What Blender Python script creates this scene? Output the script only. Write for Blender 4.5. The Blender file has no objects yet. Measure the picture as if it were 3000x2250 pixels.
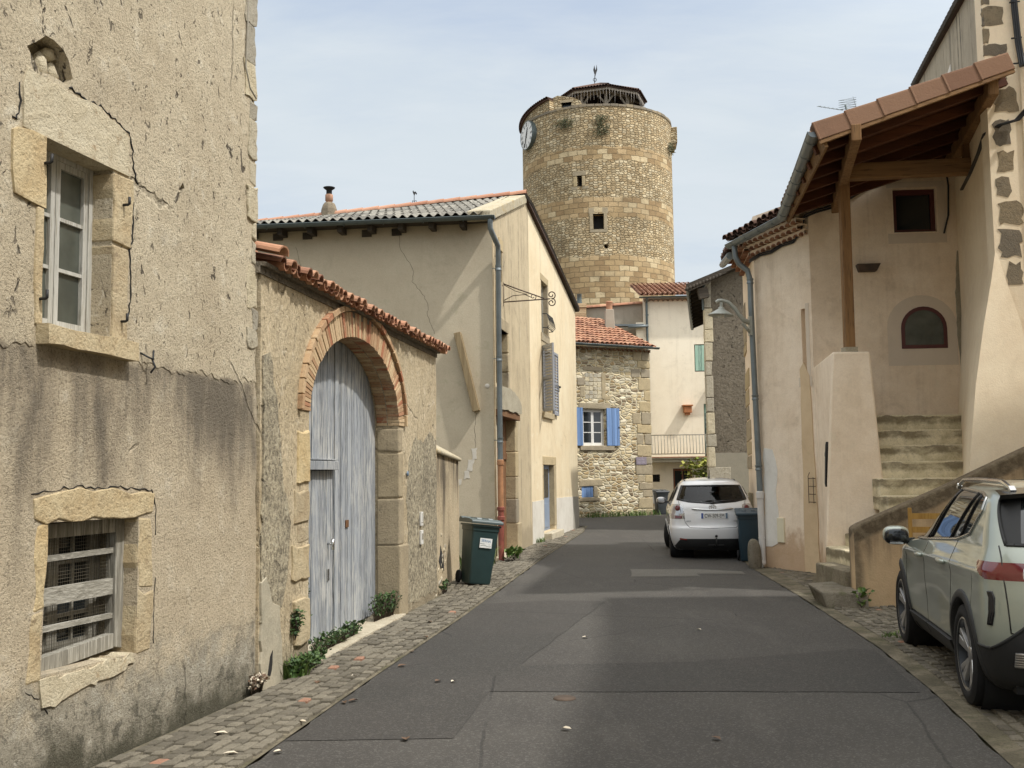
import bpy, bmesh, math, random
from mathutils import Vector, Matrix
from mathutils.geometry import tessellate_polygon
random.seed(7)
SC = bpy.context.scene
COL = SC.collection
R = math.radians
# ------------------------------------------------------------------ camera
PITCH, ROLL, CAM_H = math.atan(259 / 3034.0), R(0.7), 1.72
cam = bpy.data.cameras.new("camera")
cam.sensor_width = 36.0
cam.lens = 36.0 * 3034.0 / 3000.0
cam.clip_start = 0.05
cam.clip_end = 2000
co = bpy.data.objects.new("camera", cam)
COL.objects.link(co)
_U = Vector((0, -math.sin(PITCH), math.cos(PITCH)))
_F = Vector((0, math.cos(PITCH), math.sin(PITCH)))
_X = Vector((1, 0, 0))
_cx = _X * math.cos(ROLL) - _U * math.sin(ROLL)
_cy = _X * math.sin(ROLL) + _U * math.cos(ROLL)
co.matrix_world = Matrix(((_cx.x, _cy.x, -_F.x, 0), (_cx.y, _cy.y, -_F.y, 0), (_cx.z, _cy.z, -_F.z, CAM_H), (0, 0, 0, 1)))
SC.camera = co
SC.view_settings.view_transform = 'Standard'
SC.view_settings.look = 'None'
SC.view_settings.exposure = 0.25
SC.view_settings.gamma = 1.0
SC.cycles.use_denoising = True
SC.cycles.max_bounces = 8
SC.cycles.diffuse_bounces = 4
SC.cycles.glossy_bounces = 4
SC.cycles.transmission_bounces = 6
SC.cycles.caustics_reflective = False
SC.cycles.caustics_refractive = False
# ------------------------------------------------------------------ sun and sky
SUN = Vector((1.0, -0.5, 1.6)).normalized()
ELEV = math.asin(SUN.z)
AZ = math.atan2(SUN.x, SUN.y)
sl = bpy.data.lights.new("sun", 'SUN')
sl.energy = 3.1
sl.angle = R(1.6)
sl.color = (1.0, 0.965, 0.91)
so = bpy.data.objects.new("sun", sl)
COL.objects.link(so)
so.rotation_euler = (-SUN).to_track_quat('-Z', 'Y').to_euler()
so.location = (20, -13, 40)


class NT:
    """small helper round a node tree"""
    def __init__(s, tree):
        s.t = tree
        s.n = tree.nodes
        s.l = tree.links

    def new(s, typ, **kw):
        nd = s.n.new(typ)
        for k, v in kw.items():
            setattr(nd, k, v)
        return nd

    def put(s, sock, v):
        if hasattr(v, 'is_output'):
            s.l.new(v, sock)
        elif isinstance(v, (tuple, list)) and sock.type == 'RGBA' and len(v) == 3:
            sock.default_value = (*v, 1)
        else:
            sock.default_value = v

    def coord(s, kind='Object'):
        return s.new('ShaderNodeTexCoord').outputs[kind]

    def mapv(s, vec, scale=(1, 1, 1), loc=(0, 0, 0), rot=(0, 0, 0)):
        m = s.new('ShaderNodeMapping')
        s.put(m.inputs[0], vec)
        m.inputs['Scale'].default_value = scale
        m.inputs['Location'].default_value = loc
        m.inputs['Rotation'].default_value = rot
        return m.outputs[0]

    def noise(s, vec, scale=1.0, detail=4.0, rough=0.55, dist=0.0, out=0):
        m = s.new('ShaderNodeTexNoise')
        s.put(m.inputs['Vector'], vec)
        s.put(m.inputs['Scale'], scale)
        m.inputs['Detail'].default_value = detail
        m.inputs['Roughness'].default_value = rough
        m.inputs['Distortion'].default_value = dist
        return m.outputs[out]

    def voro(s, vec, scale=1.0, feature='F1', out='Distance', rand=1.0, dims='3D'):
        m = s.new('ShaderNodeTexVoronoi', feature=feature, voronoi_dimensions=dims)
        s.put(m.inputs['Vector'], vec)
        s.put(m.inputs['Scale'], scale)
        m.inputs['Randomness'].default_value = rand
        return m.outputs[out]

    def ramp(s, fac, a=0.0, b=1.0):
        m = s.new('ShaderNodeMapRange', interpolation_type='SMOOTHSTEP')
        s.put(m.inputs[0], fac)
        m.inputs[1].default_value = a
        m.inputs[2].default_value = b
        m.inputs[3].default_value = 0.0
        m.inputs[4].default_value = 1.0
        return m.outputs[0]

    def math(s, op, a, b=0.0, clamp=False):
        m = s.new('ShaderNodeMath', operation=op, use_clamp=clamp)
        s.put(m.inputs[0], a)
        s.put(m.inputs[1], b)
        return m.outputs[0]

    def mix(s, fac, a, b, mode='MIX'):
        m = s.new('ShaderNodeMix', data_type='RGBA', blend_type=mode)
        s.put(m.inputs[0], fac)
        s.put(m.inputs[6], a)
        s.put(m.inputs[7], b)
        return m.outputs[2]

    def sep(s, vec):
        m = s.new('ShaderNodeSeparateXYZ')
        s.put(m.inputs[0], vec)
        return m.outputs

    def comb(s, x, y, z):
        m = s.new('ShaderNodeCombineXYZ')
        for i, v in enumerate((x, y, z)):
            s.put(m.inputs[i], v)
        return m.outputs[0]

    def attr(s, name, out='Fac'):
        return s.new('ShaderNodeAttribute', attribute_name=name).outputs[out]

    def hsv(s, col, h=0.5, sat=1.0, v=1.0):
        m = s.new('ShaderNodeHueSaturation')
        s.put(m.inputs['Hue'], h)
        s.put(m.inputs['Saturation'], sat)
        s.put(m.inputs['Value'], v)
        s.put(m.inputs['Color'], col)
        return m.outputs[0]

    def bump(s, h, strength=0.5, dist=0.02, normal=None):
        m = s.new('ShaderNodeBump')
        s.put(m.inputs['Height'], h)
        s.put(m.inputs['Strength'], strength)
        m.inputs['Distance'].default_value = dist
        if normal is not None:
            s.l.new(normal, m.inputs['Normal'])
        return m.outputs[0]


w = bpy.data.worlds.new("World")
SC.world = w
w.use_nodes = True
t = NT(w.node_tree)
t.n.clear()
sky = t.new('ShaderNodeTexSky', sky_type='NISHITA', sun_disc=False)
sky.sun_elevation = ELEV
sky.sun_rotation = AZ
sky.air_density = 1.0
sky.dust_density = 1.5
sky.ozone_density = 1.0
gv = t.coord('Generated')
x_, y_, z_ = t.sep(gv)
# thin high cloud laid out on the sky dome
dz = t.math('ADD', t.math('MAXIMUM', z_, 0.0), 0.16)
cv = t.comb(t.math('DIVIDE', x_, dz), t.math('DIVIDE', y_, dz), 0.0)
cl = t.noise(t.mapv(cv, (0.55, 1.0, 1), (0.35, 0.2, 0), (0, 0, R(-24))), 1.05, 9, 0.58, 0.35)
cl2 = t.noise(t.mapv(cv, (0.9, 2.2, 1), (4.0, 1.4, 0), (0, 0, R(-20))), 2.6, 7, 0.62, 0.5)
cf = t.ramp(t.math('ADD', t.math('MULTIPLY', cl, 0.86), t.math('MULTIPLY', cl2, 0.14)), 0.24, 0.56)
low = t.ramp(z_, 0.42, 0.03)
cf = t.math('MAXIMUM', cf, t.math('MULTIPLY', low, 0.92))
cloud = t.mix(t.ramp(cl2, 0.35, 0.7), (5.3, 5.85, 6.25), (5.5, 6.0, 6.4))
blue = t.mix(0.78, sky.outputs[0], (4.3, 5.1, 6.4))
skyc = t.mix(t.math('MULTIPLY', cf, 0.96), blue, cloud)
# veiled sun: the cloud sheet is far brighter round the sun and overhead than low in the north
dt = t.new('ShaderNodeVectorMath', operation='DOT_PRODUCT')
t.put(dt.inputs[0], gv)
dt.inputs[1].default_value = SUN
skyc = t.mix(t.math('MULTIPLY', t.math('MAXIMUM', t.ramp(z_, 0.42, 0.8), t.ramp(dt.outputs['Value'], 0.2, 0.9)), 0.8), skyc, (6.0, 5.9, 5.75))
gain = t.math('ADD', t.math('ADD', 0.93, t.math('MULTIPLY', t.ramp(z_, 0.42, 0.9), 0.75)), t.math('MULTIPLY', t.ramp(dt.outputs['Value'], 0.15, 1.0), 1.3))
sc_ = t.new('ShaderNodeVectorMath', operation='SCALE')
t.put(sc_.inputs[0], skyc)
t.put(sc_.inputs['Scale'], gain)
skyc = sc_.outputs[0]
bg = t.new('ShaderNodeBackground')
t.l.new(skyc, bg.inputs[0])
bg.inputs[1].default_value = 0.12
t.l.new(bg.outputs[0], t.new('ShaderNodeOutputWorld').inputs[0])


def lin(c):
    c /= 255.0
    return c / 12.92 if c <= 0.04045 else ((c + 0.055) / 1.055) ** 2.4


def C(r, g, b, k=0.82):
    """colour picked from the sunlit photograph -> surface albedo"""
    return (lin(r) * k, lin(g) * k, lin(b) * k)


# ------------------------------------------------------------------ mesh helpers
class Fr:
    """upright wall frame: s along p->q, z up, o outwards"""
    def __init__(s, p, q, hint):
        s.p = Vector((p[0], p[1], 0))
        d = Vector((q[0] - p[0], q[1] - p[1], 0))
        s.L = d.length
        s.u = d.normalized()
        n = Vector((s.u.y, -s.u.x, 0))
        s.n = n if n.dot(Vector((hint[0], hint[1], 0))) > 0 else -n

    def P(s, a, z, o=0.0):
        return s.p + s.u * a + Vector((0, 0, z)) + s.n * o


class MB:
    def __init__(s):
        s.bm = bmesh.new()
        s.uv = s.bm.loops.layers.uv.new("UVMap")
        s.rl = s.bm.faces.layers.float.new("rnd")

    def face(s, pts, uvs=None, rnd=0.5):
        vs = [s.bm.verts.new(p) for p in pts]
        try:
            f = s.bm.faces.new(vs)
        except ValueError:
            return None
        f[s.rl] = rnd
        if uvs:
            for l, u in zip(f.loops, uvs):
                l[s.uv].uv = u
        return f

    def hexa(s, p, rnd=0.5, uvs=None):
        """8 points: bottom ring then top ring"""
        vs = [s.bm.verts.new(q) for q in p]
        for idx in ((0, 3, 2, 1), (4, 5, 6, 7), (0, 1, 5, 4), (1, 2, 6, 5), (2, 3, 7, 6), (3, 0, 4, 7)):
            f = s.bm.faces.new([vs[i] for i in idx])
            f[s.rl] = rnd
            if uvs:
                for l, i in zip(f.loops, idx):
                    l[s.uv].uv = uvs[i]

    def fbox(s, fr, s0, s1, z0, z1, o0, o1, rnd=0.5, jit=0.0):
        j = (lambda: random.uniform(-jit, jit)) if jit else (lambda: 0.0)
        c = [(s0, z0, o0), (s1, z0, o0), (s1, z0, o1), (s0, z0, o1), (s0, z1, o0), (s1, z1, o0), (s1, z1, o1), (s0, z1, o1)]
        c = [(a + j(), z + j(), o + j() * 0.4) for a, z, o in c]
        s.hexa([fr.P(*q) for q in c], rnd, [(a + o, z) for a, z, o in c])

    def box(s, c, size, rot=None, rnd=0.5, taper=1.0):
        hx, hy, hz = (k / 2 for k in size)
        pts = []
        for z, k in ((-hz, 1.0), (hz, taper)):
            for x, y in ((-hx, -hy), (hx, -hy), (hx, hy), (-hx, hy)):
                v = Vector((x * k, y * k, z))
                if rot is not None:
                    v = rot @ v
                pts.append(v + Vector(c))
        s.hexa(pts, rnd)

    def beam(s, a, b, wd, ht, up=(0, 0, 1), rnd=0.5):
        a, b = Vector(a), Vector(b)
        d = (b - a).normalized()
        sd = d.cross(Vector(up)).normalized()
        u = sd.cross(d).normalized()
        pts = []
        for q in (a, b):
            for x, y in ((-1, -1), (1, -1), (1, 1), (-1, 1)):
                pts.append(q + sd * (x * wd / 2) + u * (y * ht / 2))
        s.hexa(pts, rnd)

    def prism(s, fr, poly, o0, o1, rnd=0.5):
        """polygon in (s, z) extruded from o0 to o1"""
        n = len(poly)
        s.tri(fr, [poly], o1, rnd)
        s.tri(fr, [poly], o0, rnd)
        for i in range(n):
            a, b = poly[i], poly[(i + 1) % n]
            s.face([fr.P(*a, o0), fr.P(*b, o0), fr.P(*b, o1), fr.P(*a, o1)], [(a[0], a[1]), (b[0], b[1]), (b[0] + o1 - o0, b[1]), (a[0] + o1 - o0, a[1])], rnd)

    def tri(s, fr, loops, o=0.0, rnd=0.5):
        flat = [p for lp in loops for p in lp]
        for tr in tessellate_polygon([[Vector((a, z, 0)) for a, z in lp] for lp in loops]):
            s.face([fr.P(*flat[i], o) for i in tr], [flat[i] for i in tr], rnd)

    def wall(s, fr, outer, holes=(), thick=0.4, depth=0.2):
        s.tri(fr, [outer] + [h for h in holes])
        n = len(outer)
        for i in range(n):
            a, b = outer[i], outer[(i + 1) % n]
            s.face([fr.P(*a, 0), fr.P(*b, 0), fr.P(*b, -thick), fr.P(*a, -thick)], [(a[0], a[1]), (b[0], b[1]), (b[0] + thick, b[1]), (a[0] + thick, a[1])])
        s.tri(fr, [outer] + [h for h in holes], -thick)
        for h in holes:
            m = len(h)
            for i in range(m):
                a, b = h[i], h[(i + 1) % m]
                s.face([fr.P(*a, 0), fr.P(*b, 0), fr.P(*b, -thick), fr.P(*a, -thick)], [(a[0], a[1]), (b[0], b[1]), (b[0] + thick, b[1]), (a[0] + thick, a[1])])

    def tube(s, pts, r, n=8, rnd=0.5, cap=True):
        pts = [Vector(p) for p in pts]
        rr = r if isinstance(r, (list, tuple)) else [r] * len(pts)
        rings = []
        prev = None
        for i, p in enumerate(pts):
            d = (pts[min(i + 1, len(pts) - 1)] - pts[max(i - 1, 0)]).normalized()
            if prev is None:
                a = Vector((0, 0, 1)) if abs(d.z) < 0.9 else Vector((1, 0, 0))
                sd = d.cross(a).normalized()
            else:
                sd = (prev - d * prev.dot(d)).normalized()
            prev = sd
            up = d.cross(sd)
            rings.append([s.bm.verts.new(p + (sd * math.cos(2 * math.pi * k / n) + up * math.sin(2 * math.pi * k / n)) * rr[i]) for k in range(n)])
        for i in range(len(rings) - 1):
            for k in range(n):
                f = s.bm.faces.new((rings[i][k], rings[i][(k + 1) % n], rings[i + 1][(k + 1) % n], rings[i + 1][k]))
                f[s.rl] = rnd
                f.smooth = True
        if cap:
            for rg in (rings[0], rings[-1]):
                f = s.bm.faces.new(rg)
                f[s.rl] = rnd

    def lathe(s, prof, mat=None, n=24, rnd=0.5, smooth=True):
        mat = mat or Matrix.Identity(4)
        rings = []
        for r, z in prof:
            if r < 1e-6:
                rings.append([s.bm.verts.new(mat @ Vector((0, 0, z)))])
            else:
                rings.append([s.bm.verts.new(mat @ Vector((r * math.cos(2 * math.pi * k / n), r * math.sin(2 * math.pi * k / n), z))) for k in range(n)])
        for a, b in zip(rings, rings[1:]):
            for k in range(n):
                k2 = (k + 1) % n
                if len(a) == 1 and len(b) == 1:
                    continue
                if len(a) == 1:
                    q = (a[0], b[k], b[k2])
                elif len(b) == 1:
                    q = (a[k], a[k2], b[0])
                else:
                    q = (a[k], a[k2], b[k2], b[k])
                f = s.bm.faces.new(q)
                f[s.rl] = rnd
                f.smooth = smooth

    def blob(s, c, size, seed=0, sub=2, amp=0.18, rot=None, rnd=0.5, flat=None):
        r = random.Random(seed)
        d = bmesh.ops.create_icosphere(s.bm, subdivisions=sub, radius=1.0)
        ax = [Vector((r.uniform(-1, 1), r.uniform(-1, 1), r.uniform(-1, 1))).normalized() for _ in range(9)]
        am = [r.uniform(-amp, amp) for _ in range(9)]
        for v in d['verts']:
            k = 1.0 + sum(m * max(0.0, v.co.normalized().dot(a)) ** 3 for a, m in zip(ax, am))
            p = v.co * k
            p = Vector([math.copysign(abs(q) ** 0.72, q) for q in p]) if flat else p
            p = Vector((p.x * size[0], p.y * size[1], p.z * size[2]))
            if rot is not None:
                p = rot @ p
            v.co = p + Vector(c)
            for f in v.link_faces:
                f.smooth = True
                f[s.rl] = rnd

    def cyl(s, a, b, r, n=12, rnd=0.5):
        s.tube([a, b], r, n, rnd)


def tag(o, label, cat, group=None):
    o['label'] = label
    o['category'] = cat
    if group:
        o['group'] = group
    return o


def thing(name, label, cat, loc=(0, 0, 0), group=None, rotz=0.0):
    o = bpy.data.objects.new(name, None)
    o.empty_display_size = 0.3
    o.location = loc
    o.rotation_euler = (0, 0, rotz)
    COL.objects.link(o)
    return tag(o, label, cat, group)


def obj(name, mb, mat, parent=None, local=False, bevel=0.0, smooth=None, label=None, weld=True):
    bm = mb.bm
    if weld:
        bmesh.ops.remove_doubles(bm, verts=bm.verts, dist=0.0004)
    bmesh.ops.recalc_face_normals(bm, faces=bm.faces)
    me = bpy.data.meshes.new(name)
    bm.to_mesh(me)
    bm.free()
    me.materials.append(mat)
    o = bpy.data.objects.new(name, me)
    COL.objects.link(o)
    if parent is not None:
        o.parent = parent
        if not local and parent.type == 'EMPTY':
            o.matrix_parent_inverse = (Matrix.Translation(parent.location) @ parent.rotation_euler.to_matrix().to_4x4()).inverted()
    elif not local:
        xs = [v.co for v in me.vertices]
        if xs:
            c = Vector(((min(v.x for v in xs) + max(v.x for v in xs)) / 2, (min(v.y for v in xs) + max(v.y for v in xs)) / 2, min(v.z for v in xs)))
            me.transform(Matrix.Translation(-c))
            o.location = c
    if bevel:
        m = o.modifiers.new("bevel", 'BEVEL')
        m.width = bevel
        m.segments = 2
        m.limit_method = 'ANGLE'
        m.angle_limit = R(40)
    if smooth is not None:
        for p in me.polygons:
            p.use_smooth = True
        if smooth < 180:
            me.set_sharp_from_angle(angle=R(smooth))
    if label:
        o['label'] = label
    return o


def pieces(name, mb, mat, parent, **kw):
    """like obj(), but every loose piece becomes a part of its own"""
    bm = mb.bm
    bmesh.ops.remove_doubles(bm, verts=bm.verts, dist=0.0004)
    left = set(bm.verts)
    out = []
    while left:
        stack = [left.pop()]
        isl = {stack[0]}
        while stack:
            v = stack.pop()
            for e in v.link_edges:
                w2 = e.other_vert(v)
                if w2 in left:
                    left.discard(w2)
                    isl.add(w2)
                    stack.append(w2)
        m2 = MB()
        mp = {v: m2.bm.verts.new(v.co) for v in isl}
        for f in {f for v in isl for f in v.link_faces}:
            nf = m2.bm.faces.new([mp[v] for v in f.verts])
            nf[m2.rl] = f[mb.rl]
            nf.smooth = f.smooth
            for a, b in zip(nf.loops, f.loops):
                a[m2.uv].uv = b[mb.uv].uv
        out.append(obj(name, m2, mat, parent, **kw))
    bm.free()
    return out


def struct(name, mb, mat, **kw):
    o = obj(name, mb, mat, local=True, **kw)
    o['kind'] = 'structure'
    return o


def text_mesh(body, size, mat4, name, mat, parent, local=False, extrude=0.001, align='CENTER'):
    cu = bpy.data.curves.new(name, 'FONT')
    cu.body = body
    cu.size = size
    cu.align_x = align
    cu.align_y = 'CENTER'
    cu.extrude = extrude
    tmp = bpy.data.objects.new(name + "_tmp", cu)
    me = bpy.data.meshes.new_from_object(tmp)
    bpy.data.objects.remove(tmp)
    me.transform(mat4)
    me.name = name
    me.materials.clear()
    me.materials.append(mat)
    o = bpy.data.objects.new(name, me)
    COL.objects.link(o)
    o.parent = parent
    if not local and parent.type == 'EMPTY':
        o.matrix_parent_inverse = (Matrix.Translation(parent.location) @ parent.rotation_euler.to_matrix().to_4x4()).inverted()
    return o


def axes(origin, ex, ey, ez=None):
    ex, ey = Vector(ex).normalized(), Vector(ey).normalized()
    ez = Vector(ez).normalized() if ez is not None else ex.cross(ey)
    return Matrix(((ex.x, ey.x, ez.x, origin[0]), (ex.y, ey.y, ez.y, origin[1]), (ex.z, ey.z, ez.z, origin[2]), (0, 0, 0, 1)))


def dup(root, loc, rotz, label=None):
    r = root.copy()
    COL.objects.link(r)
    r.location = loc
    r.rotation_euler = (0, 0, rotz)
    if label:
        r['label'] = label
    for ch in list(root.children):
        c = ch.copy()
        COL.objects.link(c)
        c.parent = r
        for g in ch.children:
            e = g.copy()
            COL.objects.link(e)
            e.parent = c
    return r


def ell(cx, cz, a, b, a0, a1, n=24):
    return [(cx + a * math.cos(R(a0 + (a1 - a0) * i / n)), cz + b * math.sin(R(a0 + (a1 - a0) * i / n))) for i in range(n + 1)]


def rough(poly, step=0.12, amp=0.02, seed=1, keep=()):
    """subdivide a polygon's edges and make them uneven"""
    r = random.Random(seed)
    out = []
    n = len(poly)
    for i in range(n):
        a, b = poly[i], poly[(i + 1) % n]
        d = math.hypot(b[0] - a[0], b[1] - a[1])
        m = 1 if i in keep else max(1, int(d / step))
        for k in range(m):
            q = k / m
            p = (a[0] + (b[0] - a[0]) * q, a[1] + (b[1] - a[1]) * q)
            if i in keep and k == 0:
                out.append(p)
            else:
                out.append((p[0] + r.uniform(-amp, amp), p[1] + r.uniform(-amp, amp)))
    return out
# ------------------------------------------------------------------ materials
def newmat(name):
    m = bpy.data.materials.new(name)
    m.use_nodes = True
    t = NT(m.node_tree)
    b = t.n['Principled BSDF']
    return m, t, b


def fin(t, b, col, rough=0.8, normal=None, metal=0.0, spec=0.5):
    t.put(b.inputs['Base Color'], col)
    t.put(b.inputs['Roughness'], rough)
    t.put(b.inputs['Metallic'], metal)
    b.inputs['Specular IOR Level'].default_value = spec
    if normal is not None:
        t.l.new(normal, b.inputs['Normal'])


def plain(name, col, rough=0.6, metal=0.0, var=0.12, scale=6.0, bump=0.0, spec=0.5, coat=0.0):
    m, t, b = newmat(name)
    v = t.coord()
    n = t.noise(v, scale, 5, 0.6)
    c = t.mix(t.ramp(n, 0.3, 0.7), tuple(k * (1 - var) for k in col), tuple(min(1, k * (1 + var)) for k in col))
    nm = t.bump(t.noise(v, scale * 9, 4), bump, 0.01) if bump else None
    fin(t, b, c, t.math('ADD', t.math('MULTIPLY', n, 0.2), rough - 0.1), nm, metal, spec)
    if coat:
        b.inputs['Coat Weight'].default_value = coat
        b.inputs['Coat Roughness'].default_value = 0.06
    return m


def plaster(name, c1, c2, dark, dark_amt=0.5, grain=45.0, grain_amt=0.5, bump=0.5, blotch=0.7, streak=0.0,
            pits=0.0, damp=None, drip=None, light=None, crack=0.0, fine=0.25, foot=None, grain_thr=(0.62, 0.3)):
    """render/limewash: two tones in blotches, dark weathering, vertical streaks, grain, pits"""
    m, t, b = newmat(name)
    v = t.coord()
    X, Y, Z = t.sep(v)
    nl = t.noise(v, blotch, 6, 0.6, 0.4)
    nm = t.noise(v, blotch * 5.5, 7, 0.65, 0.2)
    ng = t.noise(v, grain, 5, 0.7)
    ns = t.noise(v, grain * 3.1, 3, 0.6)
    c = t.mix(t.ramp(t.math('ADD', t.math('MULTIPLY', nl, 0.6), t.math('MULTIPLY', nm, 0.4)), 0.36, 0.64), c1, c2)
    if light is not None:
        c = t.mix(t.math('MULTIPLY', t.ramp(nm, 0.57, 0.7), 0.75), c, light)
    c = t.mix(t.math('MULTIPLY', t.ramp(t.noise(v, blotch * 2.3, 8, 0.7, 0.6), 0.52, 0.75), dark_amt), c, dark)
    if streak:
        sv = t.mapv(v, (5.5, 5.5, 0.22))
        st = t.ramp(t.math('ADD', t.math('MULTIPLY', t.noise(sv, 1.0, 6, 0.65), 0.75), t.math('MULTIPLY', nm, 0.25)), 0.5, 0.68)
        c = t.mix(t.math('MULTIPLY', st, streak), c, dark)
    if drip:
        # (z_top, z_bottom, amount): run-off stains hanging below a ledge line
        zt, zb, am = drip
        edge = t.math('ADD', Z, t.math('MULTIPLY', t.math('SUBTRACT', nm, 0.5), 0.12))
        up = t.ramp(edge, zt + 0.02, zt - 0.04)
        dn = t.ramp(t.math('ADD', Z, t.math('MULTIPLY', t.math('SUBTRACT', t.noise(t.mapv(v, (2.6, 2.6, 0.35)), 1.0, 5, 0.6), 0.5), 3.0)), zb - 0.25, zb + 0.75)
        mot = t.ramp(t.noise(t.mapv(v, (1.6, 1.6, 0.5)), 1.3, 5, 0.6), 0.36, 0.6)
        c = t.mix(t.math('MULTIPLY', up, 0.25), c, C(210, 186, 150))
        c = t.mix(t.math('MULTIPLY', t.math('MULTIPLY', t.math('MULTIPLY', up, dn), mot), am), c, t.mix(0.35, dark, (0.07, 0.065, 0.055)))
    if damp:
        # (height, colour, amount): rising damp with an uneven upper edge
        h, dc, am = damp
        e = t.math('ADD', Z, t.math('MULTIPLY', t.math('SUBTRACT', nm, 0.5), h * 1.6))
        e = t.math('ADD', e, t.math('MULTIPLY', t.math('SUBTRACT', nl, 0.5), h * 1.5))
        c = t.mix(t.math('MULTIPLY', t.ramp(e, h * 1.1, h * 0.5), am), c, dc)
    if foot:
        h2, fc = foot
        e = t.math('ADD', Z, t.math('MULTIPLY', t.math('SUBTRACT', t.noise(v, 3.3, 7, 0.7), 0.5), 0.9))
        mo = t.ramp(t.math('ADD', Z, t.math('MULTIPLY', t.math('SUBTRACT', nl, 0.5), 0.9)), 0.75, 0.3)
        mt1 = t.noise(v, 7.5, 7, 0.72, 0.5)
        c = t.mix(t.math('MULTIPLY', mo, t.math('MULTIPLY', t.ramp(mt1, 0.53, 0.62), 0.75)), c, C(96, 92, 80))
        c = t.mix(t.math('MULTIPLY', mo, t.math('MULTIPLY', t.ramp(mt1, 0.46, 0.38), 0.6)), c, C(206, 198, 178))
        c = t.mix(t.math('MULTIPLY', t.ramp(e, h2, h2 * 0.1), 0.9), c, fc)
    c = t.mix(t.math('MULTIPLY', t.ramp(ng, *grain_thr), grain_amt), c, t.mix(0.5, dark, (0.02, 0.017, 0.012)))
    c = t.mix(t.math('MULTIPLY', t.ramp(ns, 0.55, 0.75), fine), c, t.mix(0.5, c2, (0.9, 0.85, 0.75)))
    h = t.math('ADD', t.math('MULTIPLY', ng, 0.5), t.math('ADD', t.math('MULTIPLY', ns, 0.25), t.math('MULTIPLY', nm, 0.9)))
    if pits:
        pv = t.mapv(v, (1, 1, 0.62), (0, 0, 0), (0.25, 0.3, 0))
        pn = t.ramp(t.noise(pv, 9.5, 5, 0.62, 0.9), 0.655, 0.72)
        pn2 = t.ramp(t.noise(pv, 4.2, 4, 0.6, 1.2), 0.67, 0.70)
        pn3 = t.ramp(t.noise(pv, 19.0, 4, 0.6, 0.8), 0.64, 0.68)
        pn = t.math('MAXIMUM', t.math('MAXIMUM', pn, pn2), t.math('MULTIPLY', pn3, 0.8))
        chip = t.ramp(t.noise(t.mapv(pv, (1, 1, 1), (0.03, 0.03, -0.025)), 9.5, 5, 0.62, 0.9), 0.625, 0.66)
        if drip:
            chip = t.math('MULTIPLY', chip, t.ramp(Z, drip[0] - 0.1, drip[0] + 0.25))
        c = t.mix(t.math('MULTIPLY', chip, 0.7), c, light or c2)
        if drip:
            pn = t.math('MULTIPLY', pn, t.ramp(Z, drip[0] - 0.1, drip[0] + 0.25))
        c = t.mix(t.math('MULTIPLY', pn, pits), c, t.mix(0.5, dark, (0.05, 0.04, 0.03)))
        h = t.math('SUBTRACT', h, t.math('MULTIPLY', pn, 1.4))
    if crack:
        cr = t.voro(t.mapv(t.mix(0.12, v, t.noise(v, 2.5, 4, 0.6, 0, 1)), (0.9, 0.9, 0.5)), 0.8, 'DISTANCE_TO_EDGE')
        ck = t.math('MULTIPLY', t.ramp(cr, 0.006, 0.002), t.ramp(nl, 0.5, 0.58))
        c = t.mix(t.math('MULTIPLY', ck, crack), c, (0.03, 0.025, 0.02))
        h = t.math('SUBTRACT', h, t.math('MULTIPLY', ck, 0.8))
    c = t.hsv(c, 0.5, 0.84, 1.04)
    fin(t, b, c, 0.92, t.bump(h, bump, 0.03), 0, 0.2)
    return m


def stone(name, c1, c2, c3, scale=5.0, bump=0.6, lichen=None, la=0.0):
    m, t, b = newmat(name)
    v = t.coord()
    r = t.attr('rnd')
    n = t.noise(v, scale, 8, 0.68, 0.4)
    g = t.noise(v, scale * 11, 5, 0.7)
    c = t.mix(t.ramp(n, 0.32, 0.66), c1, c2)
    c = t.mix(t.ramp(t.noise(v, scale * 2.7, 6, 0.65), 0.55, 0.72), c, c3)
    c = t.hsv(c, 0.5, t.math('ADD', 0.66, t.math('MULTIPLY', r, 0.3)), t.math('ADD', 0.76, t.math('MULTIPLY', r, 0.44)))
    if lichen:
        c = t.mix(t.math('MULTIPLY', t.ramp(t.noise(v, scale * 1.4, 6, 0.7, 0.5), 0.55, 0.64), la), c, lichen)
    c = t.mix(t.math('MULTIPLY', t.ramp(g, 0.48, 0.28), 0.45), c, (0.05, 0.04, 0.03))
    fin(t, b, c, 0.93, t.bump(t.math('ADD', n, t.math('MULTIPLY', g, 0.5)), bump, 0.03), 0, 0.2)
    return m


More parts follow.
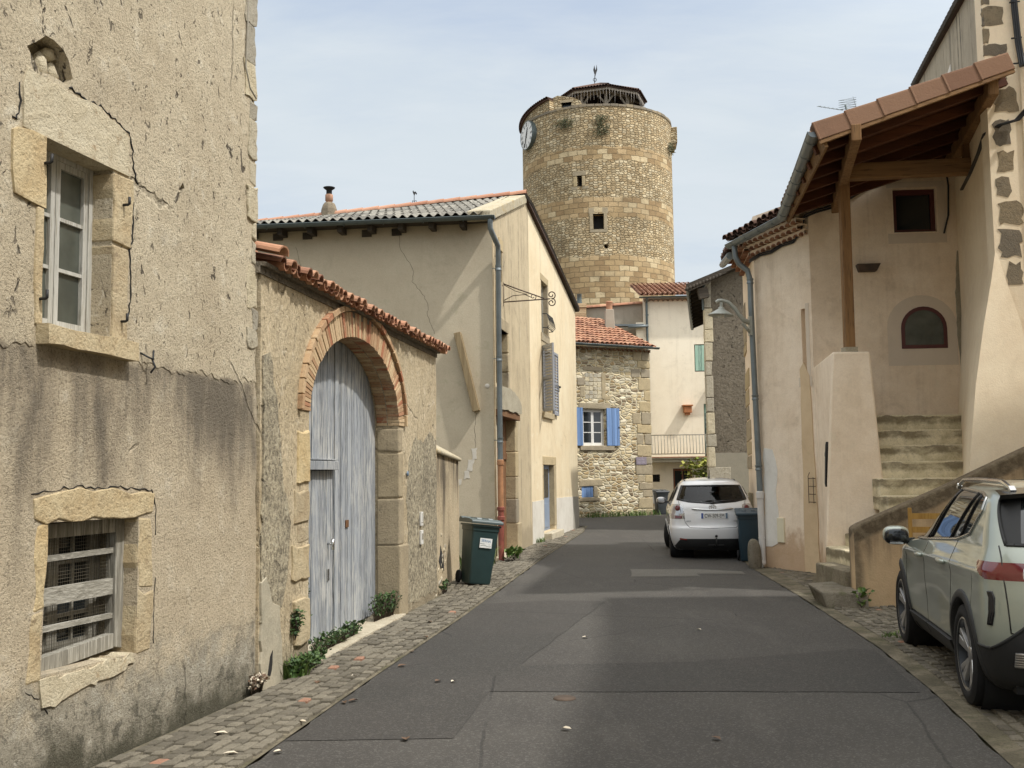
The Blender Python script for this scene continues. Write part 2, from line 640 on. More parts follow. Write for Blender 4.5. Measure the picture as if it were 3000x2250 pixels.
def masonry(name, cols, mortar, su=3.0, sv=5.5, bands=None, bump=0.9, mort_w=0.07, ash=(1.8, 3.4), ash_cols=None, dirt=0.3, rand=0.8):
    """rubble stones (voronoi in wall metres), with optional courses of squared stone between given heights"""
    m, t, b = newmat(name)
    uv = t.coord('UV')
    U, V, _ = t.sep(uv)
    ob = t.coord()
    wob = t.noise(uv, 2.3, 3, 0.5, 0, 1)
    duv = t.new('ShaderNodeVectorMath', operation='ADD')
    t.put(duv.inputs[0], uv)
    sc = t.new('ShaderNodeVectorMath', operation='SCALE')
    t.put(sc.inputs[0], wob)
    sc.inputs['Scale'].default_value = 0.16
    t.l.new(sc.outputs[0], duv.inputs[1])
    vv = t.mapv(duv.outputs[0], (su, sv, 1))
    cc = t.voro(vv, 1.0, 'F1', 'Color', rand, '2D')
    ed = t.voro(vv, 1.0, 'DISTANCE_TO_EDGE', 'Distance', rand, '2D')
    cr = t.sep(cc)
    g = t.noise(ob, 14, 6, 0.7)

    def pick(k, cs):
        c = cs[0]
        for i in range(1, len(cs)):
            c = t.mix(t.ramp(k, i / len(cs) - 0.02, i / len(cs) + 0.02), c, cs[i])
        return c
    stc = pick(cr[0], cols)
    stc = t.hsv(stc, 0.5, 1.0, t.math('ADD', 0.75, t.math('MULTIPLY', cr[1], 0.5)))
    mk = t.ramp(t.math('ADD', ed, t.math('MULTIPLY', t.math('SUBTRACT', g, 0.5), 0.08)), mort_w, mort_w * 0.35)
    hgt = t.math('SUBTRACT', t.ramp(ed, 0.0, 0.22), 0.0)
    if bands:
        br = t.new('ShaderNodeTexBrick', offset=0.5)
        t.put(br.inputs['Vector'], t.mapv(duv.outputs[0], (ash[0], ash[1], 1)))
        br.inputs['Color1'].default_value = (0, 0, 0, 1)
        br.inputs['Color2'].default_value = (1, 1, 1, 1)
        br.inputs['Mortar'].default_value = (0.5, 0.5, 0.5, 1)
        br.inputs['Scale'].default_value = 1.0
        br.inputs['Mortar Size'].default_value = 0.03
        br.inputs['Mortar Smooth'].default_value = 0.4
        br.inputs['Brick Width'].default_value = 1.0
        br.inputs['Row Height'].default_value = 1.0
        k = t.sep(br.outputs['Color'])[0]
        ac = pick(k, ash_cols or cols)
        ac = t.hsv(ac, 0.5, 1.0, t.math('ADD', 0.72, t.math('MULTIPLY', t.noise(t.mapv(uv, (ash[0], ash[1], 1)), 0.9, 2, 0.5), 0.56)))
        bm_ = None
        zz = t.math('ADD', V, t.math('MULTIPLY', t.math('SUBTRACT', t.noise(uv, 0.8, 3), 0.5), 0.7))
        for z0, z1 in bands:
            s_ = t.math('MULTIPLY', t.ramp(zz, z0 - 0.05, z0 + 0.05), t.ramp(zz, z1 + 0.05, z1 - 0.05))
            bm_ = s_ if bm_ is None else t.math('MAXIMUM', bm_, s_)
        stc = t.mix(bm_, stc, ac)
        mk = t.math('ADD', t.math('MULTIPLY', mk, t.math('SUBTRACT', 1.0, bm_)), t.math('MULTIPLY', t.math('MULTIPLY', br.outputs['Fac'], 0.75), bm_))
        hgt = t.math('ADD', t.math('MULTIPLY', hgt, t.math('SUBTRACT', 1.0, bm_)), t.math('MULTIPLY', t.math('SUBTRACT', 1.0, br.outputs['Fac']), bm_))
    c = t.mix(mk, stc, mortar)
    c = t.mix(t.math('MULTIPLY', t.ramp(t.noise(ob, 0.35, 7, 0.65, 0.5), 0.5, 0.7), dirt), c, (0.09, 0.075, 0.05))
    c = t.mix(t.math('MULTIPLY', t.ramp(g, 0.5, 0.25), 0.5), c, (0.06, 0.05, 0.035))
    fin(t, b, c, 0.93, t.bump(t.math('ADD', hgt, t.math('MULTIPLY', g, 0.45)), bump, 0.06), 0, 0.2)
    return m


def brickmat(name):
    m, t, b = newmat(name)
    v = t.coord()
    r = t.attr('rnd')
    g = t.noise(v, 30, 5, 0.7)
    c = t.mix(t.ramp(r, 0.1, 0.9), C(182, 146, 112), C(212, 186, 148))
    c = t.mix(t.ramp(r, 0.86, 0.92), c, C(178, 122, 92))
    c = t.mix(t.math('MULTIPLY', t.ramp(t.noise(v, 5, 6, 0.7), 0.5, 0.68), 0.6), c, C(216, 196, 160))
    c = t.mix(t.math('MULTIPLY', t.ramp(g, 0.5, 0.25), 0.5), c, C(90, 66, 48))
    fin(t, b, c, 0.9, t.bump(g, 0.5, 0.01), 0, 0.2)
    return m


def tilemat(name, c1, c2, c3, lichen=(0.35, 0.33, 0.28), la=0.3, dark=0.5):
    m, t, b = newmat(name)
    v = t.coord()
    r = t.attr('rnd')
    n = t.noise(v, 6, 7, 0.7)
    g = t.noise(v, 40, 4, 0.7)
    c = t.mix(t.ramp(r, 0.15, 0.6), c1, c2)
    c = t.hsv(t.mix(t.ramp(r, 0.6, 0.95), c, c3), 0.512, 0.86, 0.92)
    c = t.mix(t.math('MULTIPLY', t.ramp(n, 0.55, 0.7), la), c, lichen)
    c = t.mix(t.math('MULTIPLY', t.ramp(t.noise(v, 3.1, 6, 0.7), 0.5, 0.7), dark), c, (0.03, 0.022, 0.018))
    fin(t, b, c, 0.85, t.bump(t.math('ADD', n, g), 0.4, 0.01), 0, 0.25)
    return m


def woodmat(name, c1, c2, dark, axis='Z', peel=None, bump=0.5, rough=0.8, k=1.0, dk=(0.42, 0.3)):
    """grain along one axis; peel = colour of bare wood showing through paint"""
    m, t, b = newmat(name)
    v = t.coord()
    sc = {'X': (1.2, 22, 22), 'Y': (22, 1.2, 22), 'Z': (22, 22, 1.2)}[axis]
    sv = t.mapv(v, tuple(q * k for q in sc))
    n = t.noise(sv, 1.0, 7, 0.65, 0.3)
    n2 = t.noise(t.mapv(v, tuple(q * 3.2 * k for q in sc)), 1.0, 5, 0.65)
    bl = t.noise(v, 1.6, 6, 0.65)
    r = t.attr('rnd')
    c = t.mix(t.ramp(n, 0.35, 0.65), c1, c2)
    c = t.hsv(c, 0.5, 1.0, t.math('ADD', 0.80, t.math('MULTIPLY', r, 0.40)))
    if peel:
        c = t.mix(t.math('MULTIPLY', t.ramp(t.math('ADD', t.math('MULTIPLY', n2, 0.7), t.math('MULTIPLY', bl, 0.3)), 0.5, 0.6), 0.85), c, peel)
    c = t.mix(t.math('MULTIPLY', t.ramp(n2, *dk), 0.75), c, dark)
    fin(t, b, c, rough, t.bump(t.math('ADD', n, n2), bump, 0.008), 0, 0.25)
    return m


def glassmat(name, tint=(0.02, 0.024, 0.026), rough=0.06, spec=0.5, var=0.0):
    m, t, b = newmat(name)
    v = t.coord()
    c = t.mix(t.ramp(t.noise(v, 2.0, 4), 0.35, 0.65), tint, tuple(k * (1 + var) for k in tint))
    fin(t, b, c, rough, None, 0, spec)
    b.inputs['IOR'].default_value = 1.52
    return m


def clearglass(name, tint=(0.75, 0.8, 0.78)):
    m, t, b = newmat(name)
    t.n.remove(b)
    tr = t.new('ShaderNodeBsdfTransparent')
    tr.inputs[0].default_value = (*tint, 1)
    gl = t.new('ShaderNodeBsdfGlossy')
    gl.inputs['Roughness'].default_value = 0.02
    fr = t.new('ShaderNodeFresnel')
    fr.inputs[0].default_value = 1.5
    mx = t.new('ShaderNodeMixShader')
    t.l.new(fr.outputs[0], mx.inputs[0])
    t.l.new(tr.outputs[0], mx.inputs[1])
    t.l.new(gl.outputs[0], mx.inputs[2])
    t.l.new(mx.outputs[0], t.n['Material Output'].inputs[0])
    return m


def leafmat(name, c1, c2):
    m, t, b = newmat(name)
    r = t.attr('rnd')
    c = t.mix(t.ramp(r, 0.1, 0.9), c1, c2)
    fin(t, b, c, 0.55, None, 0, 0.35)
    b.inputs['Subsurface Weight'].default_value = 0.0
    return m


def paintmat(name, col, flake=0.0, rough=0.28):
    m, t, b = newmat(name)
    v = t.coord()
    n = t.noise(v, 3, 6, 0.65)
    c = t.mix(t.ramp(n, 0.35, 0.7), col, tuple(k * 0.94 for k in col))
    # road film towards the sills
    z = t.sep(v)[2]
    film = t.math('MULTIPLY', t.ramp(t.math('ADD', z, t.math('MULTIPLY', n, 0.3)), 0.95, 0.35), 0.22)
    c = t.mix(film, c, (0.2, 0.18, 0.15))
    fin(t, b, c, t.math('ADD', rough, t.math('MULTIPLY', film, 0.8)), None, flake, 0.5)
    b.inputs['Coat Weight'].default_value = 1.0
    b.inputs['Coat Roughness'].default_value = 0.03
    return m


def asphalt(name, c1, c2, speck=0.5, wear=0.4):
    m, t, b = newmat(name)
    v = t.coord()
    g = t.noise(v, 110, 4, 0.75)
    g2 = t.voro(v, 85, 'F1', 'Color')
    n = t.noise(v, 0.55, 7, 0.62, 0.4)
    n2 = t.noise(t.mapv(v, (2.4, 0.5, 1)), 0.9, 6, 0.65)
    c = t.mix(t.ramp(n, 0.35, 0.65), c1, c2)
    c = t.mix(t.math('MULTIPLY', t.ramp(n2, 0.52, 0.7), wear), c, tuple(k * 1.5 for k in c2))
    c = t.mix(t.math('MULTIPLY', t.ramp(t.sep(g2)[0], 0.72, 0.95), speck), c, (0.22, 0.21, 0.19))
    c = t.mix(t.math('MULTIPLY', t.ramp(g, 0.52, 0.3), 0.7), c, (0.012, 0.012, 0.012))
    st = t.ramp(t.noise(v, 2.6, 6, 0.7, 0.8), 0.66, 0.74)
    c = t.mix(t.math('MULTIPLY', st, 0.35), c, (0.13, 0.12, 0.1))
    cr = t.voro(t.mix(0.08, v, t.noise(v, 1.6, 5, 0.65, 0, 1)), 0.33, 'DISTANCE_TO_EDGE')
    ck = t.math('MULTIPLY', t.ramp(cr, 0.004, 0.0015), t.ramp(n, 0.46, 0.52))
    c = t.mix(t.math('MULTIPLY', ck, 0.45), c, (0.01, 0.01, 0.01))
    fin(t, b, c, t.math('ADD', 0.72, t.math('MULTIPLY', n, 0.2)), t.bump(t.math('SUBTRACT', t.math('ADD', g, t.math('MULTIPLY', t.sep(g2)[1], 0.4)), ck), 0.45, 0.012), 0, 0.35)
    return m


M = {}
M['lh'] = plaster('lime_render_old', C(200, 182, 148), C(218, 202, 168), C(118, 106, 88), 0.25, 60, 0.6, 1.0, 0.9, 0.0, 0.95,
                  (0.62, C(164, 158, 140), 0.8), (2.46, 1.6, 0.9), C(228, 216, 188), 0.25, 0.35, (0.34, C(74, 72, 54)), (0.5, 0.33))
M['gw'] = plaster('gate_wall_render', C(196, 174, 132), C(216, 196, 156), C(122, 108, 84), 0.42, 30, 0.5, 0.8, 0.9, 0.18, 0.4,
                  (0.4, C(128, 118, 96), 0.6), None, C(226, 210, 176), 0.2)
M['gw_rough'] = plaster('pebble_render', C(168, 156, 128), C(196, 182, 148), C(92, 82, 66), 0.5, 20, 0.75, 1.0, 1.6, 0.1, 0.6, None, None, C(212, 202, 172))
M['smooth_patch'] = plaster('cement_patch', C(172, 164, 140), C(196, 184, 156), C(120, 108, 88), 0.4, 40, 0.2, 0.3, 1.4)
M['hc'] = plaster('courtyard_render', C(196, 180, 150), C(206, 192, 162), C(150, 138, 112), 0.45, 46, 0.14, 0.25, 0.55, 0.12, 0, (0.9, C(150, 148, 122), 0.6), None, C(190, 178, 146), 0, 0.1)
M['hs1'] = plaster('weathered_gable_render', C(206, 186, 146), C(190, 170, 132), C(120, 108, 86), 0.45, 46, 0.2, 0.3, 0.6, 0.75, 0, (0.5, C(150, 134, 104), 0.6), None, C(216, 200, 164), 0.5)
M['hs2'] = plaster('cream_limewash', C(236, 218, 178), C(228, 204, 158), C(150, 128, 92), 0.18, 50, 0.1, 0.2, 0.5, 0.22, 0, (0.6, C(200, 176, 132), 0.55), None, C(242, 228, 194), 0.2)
M['white_base'] = plaster('white_plinth', C(226, 220, 206), C(214, 206, 190), C(150, 140, 120), 0.3, 50, 0.1, 0.2, 1.0)
M['grey_base'] = plaster('grey_plinth', C(176, 170, 154), C(164, 156, 140), C(120, 112, 96), 0.35, 50, 0.1, 0.2, 1.0)
M['eh'] = plaster('pale_cream_render', C(244, 230, 202, .95), C(236, 220, 190, .95), C(190, 172, 140), 0.25, 40, 0.08, 0.2, 0.35, 0.22, 0, None, None, C(240, 226, 196))
M['wing'] = plaster('grey_wing_render', C(176, 164, 144), C(164, 152, 130), C(120, 110, 92), 0.3, 40, 0.1, 0.2, 0.5, 0.2)
M['fh'] = plaster('dark_roughcast', C(138, 127, 108), C(126, 115, 97), C(96, 88, 73), 0.3, 17, 0.55, 1.6, 0.8, 0.0, 0.2)
M['fh_base'] = plaster('cement_base', C(158, 150, 130), C(148, 142, 124), C(110, 106, 92), 0.4, 30, 0.1, 0.25, 0.9)
CR1, CR2 = C(242, 222, 194, 1.0), C(228, 204, 172, 1.0)
M['gh'] = plaster('peach_render', CR1, CR2, C(176, 148, 112, 1.0), 0.4, 40, 0.1, 0.3, 0.8, 0.26, 0, (0.6, C(188, 146, 98, 0.9), 0.75), None, C(232, 214, 184, 1.0), 0, 0.08)
M['hh'] = plaster('cream_render', C(240, 222, 188, 1.0), C(228, 206, 170, 1.0), C(170, 150, 116, 1.0), 0.2, 40, 0.06, 0.2, 0.6, 0.08, 0, None, None, None, 0, 0.08)
M['hh_side'] = plaster('streaked_grey_render', C(176, 164, 140), C(196, 182, 154), C(70, 66, 56), 0.3, 40, 0.1, 0.2, 0.6, 0.95)
M['patch_white'] = plaster('white_patch', C(226, 222, 212, 1.0), C(214, 208, 196, 1.0), C(180, 170, 150), 0.3, 40, 0.05, 0.1, 1.0)
M['strip'] = plaster('render_strip', C(204, 174, 130, 1.0), C(214, 186, 142, 1.0), C(170, 140, 100), 0.3, 40, 0.05, 0.15, 0.8)
M['sur'] = plaster('window_surround', C(216, 198, 174, 1.0), C(208, 190, 166, 1.0), C(180, 160, 134), 0.15, 50, 0.05, 0.1, 0.8)
M['parapet'] = plaster('stained_parapet', C(196, 168, 132), C(184, 158, 124), C(66, 60, 50), 0.5, 40, 0.2, 0.4, 0.9, 0.8, 0, (0.3, C(170, 150, 116), 0.7))
M['coping_dark'] = plaster('mossy_coping', C(96, 90, 76), C(78, 74, 62), C(40, 38, 32), 0.5, 30, 0.4, 0.6, 1.2)
def stepmat():
    m, t, b = newmat('worn_steps')
    v = t.coord()
    Z = t.sep(v)[2]
    n = t.noise(v, 3.0, 7, 0.68, 0.4)
    g = t.noise(v, 34, 5, 0.7)
    c = t.mix(t.ramp(n, 0.34, 0.64), C(226, 214, 184, 1.0), C(196, 184, 152, 1.0))
    # darker, uneven band on each riser just under the nosing
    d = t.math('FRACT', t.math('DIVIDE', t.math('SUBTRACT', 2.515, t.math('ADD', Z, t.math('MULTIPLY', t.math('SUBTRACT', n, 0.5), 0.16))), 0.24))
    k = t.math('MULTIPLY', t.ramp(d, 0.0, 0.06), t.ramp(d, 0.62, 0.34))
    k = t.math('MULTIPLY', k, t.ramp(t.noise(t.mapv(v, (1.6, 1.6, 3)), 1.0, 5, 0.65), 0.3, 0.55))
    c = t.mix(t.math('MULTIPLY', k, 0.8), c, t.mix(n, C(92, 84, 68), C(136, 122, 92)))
    c = t.mix(t.math('MULTIPLY', t.ramp(g, 0.5, 0.3), 0.3), c, (0.06, 0.05, 0.035))
    fin(t, b, c, 0.93, t.bump(t.math('ADD', n, g), 0.4, 0.02), 0, 0.2)
    return m


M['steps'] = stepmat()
M['steps_old'] = plaster('worn_steps', C(214, 204, 176, 1.0), C(190, 180, 150, 1.0), C(92, 82, 62), 0.75, 30, 0.2, 0.4, 2.2, 0.1)
M['concrete'] = plaster('old_concrete', C(186, 176, 150), C(168, 158, 132), C(110, 102, 84), 0.4, 40, 0.25, 0.4, 1.4, 0.15)
M['sand'] = stone('yellow_sandstone', C(194, 168, 120), C(210, 190, 146), C(164, 142, 104), 4.0, 0.9)
M['pale_stone'] = stone('pale_limestone', C(214, 202, 172), C(200, 186, 154), C(172, 150, 116), 5.0, 0.9)
M['corner'] = stone('limewashed_stone', C(204, 190, 158), C(214, 202, 172), C(150, 134, 104), 7.0, 1.2)
M['lw'] = plaster('streaked_low_wall', C(206, 184, 142), C(216, 198, 158), C(96, 82, 62), 0.4, 30, 0.4, 0.6, 0.9, 0.4, 0.2, None, (2.06, 1.15, 0.95))
M['quoin'] = stone('tan_quoin', C(190, 170, 130), C(174, 156, 120), C(152, 136, 106), 4.0, 0.6)
M['basalt'] = stone('grey_quoin', C(136, 122, 98), C(150, 134, 106), C(112, 100, 82), 5.0, 0.8)
M['rock'] = stone('step_stone', C(150, 140, 118), C(128, 118, 98), C(92, 84, 68), 4.0, 1.0, C(88, 92, 52), 0.5)
M['lichen_stone'] = stone('lichened_coping', C(180, 166, 132), C(196, 184, 152), C(140, 128, 100), 3.0, 0.6, C(190, 150, 60), 0.4)
M['tower'] = masonry('tower_masonry', [C(202, 180, 142), C(186, 163, 126), C(218, 201, 167), C(193, 170, 132), C(208, 188, 151)], C(164, 146, 114), 3.6, 6.6,
                     [(21.6, 22.5), (17.9, 19.2), (-5, 15.4)], 1.2, 0.06, (1.55, 2.9), [C(176, 150, 112), C(200, 174, 134), C(166, 140, 104), C(214, 194, 156), C(188, 162, 122)], 0.32, 0.66)
M['rubble'] = masonry('rubble_wall', [C(226, 210, 174), C(206, 186, 146), C(236, 224, 196), C(180, 156, 116), C(216, 198, 160), C(150, 132, 106)], C(226, 214, 184), 3.9, 9.0, None, 0.7, 0.13, dirt=0.08, rand=0.85)
M['brick'] = brickmat('arch_brick')
M['tile'] = tilemat('terracotta_canal_tile', C(178, 112, 84), C(198, 138, 108), C(146, 90, 70), C(196, 170, 130), 0.35, 0.45)
M['tile_orange'] = tilemat('orange_canal_tile', C(188, 116, 84), C(204, 140, 106), C(150, 90, 68), C(190, 150, 110), 0.2, 0.4)
M['tile_dark'] = tilemat('dark_old_tile', C(92, 58, 46), C(74, 50, 42), C(108, 72, 58), C(120, 110, 92), 0.3, 0.6)
M['tile_new'] = tilemat('new_rake_tile', C(146, 100, 74), C(154, 108, 82), C(138, 92, 70), C(196, 150, 124), 0.1, 0.1)
M['ridge'] = tilemat('ridge_tile', C(196, 126, 96), C(208, 142, 112), C(184, 112, 84), C(200, 170, 140), 0.2, 0.2)
M['fibre'] = tilemat('lichened_fibre_cement', C(128, 122, 112), C(146, 140, 128), C(108, 104, 96), C(200, 196, 182), 0.75, 0.5)
M['gate'] = woodmat('peeling_grey_blue_paint', C(160, 164, 168, .95), C(140, 145, 151, .95), C(66, 66, 64), 'Z', C(204, 202, 195, .95), 1.0, 0.8, 1.0, (0.47, 0.33))
M['grey_wood'] = woodmat('weathered_grey_wood', C(158, 154, 142), C(132, 128, 117), C(72, 67, 58), 'Z', C(196, 192, 180), 0.8)
M['grey_wood_h'] = woodmat('weathered_grey_board', C(176, 172, 160), C(150, 146, 134), C(84, 78, 68), 'Y', C(196, 192, 180), 0.8)
M['white_wood'] = woodmat('flaking_white_paint', C(206, 204, 196), C(186, 184, 174), C(104, 98, 86), 'Z', C(156, 150, 136), 0.5)
M['brown_wood'] = woodmat('brown_plank', C(132, 96, 66), C(110, 78, 54), C(56, 40, 30), 'Z', C(150, 120, 90), 0.5)
M['oak'] = woodmat('oak_beam', C(150, 116, 78), C(126, 95, 62), C(74, 54, 36), 'X', None, 0.5, 0.75, 0.6, (0.46, 0.32))
M['oak_v'] = woodmat('oak_post', C(160, 124, 84), C(134, 100, 66), C(60, 46, 34), 'Z', None, 0.5, 0.75, 0.6, (0.47, 0.33))
M['soffit'] = woodmat('red_brown_soffit', C(104, 64, 42), C(90, 54, 36), C(50, 30, 20), 'X', None, 0.3, 0.8, 0.6)
M['dark_wood'] = woodmat('blackened_board', C(84, 76, 66), C(66, 60, 52), C(30, 27, 24), 'X', None, 0.5)
M['silver_wood'] = woodmat('silvered_timber', C(170, 160, 144), C(150, 140, 126), C(86, 78, 68), 'Z', None, 0.5)
M['plank'] = woodmat('bare_plank', C(158, 140, 108), C(138, 120, 90), C(84, 70, 52), 'Z', None, 0.5)
M['chair'] = woodmat('yellow_chair_wood', C(190, 150, 80), C(170, 130, 66), C(110, 80, 40), 'Z', None, 0.3, 0.5)
M['blue'] = woodmat('blue_shutter_paint', C(132, 162, 206), C(118, 150, 198), C(76, 98, 140), 'Z', None, 0.3, 0.6)
M['lav'] = woodmat('grey_shutter_paint', C(160, 162, 168), C(146, 149, 156), C(88, 89, 92), 'Z', None, 0.3, 0.6)
M['mint'] = woodmat('pale_green_shutter', C(164, 196, 176), C(150, 184, 164), C(96, 120, 106), 'Z', C(190, 206, 190), 0.3, 0.6)
M['door_blue'] = plain('grey_blue_door', C(142, 156, 176), 0.5, var=0.08)
M['red_frame'] = plain('dark_red_frame', C(92, 44, 40), 0.5, var=0.1)
M['door_brown'] = woodmat('door_brown', C(140, 88, 58), C(120, 72, 48), C(70, 42, 30), 'Z', None, 0.3, 0.6)
M['white'] = plain('white_frame', C(236, 234, 228), 0.5, var=0.05)
M['zinc'] = plain('zinc', C(128, 136, 138), 0.45, 0.55, 0.15, 3.0)
M['zinc_dark'] = plain('dark_zinc', C(96, 106, 106), 0.45, 0.4, 0.15, 3.0)
M['orange_pipe'] = plain('clay_pipe', C(176, 126, 88), 0.6, var=0.15)
M['rust_pipe'] = plain('red_cast_iron', C(140, 76, 62), 0.6, var=0.25)
M['pvc'] = plain('white_pvc', C(222, 218, 212), 0.45, var=0.05)
M['iron'] = plain('black_iron', (0.018, 0.018, 0.018), 0.6, 0.2, 0.2)
M['rust_iron'] = plain('rusty_iron', C(84, 70, 58), 0.8, 0.1, 0.3)
M['lamp'] = plain('grey_lamp_paint', C(164, 166, 156), 0.4, var=0.06)
M['bulb'] = plain('lamp_glass', (0.6, 0.6, 0.55), 0.15)
M['cable'] = plain('black_cable', (0.012, 0.012, 0.013), 0.5)
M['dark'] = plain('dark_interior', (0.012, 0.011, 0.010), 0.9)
M['glass'] = glassmat('window_glass')
M['glass_dirty'] = glassmat('dusty_glass', (0.055, 0.06, 0.05), 0.2, 0.5, 0.9)
M['glass_yellow'] = glassmat('yellowed_curtain', (0.3, 0.27, 0.13), 0.5, 0.3, 0.3)
M['mesh_wire'] = plain('chicken_wire', C(120, 112, 96), 0.6, 0.4)
M['bin'] = plain('green_black_plastic', C(44, 66, 66), 0.42, 0, 0.12, 3, 0.05)
M['bin_lid'] = plain('grey_green_lid', C(84, 96, 96), 0.45, 0, 0.12, 3, 0.05)
M['bin_teal'] = plain('teal_plastic', C(34, 58, 70), 0.42, 0, 0.12, 3, 0.05)
M['bin_grey'] = plain('grey_plastic', C(70, 74, 76), 0.45, 0, 0.12, 3, 0.05)
M['rubber'] = plain('tyre_rubber', (0.016, 0.016, 0.017), 0.82, 0, 0.2, 8, 0.15, 0.3)
M['clad'] = plain('black_cladding', (0.028, 0.029, 0.03), 0.62, 0, 0.12, 4, 0.05, 0.35)
M['gloss_black'] = plain('gloss_black', (0.008, 0.008, 0.009), 0.15, 0, 0.05)
M['under'] = plain('underbody', (0.008, 0.008, 0.008), 0.9)
M['chrome'] = plain('chrome', (0.62, 0.62, 0.6), 0.22, 1.0, 0.05)
M['alloy'] = plain('alloy', (0.5, 0.5, 0.5), 0.35, 0.9, 0.08)
M['alloy_dark'] = plain('dark_alloy', (0.05, 0.052, 0.055), 0.3, 0.6, 0.08)
M['sage'] = paintmat('sage_green_paint', C(172, 180, 168, 0.84), 0.3)
M['car_white'] = paintmat('white_car_paint', (0.84, 0.845, 0.85), 0.0)
M['lens_red'] = plain('red_lens', (0.13, 0.006, 0.010), 0.12, 0, 0.1, 4, 0, 0.6, 1.0)
M['lens_clear'] = plain('clear_lens', (0.55, 0.55, 0.56), 0.12, 0.5, 0.15, 6, 0, 0.6, 1.0)
M['car_glass'] = glassmat('car_window_glass', (0.012, 0.014, 0.014), 0.015, 0.9)
M['car_glass_clear'] = clearglass('tinted_car_glass', (0.30, 0.34, 0.33))
M['seat'] = plain('grey_seat', (0.035, 0.035, 0.036), 0.9)
M['plate'] = plain('plate_white', (0.78, 0.78, 0.76), 0.4, var=0.03)
M['plate_blue'] = plain('plate_blue', C(60, 90, 170), 0.4)
M['plate_grey'] = plain('plate_band', C(110, 130, 150), 0.4)
M['black_ink'] = plain('black_letters', (0.01, 0.01, 0.01), 0.5)
M['ink_blue'] = plain('blue_marker', C(80, 130, 180), 0.6)
M['ink_grey'] = plain('grey_print', C(150, 160, 158), 0.6)
M['paper'] = plain('white_sticker', (0.78, 0.79, 0.78), 0.6, var=0.04)
M['plaque'] = plain('violet_grey_plaque', C(140, 128, 138), 0.5)
M['plaque_text'] = plain('plaque_lettering', C(196, 188, 196), 0.5)
M['clock_face'] = plain('clock_face', (0.72, 0.71, 0.68), 0.5, var=0.05)
M['ivy'] = leafmat('ivy_leaf', (0.022, 0.05, 0.014), (0.07, 0.12, 0.035))
M['weed'] = leafmat('weed_leaf', (0.06, 0.12, 0.022), (0.14, 0.2, 0.05))
M['dry'] = leafmat('dry_plant', (0.05, 0.06, 0.025), (0.12, 0.11, 0.05))
M['shrub'] = leafmat('yellow_green_leaf', (0.12, 0.16, 0.02), (0.3, 0.3, 0.05))
M['stem'] = plain('plant_stem', (0.06, 0.045, 0.03), 0.8)
M['litter'] = leafmat('fallen_leaf', C(104, 80, 60), C(222, 210, 188))
M['icicle'] = plain('light_string', C(206, 196, 186), 0.6)
M['cream_panel'] = plain('cream_plastic', C(226, 218, 190, 0.95), 0.5, var=0.04)
M['nest'] = plain('brown_nest_box', C(176, 112, 66), 0.7, var=0.15)
M['road'] = asphalt('asphalt', C(70, 67, 63, 0.84), C(80, 77, 72, 0.84), 0.28)
M['road_new'] = asphalt('newer_asphalt', C(62, 60, 56, 0.84), C(70, 67, 63, 0.84), 0.2, 0.2)
M['road_patch'] = asphalt('pale_road_patch', C(112, 109, 101), C(104, 101, 93), 0.4, 0.3)


def cobblemat():
    m, t, b = newmat('cobble')
    v = t.coord()
    r = t.attr('rnd')
    n = t.noise(v, 9, 6, 0.7)
    g = t.noise(v, 70, 4, 0.7)
    c = t.mix(t.ramp(r, 0.1, 0.9), C(104, 98, 86), C(132, 125, 110))
    c = t.mix(t.ramp(r, 0.994, 0.996), c, C(166, 126, 104))
    c = t.mix(t.math('MULTIPLY', t.ramp(n, 0.5, 0.7), 0.4), c, C(92, 88, 74))
    c = t.mix(t.math('MULTIPLY', t.ramp(g, 0.5, 0.28), 0.6), c, (0.03, 0.028, 0.022))
    fin(t, b, c, 0.88, t.bump(t.math('ADD', n, g), 0.5, 0.01), 0, 0.3)
    return m


def groundmat():
    m, t, b = newmat('joint_sand')
    v = t.coord()
    n = t.noise(v, 3.0, 7, 0.7, 0.4)
    g = t.noise(v, 60, 4, 0.7)
    c = t.mix(t.ramp(n, 0.35, 0.6), C(140, 131, 112), C(104, 98, 82))
    c = t.mix(t.math('MULTIPLY', t.ramp(t.noise(v, 1.4, 6, 0.7), 0.5, 0.66), 0.6), c, C(84, 84, 56))
    c = t.mix(t.math('MULTIPLY', t.ramp(g, 0.5, 0.3), 0.6), c, (0.03, 0.028, 0.02))
    fin(t, b, c, 0.95, t.bump(t.math('ADD', n, g), 0.6, 0.02), 0, 0.2)
    return m


M['cobble'] = cobblemat()
M['joint'] = groundmat()


